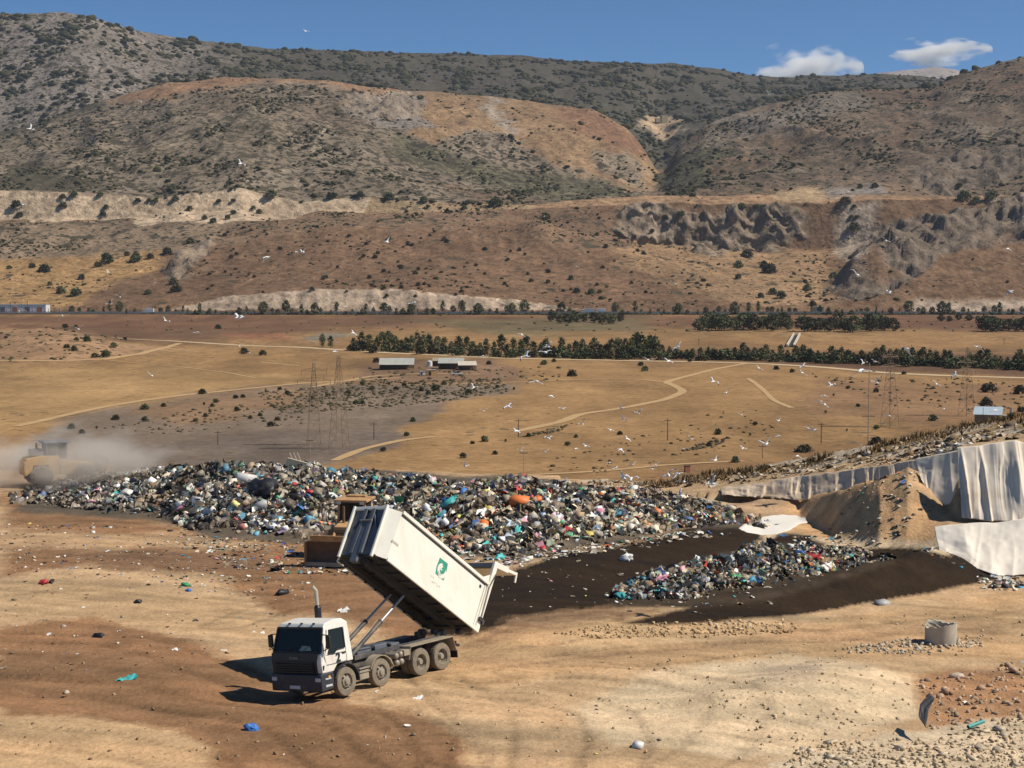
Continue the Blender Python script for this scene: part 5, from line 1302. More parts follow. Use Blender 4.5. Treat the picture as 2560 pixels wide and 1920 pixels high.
# noticeable pieces seen in the photograph (pixel, kind, colour, size, where)
for px, py, kind, cn, sz, where, on in (
        (628, 1824, 'bag', 'blue', .22, 'alone on the brown ground in front of the truck', 0), (1595, 1868, 'carton', 'white', .17, 'on the pale ground at the bottom of the picture', 0),
        (316, 1699, 'sheet', 'turquoise', .30, 'on brown ground left of the truck', 0), (166, 1733, 'lump', 'beige', .14, 'on brown ground at the far left', 0), (108, 1459, 'bag', 'red', .26, 'beside a dark rag on the left ground', 0),
        (130, 1455, 'lump', 'black', .26, 'beside a red bag on the left ground', 0), (465, 1464, 'bag', 'green', .24, 'among litter on the ground left of the bulldozer', 0), (472, 1478, 'bag', 'blue', .16, 'among litter on the ground left of the bulldozer', 0),
        (345, 1506, 'lump', 'black', .26, 'alone on tan ground left of the exhaust stack', 0), (246, 1593, 'lump', 'black', .28, 'on a tan streak far left of the truck cab', 0), (440, 1625, 'sheet', 'white', .16, 'on tan ground between the left edge and the cab', 0),
        (706, 1486, 'lump', 'black', .40, 'under the shade left of the raised container', 0), (860, 1528, 'sheet', 'white', .26, 'on brown ground just above the truck cab', 0), (1045, 1746, 'sheet', 'white', .16, 'beside the front wheel of the truck', 0),
        (692, 1425, 'sheet', 'black', .62, 'lying in the bulldozer shadow', 0), (1760, 1428, 'sheet', 'white', .5, 'on the dark soil between the two heaps', 0), (1568, 1400, 'bag', 'white', .45, 'at the toe of the long heap on dark soil', 0),
        (2205, 1512, 'carton', 'pale grey', .26, 'on the front slope of the dark soil bank', 0), (1555, 1475, 'sheet', 'turquoise', .5, 'at the left tip of the smaller heap', 0), (1556, 1495, 'bag', 'turquoise', .32, 'at the left foot of the smaller heap', 0),
        (2030, 1398, 'sheet', 'red', .62, 'on top of the smaller heap', 0), (2000, 1390, 'bag', 'blue', .35, 'on top of the smaller heap', 0), (1205, 1267, 'bag', 'orange', .50, 'half way up the heap behind the raised tailgate', 0),
        (1265, 1315, 'sheet', 'orange', .55, 'low on the heap right of the raised container', 0), (1190, 1280, 'sheet', 'turquoise', .75, 'on the heap just right of the container top', 0), (1305, 1210, 'sheet', 'turquoise', .7, 'on the crest of the long heap', 0),
        (968, 1195, 'sheet', 'red', .6, 'on the heap crest above the container', 0), (615, 1215, 'carton', 'white', .55, 'high on the heap left of the bulldozer', 0), (655, 1242, 'bag', 'black', .95, 'large one on the heap left of the bulldozer', 0), (470, 1215, 'bag', 'beige', .55, 'on the grey left shoulder of the heap', 0),
        (770, 1202, 'carton', 'red', .4, 'near the crest left of the bulldozer', 0), (1250, 1340, 'sheet', 'beige', .6, 'at the heap foot right of the container', 0), (1250, 1398, 'bag', 'turquoise', .35, 'beside the raised tailgate on dark soil', 0)):
    p = gp(px, py)
    for _ in range(12):
        z = nz(p.x, p.y); p = gp(px, py, z) if abs(z - p.z) > .01 else p
    add_piece(kind, (p.x, p.y, nz(p.x, p.y)), sz, [c[0] for c in COLN].index(cn), where, tilt=.25)
# broken furniture on top of the heap
M['board'] = plain_mat('pale_board', (.56, .47, .34), .7, 0, .1, 3)
M['dark_wood'] = plain_mat('dark_wood', (.06, .05, .045), .7)
gf = at(742, 1168, 109.5)
jk = empty('broken_furniture', (gf.x, gf.y, nz(gf.x, gf.y) - .1), .3, 'broken furniture boards sticking up on the crest of the long heap', 'furniture')
for c, d, r in (((0, 0, .75), (1.5, .08, .6), (.35, .3, .1)), ((-.9, .1, .5), (1.3, .1, .28), (.2, -.75, 0)), ((.6, -.1, .3), (1.9, .10, .12), (0, .25, .2))):
    m = MB(); m.box(c, d, rot=Matrix.Rotation(r[2], 4, 'Z') @ Matrix.Rotation(r[1], 4, 'Y') @ Matrix.Rotation(r[0], 4, 'X')); m.build('board', M['board'] if d[2] > .4 or d[0] > 1.8 else M['dark_wood'], jk, bevel=.01)
for x in (-.2, .05, .3):
    m = MB(); m.beam((x, 0, .9), (x - .25, .05, 1.55), .06, .06, up=(0, 1, 0)); m.build('broken_leg', M['board'], jk)

# ------------------------------------------------ single stones
stone_me = []
for i in range(5):
    v, f = chunk() if i < 4 else ico(1); v = v * (1 + .35 * fbm(v[:, 0] * 1.6 + i * 5, v[:, 1] * 1.6 + v[:, 2] * 1.3, 950 + i, 3)[:, None]) * np.array((1, .85, .68)); v = np.round(v * 1.7) / 1.7 * .55 + v * .5; me = np_mesh('stone', v, f); me.materials.append(MAT_OBJ); stone_me.append(me)
def stones(n, poly, lo, hi, col, label, group):
    for q in with_z(gpoly(poly, n)):
        o = link('stone', stone_me[random.randrange(5)]); s = lo + (hi - lo) * random.random() ** 2; o.location = (q[0], q[1], q[2] + s * .2); o.scale = (s, s, s); o.rotation_euler = (random.uniform(-.5, .5), random.uniform(-.5, .5), random.uniform(0, 6.28))
        f = random.uniform(.75, 1.2); o.color = (col[0] * f, col[1] * f, col[2] * f, 1); sz_ = 'large' if s > lo + (hi - lo) * .45 else ('small' if s < lo + (hi - lo) * .08 else 'middling'); tag(o, f'{sz_} {label}', 'stone', f'{sz_} {group}')
stones(46, [(1960, 1900), (2000, 1870), (2110, 1850), (2200, 1870), (2300, 1870), (2500, 1820), (2560, 1850), (2560, 1915), (1960, 1915)], .07, .21, (.52, .42, .30), 'pale broken stone in the rubble at the bottom right corner', 'stones at the bottom right')
stones(26, [(1700, 1570), (1800, 1552), (1960, 1552), (1960, 1572), (1720, 1590)], .06, .16, (.50, .37, .22), 'pale stone along the foot of the dark soil bank', 'stones along the dark bank')
stones(30, [(2110, 1628), (2260, 1600), (2440, 1596), (2440, 1618), (2250, 1632)], .05, .15, (.46, .39, .29), 'grey stone in the rubble round the concrete ring', 'stones round the concrete ring')
stones(18, [(2350, 1700), (2560, 1670), (2560, 1780), (2350, 1810)], .08, .22, (.42, .28, .18), 'reddish clod in the broken earth at the right', 'clods at the right')

# ------------------------------------------------ concrete ring
M['concrete'] = plain_mat('weathered_concrete', (.44, .39, .31), .9, 0, .15, 2.5, bump=.3, dirt=(.30, .25, .19), dirt_amt=.3)
g_ = gp(2352, 1606)
rg_ = empty('concrete_ring', (g_.x, g_.y, nz(g_.x, g_.y) - .12), .4, 'round concrete manhole ring with a broken lip standing in rubble', 'concrete ring')
m = MB(); n = 40; ro, ri, hh = .66, .55, .98; vs = []; 
for k in range(n):
    t = 2 * math.pi * k / n
    top = hh - .10 * max(0, math.sin(t * 2 + .6)) - (.16 if 14 <= k <= 20 else 0) + .03 * math.sin(k * 2.3)
    for r, z in ((ro, 0), (ro, top), (ri, top - .02), (ri, 0)): vs.append((r * math.cos(t), r * math.sin(t), z))
fs = []
for k in range(n):
    a, b = k * 4, ((k + 1) % n) * 4
    fs += [(a, b, b + 1, a + 1), (a + 1, b + 1, b + 2, a + 2), (a + 2, b + 2, b + 3, a + 3)]
m.add(vs, fs); m.build('ring_wall', M['concrete'], rg_, smooth=True)
m = MB(); m.add([(.36, -.60, .02), (.60, -.36, .02), (.47, -.49, .42)], [(0, 1, 2)]); 
for p in m.v: p.x *= 1.02; p.y *= 1.02
m.build('broken_hole', M['black_plastic'], rg_)
m = MB(); m.box((-.1, .15, .80), (.55, .5, .06), rot=Matrix.Rotation(.5, 4, 'Y')); m.build('slab_fragment', M['concrete'], rg_, bevel=.01)

# ------------------------------------------------ geotextile linings
M['geotextile'] = plain_mat('geotextile', (.68, .59, .48), .85, 0, .12, .8, dirt=(.52, .41, .28), dirt_amt=.3, bump=.3)
M['geotextile_white'] = plain_mat('white_geotextile', (.74, .67, .57), .8, 0, .06, .8, bump=.3)
M['geotextile_dusty'] = plain_mat('dusty_geotextile', (.58, .46, .34), .9, 0, .15, .7, dirt=(.42, .31, .2), dirt_amt=.45, bump=.4)
M['geomembrane'] = plain_mat('dark_membrane', (.05, .05, .055), .6)
def lining(name, tops, bots, mat, label, folds, seed, nc=150, nr=40, sag=.25, out=.25):
    """cloth hung between two edge lines given as pixel + distance"""
    T = [at(*p) for p in tops]; B = [at(*p) for p in bots]
    def samp(L, u):
        L = np.array([tuple(p) for p in L]); d = np.concatenate([[0], np.cumsum(np.linalg.norm(np.diff(L, axis=0), axis=1))]); d /= d[-1]
        return np.stack([np.interp(u, d, L[:, j]) for j in range(3)], -1)
    u = np.linspace(0, 1, nc); t_ = samp(T, u); b_ = samp(B, u)
    v = np.linspace(0, 1, nr)[:, None]
    P = t_[None] * (1 - v[..., None]) + b_[None] * v[..., None]
    L = np.linalg.norm(t_[-1] - t_[0])
    xx = u * L
    fold = ridged(xx[None] * folds + .5 * (v - .5) * (vnoise(xx[None] * .3, v * 0, seed + 1) - .5), v * .5 + seed, seed, 2) + .7 * ridged(xx[None] * folds * 2.6 + .3 * v, v * .8, seed + 3, 2) * vnoise(xx[None] * .35, v * 1.1, seed + 5)
    amp = out * (.25 + .75 * np.sin(np.clip(v * 1.25, 0, 1) * np.pi / 2))
    P[..., 1] -= amp * fold * 1.6
    P[..., 2] += .10 * fbm(xx[None] * .8 + 0 * v, v * 3 + 0 * xx[None], seed + 9, 3) - sag * np.sin(v * np.pi) * .3
    me = np_mesh(name, P.reshape(-1, 3), grid_faces(nr, nc), True); o = link(name, me, mat); s_ = o.modifiers.new('solid', 'SOLIDIFY'); s_.thickness = .02
    return tag(o, label, 'lining')
lining('lining_sheet', [(1800, 1219, 114), (1900, 1206, 112), (2000, 1191, 109.6), (2100, 1178, 106.5), (2200, 1164, 103), (2310, 1148, 99.6)], [(1800, 1232, 112.8), (1900, 1240, 110.4), (2000, 1247, 107.6), (2100, 1240, 104.4), (2200, 1232, 101), (2310, 1230, 97.4)], M['geotextile_dusty'], 'low crumpled geotextile lining along the dike behind the soil mound', .75, 5, nc=260, sag=.1, out=.55)
lining('lining_sheet', [(2288, 1150, 98.4), (2340, 1136, 97.6), (2398, 1124, 96.8)], [(2300, 1196, 97.2), (2330, 1248, 96.2), (2352, 1262, 95.9), (2396, 1254, 95.4)], M['geotextile'], 'short grey lining flap with a torn lower edge beside the tall draped sheet', .5, 9, nc=70)
lining('lining_sheet', [(2392, 1118, 95.6), (2450, 1112, 95.3), (2520, 1102, 95), (2536, 1100, 95), (2640, 1140, 94), (2800, 1150, 93), (3200, 1165, 90.5)], [(2404, 1291, 92.6), (2450, 1298, 92.2), (2470, 1300, 92), (2540, 1294, 91.8), (2640, 1296, 91), (2800, 1300, 90), (3200, 1310, 87.5)], M['geotextile'], 'tall geotextile sheet hanging in deep folds on the right dike', .85, 14, nc=480, nr=60, out=.85)
lining('lining_sheet', [(2335, 1318, 90.5), (2400, 1310, 90), (2480, 1306, 89.6), (2560, 1298, 89), (2760, 1290, 87.5), (3200, 1285, 84.5)], [(2345, 1392, 87.5), (2400, 1405, 86.2), (2450, 1424, 85.2), (2520, 1436, 84.6), (2600, 1438, 84), (2760, 1440, 83), (3200, 1445, 80)], M['geotextile_white'], 'white geotextile sheet spread over the low bench at the right edge', .38, 22, nc=320, nr=60, out=.55)
lining('torn_membrane', [(2296, 1170, 98.2), (2330, 1225, 97.0), (2380, 1240, 96.0), (2398, 1236, 95.6)], [(2310, 1215, 97.2), (2345, 1262, 96.2), (2390, 1288, 95.2), (2402, 1290, 94.8)], M['geomembrane'], 'dark membrane showing under the torn grey lining flap', .4, 31, nc=40, nr=16, out=.1)
# rolled pipe and sheet bits on red earth at the right
M['teal_pipe'] = plain_mat('teal_pipe', (.06, .30, .27), .5)
p = gp(2420, 1826); m = MB(); m.lathe([(.055, 0), (.065, 0), (.065, .75), (.055, .75)], (0, 0, 0), 'x', 14); o = m.build('pipe', M['teal_pipe'], None, smooth=True); o.location = (p.x, p.y, nz(p.x, p.y) + .1); o.rotation_euler = (0, -.12, .55); tag(o, 'short teal plastic pipe lying among red earth and stones', 'pipe')
p = gp(2300, 1810); q0 = at(2318, 1740, p.y + .6)
lining('membrane_strip', [(2325, 1735, 54.9), (2300, 1760, 54.5), (2296, 1790, 54.0)], [(2335, 1745, 54.6), (2318, 1772, 54.2), (2312, 1812, 53.5)], M['geomembrane'], 'dark strip of membrane sticking out of the pale bank at right', 1.0, 41, nc=30, nr=10, out=.08)
p = gp(2395, 1690); o = link('boulder', stone_me[4]); o.location = (p.x, p.y, nz(p.x, p.y) + .08); o.scale = (.3, .26, .2); o.color = (.5, .4, .29, 1); tag(o, 'pale boulder half buried in broken earth at the right', 'boulder')
# flat patch of white powder beside the soil mound
def ground_hit(px, py):
    z = 0.0
    for _ in range(14):
        q_ = gp(px, py, z); z = .5 * z + .5 * float(near_z(np.array([q_.x]), np.array([q_.y]), False)[0])
    return gp(px, py, z)
ring = [(1832, 1322), (1858, 1304), (1900, 1287), (1960, 1276), (2000, 1279), (2025, 1275), (2037, 1288), (2015, 1308), (1985, 1325), (1940, 1338), (1890, 1340), (1852, 1334)]
RB = np.array([tuple(ground_hit(*q_)) for q_ in ring]); RB = np.array([RB[(i // 4) % 12] * (1 - (i % 4) / 4) + RB[(i // 4 + 1) % 12] * ((i % 4) / 4) for i in range(48)]); cen = RB.mean(0)
VV = []
for r_ in np.linspace(.04, 1, 14):
    q_ = cen[None] + (RB - cen) * r_ * (1 + .05 * fbm(RB[:, 0] * .9, RB[:, 1] * .9, 971, 2))[:, None]
    zz = near_z(q_[:, 0], q_[:, 1], True) + .01 + .05 * (1 - r_ ** 2) - .16 * sstep(.82, 1.0, r_); VV.append(np.stack([q_[:, 0], q_[:, 1], zz], 1))
VV = np.array(VV); ix = np.arange(14 * 48).reshape(14, 48); FF = np.stack([ix[:-1], np.roll(ix, -1, 1)[:-1], np.roll(ix, -1, 1)[1:], ix[1:]], -1).reshape(-1, 4)
o = link('powder_patch', np_mesh('powder_patch', VV.reshape(-1, 3), [FF, ix[0][None]], True), plain_mat('white_powder', (.66, .63, .57), .95, 0, .06, .6)); tag(o, 'flat patch of white powder spread beside the soil mound', 'powder')
# ================================================================== PLAIN: ROADS, TREES, SHRUBS, MASTS, BUILDINGS
def plain_z_arr(P): return plain_z(P[:, 0], P[:, 1])
M['road_dirt'] = plain_mat('pale_dirt_road', (.50, .37, .22), .95, 0, .12, .3, coord='Object')
M['track_dirt'] = plain_mat('worn_track', (.42, .275, .13), .95, 0, .12, .3)
M['asphalt'] = plain_mat('asphalt', (.06, .06, .062), .9, 0, .15, .5)
def ribbon(name, pts, width, mat, lift=.12, step=4.0):
    W = [on_plain(*p) for p in pts]; L = np.array([(p.x, p.y) for p in W]); d = np.concatenate([[0], np.cumsum(np.hypot(*np.diff(L, axis=0).T))])
    n = max(8, int(d[-1] / step)); s = np.linspace(0, d[-1], n); x = np.interp(s, d, L[:, 0]); y = np.interp(s, d, L[:, 1])
    for _ in range(6): x[1:-1] = (x[:-2] + 2 * x[1:-1] + x[2:]) / 4; y[1:-1] = (y[:-2] + 2 * y[1:-1] + y[2:]) / 4
    tx = np.gradient(x); ty = np.gradient(y); l = np.hypot(tx, ty); nx, ny = -ty / l, tx / l
    rows_ = []
    for k, e in enumerate((-1, -.33, .33, 1)):
        w = width / 2 * e * (1 + .35 * (vnoise(s / 14, s * 0 + k * 7, 77) - .5) * (abs(e) == 1))
        X = x + nx * w; Y = y + ny * w; rows_.append(np.stack([X, Y, plain_z(X, Y) + lift], 1))
    V = np.stack(rows_, 0); me = np_mesh(name, V.reshape(-1, 3), grid_faces(4, n), True); o = link(name, me, mat); return tag(o, kind='structure')
ribbon('dirt_road', [(150, 832), (260, 843), (420, 852), (700, 867), (900, 878), (1280, 897), (1700, 904), (1900, 909), (2050, 918), (2200, 932), (2400, 941), (2560, 945), (2900, 955)], 6.0, M['road_dirt'])
for pts, w in (([(40, 1066), (100, 1053), (200, 1030), (330, 1005), (480, 985), (620, 972), (760, 958), (900, 950), (1000, 945)], 3.4), ([(-300, 903), (100, 903), (260, 899), (350, 886), (410, 870), (450, 858)], 4), ([(260, 899), (420, 914), (560, 930), (640, 945)], 1.6),
               ([(410, 870), (500, 880)], 3), ([(835, 1152), (900, 1125), (1000, 1100), (1090, 1092)], 2.6), ([(1290, 1079), (1400, 1056), (1450, 1035), (1560, 1020), (1660, 1000), (1712, 980), (1690, 966), (1662, 956), (1700, 945), (1780, 925), (1870, 908)], 3.2),
               ([(1662, 956), (1600, 948), (1480, 948), (1250, 957), (1100, 962)], 2.4), ([(1020, 1196), (1300, 1189), (1560, 1175), (1640, 1164), (1860, 1153)], 2.2), ([(1870, 946), (1905, 972), (1935, 1002), (1980, 1020)], 2.0), ([(780, 968), (860, 953), (930, 940), (1060, 934), (1200, 936)], 3.0), ([(650, 905), (750, 915)], 2)):
    ribbon('dirt_track', pts, w, M['track_dirt'], lift=.10, step=3)
# highway: deck, two guard rails
hyY = 1300.0
def hz_(Y): return float(plain_z(np.array([0.]), np.array([Y]))[0])
me = np_mesh('highway', np.array([(-760, 1288, 0), (760, 1288, 0), (760, 1316, 0), (-760, 1316, 0)], float) + np.array((0, 0, hz_(1300) + .35)), np.array([(0, 1, 2, 3)])); tag(link('highway', me, M['asphalt']), kind='structure')
me = np_mesh('highway_marking', np.array([(-760, 1301.6, 0), (760, 1301.6, 0), (760, 1302, 0), (-760, 1302, 0)], float) + np.array((0, 0, hz_(1300) + .37)), np.array([(0, 1, 2, 3)])); tag(link('road_marking', me, M['white_print']), kind='structure')
M['galv'] = plain_mat('galvanised_steel', (.27, .30, .30), .5, .3, .1, .2)
for Y, nm in ((1286.5, 'near'), (1317.5, 'far')):
    z0 = hz_(1300) + .35
    r = empty('guard_rail', (0, Y, z0), 0, f'long grey guard rail along the {nm} edge of the highway', 'guard rail')
    m = MB(); m.box((0, 0, .85), (1520, .12, .42)); m.build('rail', M['galv'], r)
    m = MB()
    for k in range(190): m.box((-756 + k * 8, .12, .4), (.18, .12, .85))
    o = m.build('rail_post', M['galv'], r); o['kind'] = 'stuff'

# ------------------------------------------------ trees
LEAF = [leaf_mat('foliage_dark', (.046, .060, .028), (.125, .135, .062), .5), leaf_mat('foliage_olive', (.066, .074, .032), (.165, .165, .075), .5), leaf_mat('foliage_dusty', (.082, .086, .042), (.18, .168, .085), .5), leaf_mat('foliage_shrub', (.034, .036, .019), (.095, .086, .044), .8)]
M['bark'] = plain_mat('bark', (.10, .075, .055), .9, 0, .2, 3)
def crown_mesh(seed, shape, ncl, card):
    """leaf sprays in clumps inside an uneven envelope, height 1"""
    r = np.random.default_rng(seed); V = []; F = []
    for c in range(ncl):
        h = r.random() ** .8
        if shape == 'tall': z = .16 + .84 * h; rad = .22 * math.sin(math.pi * min(1, .15 + h * .86)) ** .6
        elif shape == 'round': z = .12 + .88 * h; rad = .46 * math.sqrt(max(.02, 1 - (2 * h - .95) ** 2))
        else: z = .08 + .74 * h; rad = .66 * math.sqrt(max(.03, 1 - (h * .93) ** 2.2))
        a = r.random() * 6.283; q = rad * (.25 + .75 * r.random() ** .6); cx, cy = q * math.cos(a), q * math.sin(a)
        for k in range(9):
            p = np.array((cx, cy, z)) + r.normal(size=3) * card * np.array((.9, .9, .75))
            d1 = r.normal(size=3); d1 /= np.linalg.norm(d1); d2 = np.cross(d1, r.normal(size=3)); d2 /= np.linalg.norm(d2)
            s = card * (.5 + .6 * r.random()); b = len(V)
            V += [p - d1 * s, p + d2 * s * .7, p + d1 * s, p - d2 * s * .7]; F.append((b, b + 1, b + 2, b + 3))
    V = np.array(V); V[:, 2] = np.maximum(V[:, 2], .0); return np_mesh('crown', V, np.array(F))
def trunk_mesh(seed, shape):
    r = random.Random(seed); m = MB(); top = .62 if shape != 'shrub' else .35
    m.cyl((0, 0, -.03), (.01, 0, .3), .022, 6, .016); m.cyl((.01, 0, .3), (0, .015, top), .016, 6, .006)
    for k in range(4):
        a = r.random() * 6.28; z = .22 + .09 * k; m.cyl((0.005, 0, z), (.16 * math.cos(a), .16 * math.sin(a), z + .16), .009, 5, .003)
    return m.mesh('trunk')
CR = {'tall': [crown_mesh(100 + i, 'tall', 64, .055) for i in range(5)], 'round': [crown_mesh(120 + i, 'round', 80, .075) for i in range(5)], 'shrub': [crown_mesh(140 + i, 'shrub', 60, .13) for i in range(5)]}
TRK_ME = {k: trunk_mesh(9 + i, k) for i, k in enumerate(CR)}
for k in TRK_ME: TRK_ME[k].materials.append(M['bark'])
CRM = {}
for k in CR:
    for i, me in enumerate(CR[k]):
        for j, lm in enumerate(LEAF):
            c = me.copy(); c.materials.append(lm); CRM[(k, i, j)] = c
def tree(name, shape, loc, h, wide, leaf, label, cat, group):
    tone = ('dark green', 'olive green', 'dusty green', 'brownish dark')[leaf]
    label = label.replace('dark ', tone + ' ', 1) if 'dark ' in label else label.replace('green ', tone + ' ', 1) if 'green ' in label else f'{tone} {label}'
    r = empty(name, loc, random.uniform(0, 6.28), label, cat, f'{tone} {group}'); r.scale = (h * wide, h * wide, h)
    link('crown', CRM[(shape, random.randrange(5), leaf)], None, r); link('trunk', TRK_ME[shape], None, r); return r
# row along the dirt road / canal
bx = [780, 900, 1280, 1600, 1900, 2200, 2560, 2700]; by_ = [869, 878, 892, 897, 902, 912, 924, 930]
px = 806.0
while px < 2690:
    gap = (845 < px < 872) or (1338 < px < 1350)
    if not gap:
        by = float(np.interp(px, bx, by_)) - random.uniform(0, 7); p = on_plain(px, by)
        hh = random.uniform(5.2, 9.2) if px < 1660 else random.uniform(4.0, 8.0)
        if 1590 < px < 1640: hh = random.uniform(9.5, 11.5)
        seg_ = 'near the farm sheds' if px < 1330 else ('in the middle' if px < 1700 else ('behind the right pylons' if px < 2300 else 'at the right end'))
        kind = random.choices(('tall', 'round'), (3, 2))[0]
        lab = ('tall ' if hh > 7 else 'low ') + {'tall': 'slender', 'round': 'broad'}[kind]
        tree('row_tree', kind, p, hh, random.uniform(.9, 1.25) if kind == 'tall' else random.uniform(.55, .75), random.choice((0, 0, 1, 1, 2)), f'{lab} green tree in the dirt road row, {seg_}', 'tree', f'{lab} row trees {seg_}')
    px += random.uniform(12, 21)
# low dark bushes at the foot of the row
px = 880.0
while px < 2600:
    p = on_plain(px, float(np.interp(px, bx, by_)) + random.uniform(-2, 3)); tree('row_bush', 'shrub', p, random.uniform(3, 5.5), random.uniform(.9, 1.3), random.choice((0, 3)), f'dark bush at the foot of the tree row, {"left half" if px < 1340 else ("middle stretch" if px < 1900 else "right stretch")}', 'bush', f'bushes under the tree row {"left" if px < 1340 else ("middle" if px < 1900 else "right")}'); px += random.uniform(20, 38)
# trees along the highway
px = 180.0
while px < 2600:
    Y = random.choice((1278, 1281, 1324, 1328)); x = (px - 1280) / FPX * Y; hgt = random.uniform(2.5, 6.0)
    if random.random() < .16: hgt = random.uniform(8, 10)
    side = 'behind' if Y > 1300 else 'in front of'
    if not (340 < px < 400 or 1440 < px < 1530):
        tree('roadside_tree', random.choice(('round', 'round', 'tall')), (x, Y, pz(x, Y) - .2), hgt, random.uniform(.75, 1.05), random.choice((0, 0, 1, 2)), f'{"tall" if hgt > 7 else ("small" if hgt < 4.5 else "medium")} tree {side} the highway, {"left third" if px < 850 else ("middle" if px < 1700 else "right third")} of the picture', 'tree', f'{"tall" if hgt > 7 else ("small" if hgt < 4.5 else "medium")} roadside trees {side} the highway {"left" if px < 850 else ("middle" if px < 1700 else "right")}')
    px += random.uniform(10, 26)
# dense clumps on the embankment
for x0, x1, yb, hgt, lab in ((1372, 1560, 812, 8, 'left of the embankment gap'), (1742, 1975, 829, 11, 'in the large left clump on the embankment'), (2003, 2250, 832, 11, 'in the large middle clump on the embankment'), (2345, 2450, 806, 6, 'in the small clump on the embankment'), (2455, 2640, 831, 11, 'in the right clump on the embankment')):
    px = x0 + 8
    while px < x1 - 5:
        p = on_plain(px, yb - random.uniform(1, 9)); tree('embankment_tree', 'round', p, hgt * random.uniform(.65, .95), random.uniform(1.1, 1.5), random.choice((0, 0, 3)), f'dense dark tree {lab}', 'tree', f'embankment trees {lab}'); px += random.uniform(17, 26)

# ------------------------------------------------ shrubs on the plain and slopes (pixel of the foot, pixel width)
SHR = [(907, 962, 16), (972, 963, 12), (1089, 977, 26), (1071, 987, 18), (1110, 962, 18), (1053, 978, 16), (1171, 986, 22), (1243, 970, 14), (1285, 975, 12), (890, 1010, 18), (906, 1010, 16), (1032, 1054, 18), (1016, 1090, 18), (1211, 1104, 24), (1264, 1105, 12), (1181, 1110, 14), (1322, 1092, 16), (1440, 1094, 14), (1419, 1114, 18), (1550, 1087, 16), (1158, 1145, 22), (1237, 1136, 16), (958, 1128, 18), (1795, 1086, 24), (1772, 1115, 18), (1223, 911, 16), (1431, 941, 28), (1602, 915, 18), (1612, 928, 22),
       (362, 1024, 24), (409, 1017, 16), (506, 985, 22), (539, 1007, 18), (510, 1013, 12), (531, 1017, 14), (589, 996, 16), (607, 994, 14), (664, 978, 10), (718, 986, 16), (592, 1028, 18), (513, 1042, 16), (490, 1054, 16), (626, 1047, 14), (651, 1040, 14), (694, 1051, 16), (289, 1050, 22), (205, 1084, 18), (179, 1072, 22), (242, 1072, 12), (362, 1053, 20), (677, 1066, 22), (610, 885, 26), (657, 888, 22), (218, 858, 24), (167, 866, 18), (191, 858, 14), (185, 878, 20), (236, 894, 20), (264, 893, 28), (284, 869, 22), (312, 851, 14), (163, 820, 18), (189, 820, 14), (545, 822, 18),
       (1888, 1063, 16), (2191, 1073, 18), (2117, 1078, 10), (2010, 1130, 46), (1838, 1156, 26), (2190, 1112, 34), (1940, 924, 16), (1980, 931, 16), (2120, 972, 14), (2084, 990, 10), (2145, 1017, 14), (2064, 1033, 12), (2190, 981, 18), (1875, 1090, 12), (2473, 980, 52), (2548, 985, 36), (2466, 1016, 36), (2553, 1030, 24), (2332, 1052, 26), (995, 912, 12), (940, 906, 20), (1385, 905, 14), (1360, 912, 20), (1725, 905, 14), (2260, 936, 14), (700, 975, 14), (780, 1000, 20), (820, 992, 16), (870, 985, 16), (930, 975, 18), (990, 975, 16), (1010, 965, 14)]
for px, py, w in SHR:
    p = on_plain(px, py); d = p.y; wm = w * d / FPX
    big_ = 'large ' if w > 23 else ('small ' if w < 15 else '')
    zone_ = ('on the spoil hill at the left' if (px < 330 and py < 900) else 'on the grey scrubland left of the pylons' if px < 760 else 'on the scrubland right of the left pylons' if (px < 1300 and py < 1020) else 'by the dirt road' if py < 945 else 'on the dry field in the middle' if px < 1650 else 'on the right side of the dry field')
    tree('field_shrub', 'shrub' if w > 12 else 'round', p, wm * (.62 if w < 40 else .42), 1.0 if w < 40 else 1.5, random.choice((3, 3, 0)), f'{big_}dark shrub {zone_}', 'shrub', f'{big_}shrubs {zone_}')
HS = [(39, 522, 34), (50, 542, 22), (155, 496, 20), (185, 492, 22), (159, 520, 24), (251, 493, 20), (268, 523, 18), (255, 539, 20), (346, 505, 18), (371, 505, 18), (391, 507, 18), (441, 503, 22), (476, 527, 20), (531, 558, 22), (548, 507, 16), (585, 505, 16), (632, 525, 16), (649, 535, 20), (677, 494, 34), (832, 495, 28), (568, 548, 18), (581, 535, 18), (509, 549, 18), (319, 639, 18), (342, 639, 18), (268, 656, 40), (338, 654, 34), (373, 648, 22), (247, 668, 24), (416, 638, 30), (476, 607, 24), (107, 680, 32), (78, 670, 20), (23, 672, 16), (124, 712, 16), (155, 733, 30), (190, 740, 34), (206, 698, 22), (435, 710, 28), (439, 728, 32), (373, 735, 20), (900, 493, 26), (975, 497, 30), (1058, 507, 26), (1170, 511, 18), (1240, 516, 40), (1121, 531, 16), (1158, 523, 18), (1365, 549, 30),
      (2112, 512, 32), (2132, 577, 34), (2138, 520, 14), (2125, 545, 16), (2142, 544, 14), (1852, 522, 26), (1889, 520, 18), (1865, 645, 34), (1843, 670, 30), (1845, 696, 20), (1926, 682, 40), (1908, 668, 26), (2080, 696, 26), (2125, 647, 16), (1950, 745, 30), (1930, 735, 26), (2020, 725, 26), (2030, 765, 22), (1905, 745, 20), (1425, 700, 18), (1440, 732, 20), (1330, 705, 14), (1480, 735, 22), (2365, 560, 40), (2472, 500, 36), (2412, 500, 40), (2440, 510, 30), (2500, 520, 30), (2400, 470, 22), (2190, 470, 20), (2150, 470, 18), (1700, 540, 26), (1750, 470, 14)]
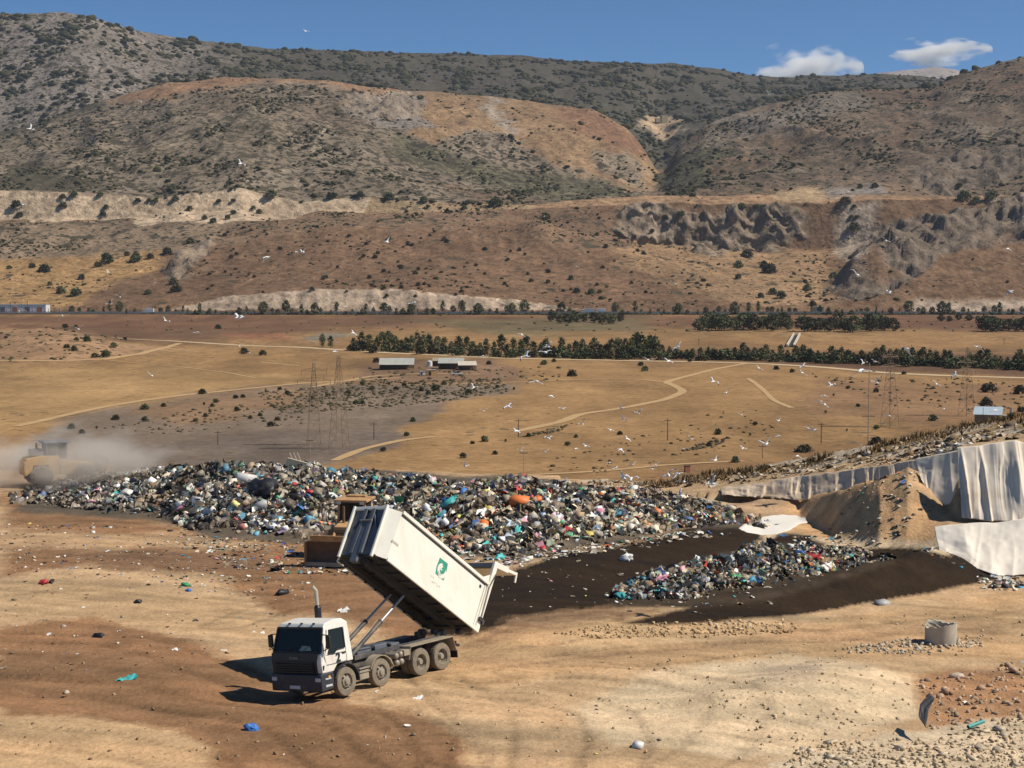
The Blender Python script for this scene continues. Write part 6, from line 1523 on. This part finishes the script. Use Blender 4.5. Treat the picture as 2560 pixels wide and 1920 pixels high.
for px, py, w in HS:
    p = on_hill(px, py, 0, 6); wm = w * p.y / FPX
    zone_ = 'on the pale road bench at the left' if (py < 560 and px < 700) else 'along the bench road in the middle' if (py < 560 and px < 1500) else 'low on the left hillside' if px < 700 else 'among the cliffs on the right hillside' if px > 1600 else 'on the red hillside in the middle'
    tree('hill_shrub', 'shrub', p, wm * .62, 1.0, random.choice((3, 0, 0)), f'{"large " if w > 27 else ""}dark shrub {zone_}', 'shrub', f'{"large " if w > 27 else ""}hill shrubs {zone_}')
for _ in range(80):
    px = random.uniform(560, 1650); py = random.uniform(575, 745); p = on_hill(px, py, 0, 4); w = random.uniform(8, 17); wm = w * p.y / FPX
    tree('hill_shrub', 'shrub', p, wm * .6, 1.0, 3, 'small dark shrub dotted on the red hillside in the middle', 'shrub', 'small shrubs on the red hillside')

# ------------------------------------------------ scrub too dense to count
sc_rng = np.random.default_rng(77)
SB = [(lambda v, f: (v * np.array((1, 1, .62)), f))(*crumple(0, .30, (1, .95, 1))) for _ in range(4)]
w_ = np.where(rowseg >= 8, 1.5, 1.0) * np.clip(hill_scr, 0, 1) ** 1.3 * (rowseg >= 1) * (rowseg <= 9) * (rw < .5)
w_ *= np.where((np.abs(fpx - 1280) < 1700), 1, 0) * (.06 + sstep(.42, .70, vnoise(hx / 38, hy / 60, 881)) * (.3 + vnoise(hx / 130, hy / 200, 883)))
vis = sc_rng.choice(len(w_), 30000, p=w_ / w_.sum())
sp = HV[vis].copy(); sp[:, 0] += sc_rng.normal(0, 3.0, len(vis)); sp[:, 1] += sc_rng.normal(0, 2.0, len(vis))
seg_s = rowseg[vis]; ssz = (.45 + 1.0 * sc_rng.random(len(vis)) ** 2.2) * np.where(seg_s >= 8, sc_rng.uniform(3.5, 8.5, len(vis)), np.where(seg_s >= 6, sc_rng.uniform(1.5, 3.6, len(vis)), sc_rng.uniform(.8, 2.2, len(vis))))
sc_c = np.array([(.040, .042, .022), (.055, .052, .026), (.072, .066, .036), (.032, .034, .020)])[sc_rng.integers(0, 4, len(vis))]
MAT_SCRUB = vcol_mat('hill_scrub', .95, .05, .5, .3)
scatter('hillside_scrub', sp, ssz, sc_c, flat=.8, tpl=SB, tw=np.full(4, .25), mat=MAT_SCRUB, lift=.1, label='dense low scrub covering the hillsides', cat='scrub')
# low scrub of the plain
q = []
for poly, n in (([(640, 985), (900, 960), (1250, 960), (1280, 985), (1100, 1005), (900, 1020), (700, 1030)], 900), ([(260, 1060), (480, 1020), (760, 1000), (760, 1050), (420, 1070)], 160), ([(1700, 1110), (1780, 1080), (1830, 1075), (1780, 1100)], 90), ([(2000, 945), (2560, 960), (2560, 1030), (2250, 1020)], 160), ([(900, 900), (1400, 900), (1400, 925), (900, 925)], 140), ([(0, 830), (330, 845), (300, 890), (0, 895)], 140), ([(1300, 1080), (1400, 1055), (1440, 1045), (1390, 1070)], 70), ([(300, 800), (2560, 800), (2560, 835), (300, 840)], 260), ([(1290, 1150), (1900, 1000), (1950, 1080), (1500, 1170)], 120)):
    G = []
    pa = np.array(poly, float); lo = pa.min(0); hi = pa.max(0)
    while len(G) < n:
        c = lo + (hi - lo) * sc_rng.random(2)
        if inpoly(np.array([c[0]]), np.array([c[1]]), poly)[0]:
            g = gp(c[0], c[1], -25 if c[1] > 930 else -19); G.append((g.x, g.y, pz(g.x, g.y)))
    q += G
q = np.array(q); scatter('field_scrub', q, sc_rng.uniform(.25, 1.0, len(q)) * np.clip(q[:, 1] / 600, .7, 1.6), np.array([(.09, .075, .045), (.13, .10, .06), (.06, .055, .032)])[sc_rng.integers(0, 3, len(q))], flat=.8, tpl=SB, tw=np.full(4, .25), mat=MAT_SCRUB, lift=.1, label='low grey scrub patches over the dry plain', cat='scrub')
# hedge strip below the highway
hx_ = sc_rng.uniform(-460, 460, 1500); hq = np.stack([hx_, 1281 + sc_rng.normal(0, 1.2, 1500), 0 * hx_], 1); hq = hq[(hq[:, 0] > -255)]; hq[:, 2] = plain_z_arr(hq)
scatter('roadside_hedge', hq, sc_rng.uniform(.8, 1.8, len(hq)), np.array([(.028, .034, .018), (.04, .044, .022)])[sc_rng.integers(0, 2, len(hq))], flat=.6, tpl=SB, tw=np.full(4, .25), mat=MAT_SCRUB, lift=.2, label='low dark hedge along the near side of the highway', cat='hedge')

# ------------------------------------------------ pylons and poles
M['pylon'] = plain_mat('rusty_lattice', (.30, .21, .135), .7, .2, .15, .5)
M['pole_wood'] = plain_mat('pole_wood', (.13, .09, .06), .9)
M['pole_pale'] = plain_mat('pale_pole', (.33, .29, .22), .8)
def pylon(px, pyb, pyt, label):
    p = on_plain(px, pyb); H_ = (pyb - pyt) * p.y / FPX; r = empty('power_pylon', p, random.uniform(.2, .6), label, 'pylon')
    bw = H_ * .085
    def hw(t): return bw * (1 - t) + .35 * t if t < .62 else max(.3, (bw * .38 + .35 * .62) * (1 - (t - .62) / .5))
    lv = [0, .16, .30, .42, .52, .62, .72, .82, .91, 1.0]
    for sx in (1, -1):
        for sy in (1, -1):
            m = MB()
            for a, b in zip(lv[:-1], lv[1:]): m.beam((sx * hw(a), sy * hw(a), a * H_), (sx * hw(b), sy * hw(b), b * H_), .075, .075)
            m.build('leg', M['pylon'], r)
    m = MB()
    for a, b in zip(lv[:-1], lv[1:]):
        for (ax, ay), (bx_, by__) in (((1, 1), (-1, 1)), ((-1, 1), (-1, -1)), ((-1, -1), (1, -1)), ((1, -1), (1, 1))):
            m.beam((ax * hw(a), ay * hw(a), a * H_), (bx_ * hw(b), by__ * hw(b), b * H_), .045, .045); m.beam((bx_ * hw(a), by__ * hw(a), a * H_), (ax * hw(b), ay * hw(b), b * H_), .045, .045); m.beam((ax * hw(b), ay * hw(b), b * H_), (bx_ * hw(b), by__ * hw(b), b * H_), .06, .06)
    m.build('lattice', M['pylon'], r)
    for t, L in ((.66, 3.6), (.78, 4.2), (.90, 3.2)):
        m = MB(); z = t * H_
        for s in (1, -1):
            m.beam((0, .25, z), (s * L, 0, z + .15), .1, .1); m.beam((0, -.25, z), (s * L, 0, z + .15), .1, .1); m.beam((0, 0, z + .9), (s * L, 0, z + .15), .08, .08); m.cyl((s * L, 0, z + .15), (s * L, 0, z - 1.0), .07, 6)
        m.build('cross_arm', M['pylon'], r)
pylon(786, 1112, 906, 'lattice pylon, left one of the pair behind the heap'); pylon(848, 1122, 889, 'taller lattice pylon, right one of the pair behind the heap')
pylon(2224, 1068, 872, 'lattice pylon on the right of the field, left of the hut'); pylon(2416, 1040, 868, 'lattice pylon farthest right, behind the hut')
def pole(px, pyb, pyt, label, pale=False, arm=None, top_lamp=False, thick=.15):
    p = on_plain(px, pyb); H_ = (pyb - pyt) * p.y / FPX; r = empty('utility_pole', p, 0, label, 'pole')
    m = MB(); m.cyl((0, 0, -.3), (.02 * H_ * .2, 0, H_), thick, 8, thick * .7); m.build('shaft', M['pole_pale'] if pale else M['pole_wood'], r)
    m = MB(); z = H_ - .5 if arm is None else (pyb - arm) * p.y / FPX
    m.beam((-.9 if arm is None else -1.8, 0, z), (.9 if arm is None else 1.8, 0, z), .12, .14); m.build('cross_arm', M['pole_wood'], r)
    for s in (-1, 1):
        m = MB(); m.cyl((s * .7, 0, z), (s * .7, 0, z + .35), .06, 6); m.build('insulator', M['pole_pale'], r)
pole(1296, 1093, 1047, 'wooden pole beside the winding track in the field'); pole(1669, 1101, 1046, 'wooden pole in the middle of the right field'); pole(2053, 1108, 1056, 'wooden pole near the rim, left of the tall pole'); pole(2170, 1112, 906, 'tall pale pole with a cross arm near the dike rim', True, 1040, thick=.14)
pole(1309, 1196, 1126, 'pale pole standing just behind the heap crest', True, thick=.07); pole(935, 1098, 1055, 'thin wooden pole on the grey scrubland'); pole(545, 1112, 1076, 'thin dark pole on the grey land at the left'); pole(1906, 1146, 1110, 'short thin pole just beyond the dike rim', thick=.08); pole(1747, 863, 846, 'small pole left of the concrete chute behind the tree row'); pole(2510, 862, 845, 'small pole behind the right end of the tree row')
pole(775, 1160, 1095, 'leaning bare pole behind the broken furniture', True, thick=.08)

# ------------------------------------------------ buildings
M['sheet_roof'] = plain_mat('weathered_sheet_roof', (.40, .40, .36), .6, .1, .12, .4)
M['blue_roof'] = plain_mat('pale_blue_roof', (.42, .50, .56), .5, .1, .06, .4)
M['wall_pale'] = plain_mat('pale_plaster', (.52, .46, .38), .9, 0, .1, .6)
M['wall_brown'] = plain_mat('brown_wall', (.27, .19, .12), .9, 0, .1, .6)
M['wall_red'] = plain_mat('brick_red_wall', (.36, .15, .09), .9)
M['dark_in'] = plain_mat('dark_opening', (.02, .018, .016), .9)
M['wall_white'] = plain_mat('white_cladding', (.60, .62, .62), .6, 0, .05, .3)
M['wood_y'] = plain_mat('ochre_boards', (.48, .30, .12), .8)
# hut with pale blue roof
p = on_plain(2470, 1062); k = p.y / FPX
hut = empty('hut', p, math.radians(-20), 'small hut with pale blue sheet roof beyond the dike at the right edge', 'hut')
Lh, Wh, Hh = 7.2, 5.2, 3.0
m = MB(); m.box((0, 0, Hh / 2), (Lh, Wh, Hh)); m.build('wall', M['wall_brown'], hut)
m = MB(); m.beam((0, -Wh / 2 - .5, Hh + .1), (0, Wh / 2 + .4, Hh + 2.0), Lh + .8, .10); m.build('roof', M['blue_roof'], hut)
m = MB(); m.box((Lh / 2 + .9, -.6, 1.5), (1.8, 3.2, 3.0)); an = m.build('annex', M['wall_pale'], hut)
m = MB(); m.box((Lh / 2 + 1.0, -2.23, 1.25), (1.1, .06, 2.2)); m.build('door', M['wall_red'], an)
m = MB(); m.box((Lh / 2 + .6, -2.24, 2.5), (.7, .06, .7)); m.build('window', M['dark_in'], an)
m = MB(); m.box((Lh / 2 + 2.6, .3, 2.6), (.7, .7, 5.2)); m.build('chimney', M['wall_pale'], hut)
m = MB(); m.cyl((-1.2, -Wh / 2 - .4, 0), (-1.2, -Wh / 2 - .4, 5.2), .07, 6); m.build('antenna_mast', M['pole_wood'], hut)
# sheep sheds by the road
def shed(px, py, L, W, h, label, mat, rz=0):
    p = on_plain(px, py); r = empty('shed', p, rz, label, 'shed')
    m = MB(); m.beam((0, -W / 2 - .3, h + .1), (0, W / 2 + .2, h + .32 * W), L, .12); m.build('roof', mat, r)
    m = MB(); m.box((0, W / 2 - .15, h / 2), (L - .4, .15, h)); m.box((-L / 2 + .3, 0, h / 2), (.15, W - .4, h)); m.build('wall', M['wall_brown'], r)
    for k in range(6):
        m = MB(); m.box((-L / 2 + .4 + k * (L - .8) / 5, -W / 2 + .3, h / 2), (.16, .16, h)); m.build('post', M['dark_wood'], r)
    return r
shed(992, 923, 15, 8, 2.0, 'long low shed with weathered roof, left one beside the dirt road', M['sheet_roof'], .03)
shed(1128, 922, 11, 6.5, 2.4, 'open shed with grey sheet roof beside the dirt road', M['sheet_roof'], -.03)
shed(1168, 925, 8, 5, 2.0, 'small lean-to with pale roof at the right end of the farm', M['wall_pale'], .1)
shed(1098, 915, 6, 4, 2.2, 'small dark roofed shed between the two larger sheds', M['dust_plate'])
for px, py, d, mat, nm, lab, cat in ((1074, 917, (2.6, 2.2, 2.4), 'wall_white', 'water_tank', 'white water tank between the farm sheds', 'tank'), (1078, 939, (3.4, 2.2, 2.2), 'wood_y', 'cabin', 'small ochre boarded cabin in front of the farm sheds', 'cabin'), (1056, 938, (1.8, 1.6, 1.5), 'wall_white', 'trough', 'white box beside the ochre cabin', 'box'), (1142, 938, (4.6, 1.9, 1.3), 'lamp', 'parked_car', 'grey car parked in front of the open shed', 'car')):
    p = on_plain(px, py); r = empty(nm, p, .2, lab, cat)
    if nm == 'water_tank':
        m = MB(); m.cyl((0, 0, .3), (0, 0, 2.4), 1.15, 16); m.cyl((0, 0, 2.4), (0, 0, 2.75), 1.15, 16, .4); m.build('tank_body', M[mat], r, smooth=True); m = MB(); m.box((0, 0, .15), (2.6, 2.6, .3)); m.build('plinth', M['concrete'], r)
    elif nm == 'parked_car':
        m = MB(); m.prism([(-2.2, .35), (-2.2, .85), (-1.3, .95), (2.2, .85), (2.25, .35)], -.85, .85); m.build('body', M[mat], r, bevel=.08); m = MB(); m.prism([(-1.5, .9), (-1.0, 1.45), (.5, 1.45), (1.1, .9)], -.75, .75); m.build('cabin', M['glass'], r, bevel=.06)
        for x in (-1.4, 1.4):
            for s in (1, -1): m = MB(); m.cyl((x, s * .7, .32), (x, s * .9, .32), .32, 14); m.build('wheel', M['black_plastic'], r)
    else:
        m = MB(); m.box((0, 0, d[2] / 2), d); m.build('wall', M[mat], r, bevel=.04); m = MB(); m.beam((-d[0] / 2 - .15, 0, d[2] + .06), (d[0] / 2 + .15, 0, d[2] + .2), d[1] + .3, .08); m.build('roof', M['wall_pale'], r); m = MB(); m.box((-d[0] * .2, -d[1] / 2 - .02, d[2] * .42), (d[0] * .3, .05, d[2] * .7)); m.build('door', M['dark_in'], r)
# warehouse on the left edge behind the highway verge
xw = (58 - 1280) / FPX * 1330; wz = pz(xw, 1330)
r = empty('warehouse', (xw, 1335, wz), 0, 'long white warehouse by the highway at the left edge', 'warehouse')
m = MB(); m.box((-8, 0, 3.2), (54, 12, 6.4)); m.build('wall', M['wall_white'], r)
m = MB(); m.beam((-35.3, -3.1, 6.6), (19.3, -3.1, 6.6), 6.4, .3); m.beam((-35.3, 3.1, 6.6), (19.3, 3.1, 6.6), 6.4, .3); m.build('roof', M['sheet_roof'], r)
for k in range(5):
    m = MB(); m.box((-26 + k * 10, -6.05, 2.4), (4, .12, 4.2)); m.build('gate', M['grey_steel'] if k % 2 else M['wall_red'], r)
for k in range(14):
    px = 4 + k * 11 + random.uniform(-3, 3); x = (px - 1280) / FPX * 1310; o = empty('fence_post', (x, 1310, pz(x, 1310)), 0, 'dark post in the row before the white warehouse', 'post', 'posts before the warehouse'); hgt = 9 if k in (2, 6) else random.uniform(3, 4.5); m = MB(); m.box((0, 0, hgt / 2), (.3, .3, hgt)); m.build('post_shaft', M['dark_wood'], o); m = MB(); m.box((0, 0, hgt + .1), (.5, .5, .2)); m.build('post_cap', M['dark_wood'], o)
# vehicles on the highway
def lorry(px, Y, L, h, mat, label, cabmat='white_paint'):
    x = (px - 1280) / FPX * Y; r = empty('lorry', (x, Y, hz_(1300) + .36), 0, label, 'lorry')
    m = MB(); m.box((.9, 0, 1.1 + h / 2), (L, 2.5, h)); m.build('cargo_box', M[mat], r, bevel=.05); m = MB(); m.prism([(-L / 2 - 1.4, .6), (-L / 2 - 1.3, 1.9), (-L / 2 - .9, 3.0), (-L / 2 + .6, 3.1), (-L / 2 + .6, .6)], -1.2, 1.2); c = m.build('cab', M[cabmat], r, bevel=.06); m = MB(); m.box((-L / 2 - .5, -1.21, 2.2), (.9, .04, .7)); m.build('cab_window', M['glass'], c)
    m = MB(); m.box((.5, 0, .9), (L + 1, 1.0, .25)); m.build('chassis', M['chassis'], r)
    for x_ in (-L / 2 - .5, L / 2 - .6, L / 2 + .6):
        for s in (1, -1): m = MB(); m.cyl((x_, s * .95, .5), (x_, s * 1.25, .5), .5, 14); m.build('wheel', M['black_plastic'], r)
lorry(372, 1294, 6.5, 2.9, 'wall_white', 'white box lorry on the highway at the left'); lorry(1470, 1294, 7, 2.6, 'blue_roof', 'pale blue lorry on the highway, left one of two'); lorry(1502, 1308, 6, 2.4, 'wall_white', 'white lorry on the highway, right one of two')
x = (2046 - 1280) / FPX * 1345
r = empty('kiosk', (x, 1345, pz(x, 1345)), 0, 'small pale green roadside building behind the highway', 'building'); m = MB(); m.box((0, 0, 2.2), (8, 5, 4.4)); m.build('wall', plain_mat('pale_green', (.30, .36, .29), .8), r); m = MB(); m.box((0, 0, 4.55), (8.8, 5.8, .3)); m.build('roof', M['sheet_roof'], r); m = MB(); m.box((1, -2.53, 1.3), (1.2, .06, 2.2)); m.build('door', M['dark_in'], r)
# concrete chute behind the tree row
a_ = on_plain(1992, 838); b_ = on_plain(1976, 868)
r = empty('concrete_chute', a_, 0, 'pale concrete drainage chute running down behind the tree row', 'chute')
for dx_ in (-1.8, 1.8):
    m = MB(); m.beam((dx_, 0, .8), (b_.x - a_.x + dx_, b_.y - a_.y, b_.z - a_.z + .8), .9, 1.4); m.build('side_wall', M['wall_pale'], r)
m = MB(); m.beam((0, 0, .15), (b_.x - a_.x, b_.y - a_.y, b_.z - a_.z + .15), 3.0, .2); m.build('channel_floor', M['dark_in'], r)
# rusty box in the field behind the heap
p = on_plain(1718, 1180); r = empty('rusty_box', p, .2, 'small rusty box standing in the field just beyond the dike', 'box'); m = MB(); m.box((0, 0, .7), (1.2, .9, 1.4)); m.build('casing', M['wall_red'], r, bevel=.03); m = MB(); m.box((0, 0, 1.45), (1.35, 1.05, .1)); m.build('lid', M['rust'], r)
# old stone tower on the far spur
p = on_hill(1660, 305, 8, 9); r = empty('ruined_tower', p, .2, 'ruined square stone tower on the far spur in the gap between hills', 'tower')
M['tower'] = plain_mat('tower_stone', (.36, .29, .18), .9, 0, .15, .2); m = MB(); m.box((0, 0, 6), (14, 12, 16)); m.build('wall', M['tower'], r); m = MB(); m.box((-13, 0, 3), (12, 10, 9)); m.build('low_wall', M['tower'], r)
# ================================================================== GULLS
M['gull_white'] = plain_mat('gull_white', (.80, .80, .78), .7, 0, .04)
M['gull_grey'] = plain_mat('gull_grey', (.60, .61, .63), .7, 0, .05)
M['gull_black'] = plain_mat('gull_black', (.03, .03, .03), .7)
def gull_mesh(rise, sweep, bend):
    """wingspan 1.35 along y, body along x; one continuous surface"""
    V = []; F = []; Mi = []
    prof = [(.30, .014), (.27, .045), (.20, .066), (.12, .085), (.02, .105), (-.10, .095), (-.20, .06), (-.28, .03)]
    n = 8
    for x, r in prof:
        for k in range(n):
            t = 2 * math.pi * k / n; V.append((x, r * math.cos(t), r * .9 * math.sin(t) + (.02 if x > .15 else 0)))
    for j in range(len(prof) - 1):
        for k in range(n): F.append((j * n + k, j * n + (k + 1) % n, (j + 1) * n + (k + 1) % n, (j + 1) * n + k)); Mi.append(0)
    F.append(tuple(range(n - 1, -1, -1))); Mi.append(0); F.append(tuple(range((len(prof) - 1) * n, len(prof) * n))); Mi.append(0)
    b = len(V); V += [(-.22, .03, .01), (-.22, -.03, .01), (-.40, -.085, .0), (-.41, .085, .0), (-.22, 0, -.012), (-.40, 0, -.01)]
    F += [(b, b + 1, b + 2, b + 3), (b + 1, b + 4, b + 5, b + 2), (b + 4, b, b + 3, b + 5)]; Mi += [0, 0, 0]
    for s in (1, -1):
        st = [(.05, .0, .13, .12), (.20, rise * .55, .15, .115), (.36, rise, .155 - sweep * .2, .10), (.52, rise - bend * .5, .11 - sweep * .6, .07), (.67, rise - bend, .02 - sweep, .012)]
        b = len(V)
        for y, z, xc, ch in st:
            V += [(xc, s * y, z + .035), (xc - ch * .9, s * y, z + .048), (xc - ch * 2, s * y, z + .022), (xc - ch * .9, s * y, z + .018)]
        for j in range(4):
            for i, q in ((0, 1), (1, 2)): F.append((b + j * 4 + i, b + j * 4 + q, b + j * 4 + 4 + q, b + j * 4 + 4 + i)); Mi.append(2 if j == 3 else 1)
            for i, q in ((2, 3), (3, 0)): F.append((b + j * 4 + i, b + j * 4 + q, b + j * 4 + 4 + q, b + j * 4 + 4 + i)); Mi.append(0)
    me = bpy.data.meshes.new('gull'); me.from_pydata(V, [], F); me.update()
    for m_ in ('gull_white', 'gull_grey', 'gull_black'): me.materials.append(M[m_])
    me.polygons.foreach_set('material_index', Mi); me.polygons.foreach_set('use_smooth', [True] * len(F)); return me
POSE = {'gliding': gull_mesh(.10, .04, .10), 'wings raised': gull_mesh(.30, .0, .02), 'wings bent': gull_mesh(.20, .08, .22), 'wings lowered': gull_mesh(-.10, .03, .12)}
def where_gull(px, py):
    if py < 200: return 'against the blue sky'
    if py < 560: return 'before the scrubby upper hillside'
    if py < 760: return 'before the red lower hillside' if px < 1650 else 'before the cliffs on the right'
    if py < 910: return 'near the highway' if py < 835 else 'in front of the tree row'
    if py < 1060: return 'over the left field' if px < 1000 else ('over the middle of the dry field' if px < 1750 else 'over the right field near the pylons')
    return 'above the right end of the heap' if px < 1760 else 'above the dike rim'
BIG = {(665, 644): 32, (597, 794): 34, (494, 831): 26, (386, 708): 16, (1036, 757): 36, (1341, 954): 34, (1270, 1016): 30, (2240, 595): 28, (2145, 689): 42, (2222, 732): 26, (2152, 927): 50, (2267, 873): 34, (2187, 904): 26, (2386, 939): 24, (2191, 956): 26, (1915, 1110): 34, (1370, 866): 30, (1363, 881): 34, (1315, 891): 36, (1207, 890): 26, (1304, 836): 24, (1693, 868): 36, (967, 605): 24, (2442, 867): 24, (764, 78): 20, (1671, 903): 26, (414, 802): 24, (271, 681): 20, (1184, 969): 22, (1406, 1022): 22, (1596, 1033): 24, (1788, 1151): 26, (1162, 1165): 24, (1558, 1047): 24, (1935, 1175): 30, (2276, 1098): 30, (1922, 237): 20, (1687, 710): 26, (836, 879): 22, (599, 866): 18, (624, 883): 18, (1360, 541): 16, (1524, 1157): 24, (1857, 1121): 20}
GL = [(764, 78), (352, 255), (76, 323), (601, 409), (56, 512), (665, 644), (756, 630), (741, 630), (271, 681), (386, 708), (300, 743), (278, 760), (597, 794), (414, 802), (494, 831), (156, 790), (197, 823), (599, 866), (624, 883), (836, 879), (380, 940), (47, 779), (967, 605), (1440, 666), (1036, 757), (883, 833), (1304, 836), (1370, 866), (1363, 881), (1315, 891), (1207, 890), (1693, 868), (1671, 903), (1341, 954), (1687, 710), (1620, 900), (1922, 237), (2240, 595), (2215, 602), (2519, 622), (2145, 689), (1360, 541), (2222, 732), (2525, 729), (1897, 921), (2007, 915), (2152, 927), (2187, 904), (2158, 908), (2267, 873), (2442, 867), (2450, 871), (2386, 939), (2191, 956), (2006, 933), (1783, 954), (1814, 982), (2061, 989), (2049, 1004), (2078, 963), (2062, 1011), (1854, 1038), (1946, 1052), (2223, 1040), (2360, 1022), (2487, 1026), (2341, 960),
      (1406, 1022), (1377, 990), (1456, 1060), (1526, 1075), (1558, 1047), (1596, 1033), (1553, 1021), (1371, 1096), (1362, 1131), (1440, 1122), (1464, 1115), (1569, 1098), (1551, 1124), (1524, 1157), (1538, 1171), (1580, 1163), (1632, 1173), (1639, 1162), (1671, 1187), (1558, 1195), (1578, 1197), (1692, 1185), (1710, 1205), (1727, 1098), (1709, 1123), (1788, 1151), (1779, 1209), (1698, 1242), (1863, 1180), (1935, 1175), (2019, 1071), (2033, 1076), (1946, 1090), (1915, 1110), (1857, 1121), (1993, 1140), (2139, 1214), (2061, 1245), (2152, 1113), (2276, 1098), (2258, 1136), (1270, 1016), (1184, 969), (1209, 1028), (1162, 1165), (1291, 1078), (1302, 1127)]
for px, py in GL:
    span = BIG.get((px, py), random.uniform(20, 26)) * 1.25; Y = 1.35 * FPX / span * random.uniform(.8, 1.0)
    low = gp(px, py, 0).y if py > 720 else 1e9
    Y = min(Y, 400.0)
    p = at(px, py, Y)
    if py > 1180: p = at(px, py, min(Y, 108.0))
    pose = random.choice(list(POSE)); o = link('gull', POSE[pose]); o.location = p
    o.rotation_euler = (random.uniform(-.7, .7), random.uniform(-.25, .25), random.choice((math.pi / 2, -math.pi / 2)) + random.uniform(-.9, .9))
    big_ = 'large looking ' if span > 25 else ''
    o.scale = (1, 1, 1); tag(o, f'{big_}white gull flying {where_gull(px, py)}, {pose}', 'gull', f'{big_}gulls {where_gull(px, py)} {pose}')

# ================================================================== DUST, HAZE, CLOUDS
def volume_mat(name, color, density, aniso=.3, noise=None):
    m = bpy.data.materials.new(name); m.use_nodes = True; n = m.node_tree.nodes; l = m.node_tree.links; n.remove(n['Principled BSDF'])
    v = N(n, 'ShaderNodeVolumePrincipled'); v.inputs['Color'].default_value = (*color, 1); v.inputs['Density'].default_value = density; v.inputs['Anisotropy'].default_value = aniso
    l.new(v.outputs[0], n['Material Output'].inputs['Volume'])
    if noise:
        tc = N(n, 'ShaderNodeTexCoord'); ns = N(n, 'ShaderNodeTexNoise'); ns.inputs['Scale'].default_value = noise['scale']; ns.inputs['Detail'].default_value = noise.get('detail', 3); l.new(tc.outputs['Object'], ns.inputs['Vector'])
        # fall-off from the middle of the unit body
        ln = N(n, 'ShaderNodeVectorMath', operation='LENGTH'); l.new(tc.outputs['Object'], ln.inputs[0])
        fo = N(n, 'ShaderNodeMapRange'); fo.inputs[1].default_value = 1.0; fo.inputs[2].default_value = noise.get('core', .15); fo.inputs[3].default_value = 0; fo.inputs[4].default_value = 1; l.new(ln.outputs['Value'], fo.inputs[0])
        ad = N(n, 'ShaderNodeMath', operation='MULTIPLY_ADD'); ad.inputs[1].default_value = noise.get('gain', 1.0); l.new(ns.outputs[0], ad.inputs[0]); ad.inputs[2].default_value = -noise.get('cut', .5)
        a2 = N(n, 'ShaderNodeMath', operation='ADD'); l.new(ad.outputs[0], a2.inputs[0]); l.new(fo.outputs[0], a2.inputs[1])
        mr = N(n, 'ShaderNodeMapRange'); mr.inputs[1].default_value = noise.get('t0', .25); mr.inputs[2].default_value = noise.get('t1', .9); mr.inputs[3].default_value = 0; mr.inputs[4].default_value = density; l.new(a2.outputs[0], mr.inputs[0])
        l.new(mr.outputs[0], v.inputs['Density'])
    return m
def vol_body(name, loc, scale, mat, rot=0):
    v, f = ico(2); o = link(name, np_mesh(name, v, f), mat); o.location = loc; o.scale = scale; o.rotation_euler = (0, 0, rot); o['kind'] = 'stuff'; return o
DUSTM = volume_mat('blown_dust', (.90, .84, .76), .42, .2, dict(scale=2.4, detail=4, core=.1, gain=2.2, cut=1.1, t0=.2, t1=.85))
g1 = at(220, 1150, 117)
tag(vol_body('dust_cloud', (g1.x, g1.y, g1.z - .3), (7.0, 4.0, 3.4), DUSTM), 'pale dust blowing round the compactor at the left', 'dust')
g2 = at(30, 1165, 121)
tag(vol_body('dust_cloud', (g2.x, g2.y, g2.z), (6.0, 4.0, 2.8), DUSTM, .3), 'thin dust drifting off the left end of the rubbish', 'dust')
CLM = volume_mat('cloud_vapour', (1, 1, 1), .014, .2, dict(scale=1.6, detail=6, core=.0, gain=3.4, cut=1.75, t0=.34, t1=.8))
for px, py, w, h, lab in ((2010, 178, 620, 330, 'white cumulus cloud rising behind the ridge'), (2345, 128, 560, 160, 'flat white cloud above the right hill')):
    c = at(px, py, 17000); o = vol_body('cloud', c, (w, 400, h), CLM); tag(o, lab, 'cloud')
b = MB(); b.box((0, 3600, 430), (7000, 8200, 920)); hz_o = b.build('haze', None); hz_o['kind'] = 'stuff'
hzm = bpy.data.materials.new('haze_air'); hzm.use_nodes = True; n = hzm.node_tree.nodes; n.remove(n['Principled BSDF']); v = N(n, 'ShaderNodeVolumePrincipled'); v.inputs['Color'].default_value = (.72, .82, 1.0, 1); v.inputs['Density'].default_value = 3.0e-5; v.inputs['Anisotropy'].default_value = .2
hzm.node_tree.links.new(v.outputs[0], n['Material Output'].inputs['Volume']); hz_o.data.materials.append(hzm)
tag(hz_o, 'thin pale haze filling the valley air', 'haze')
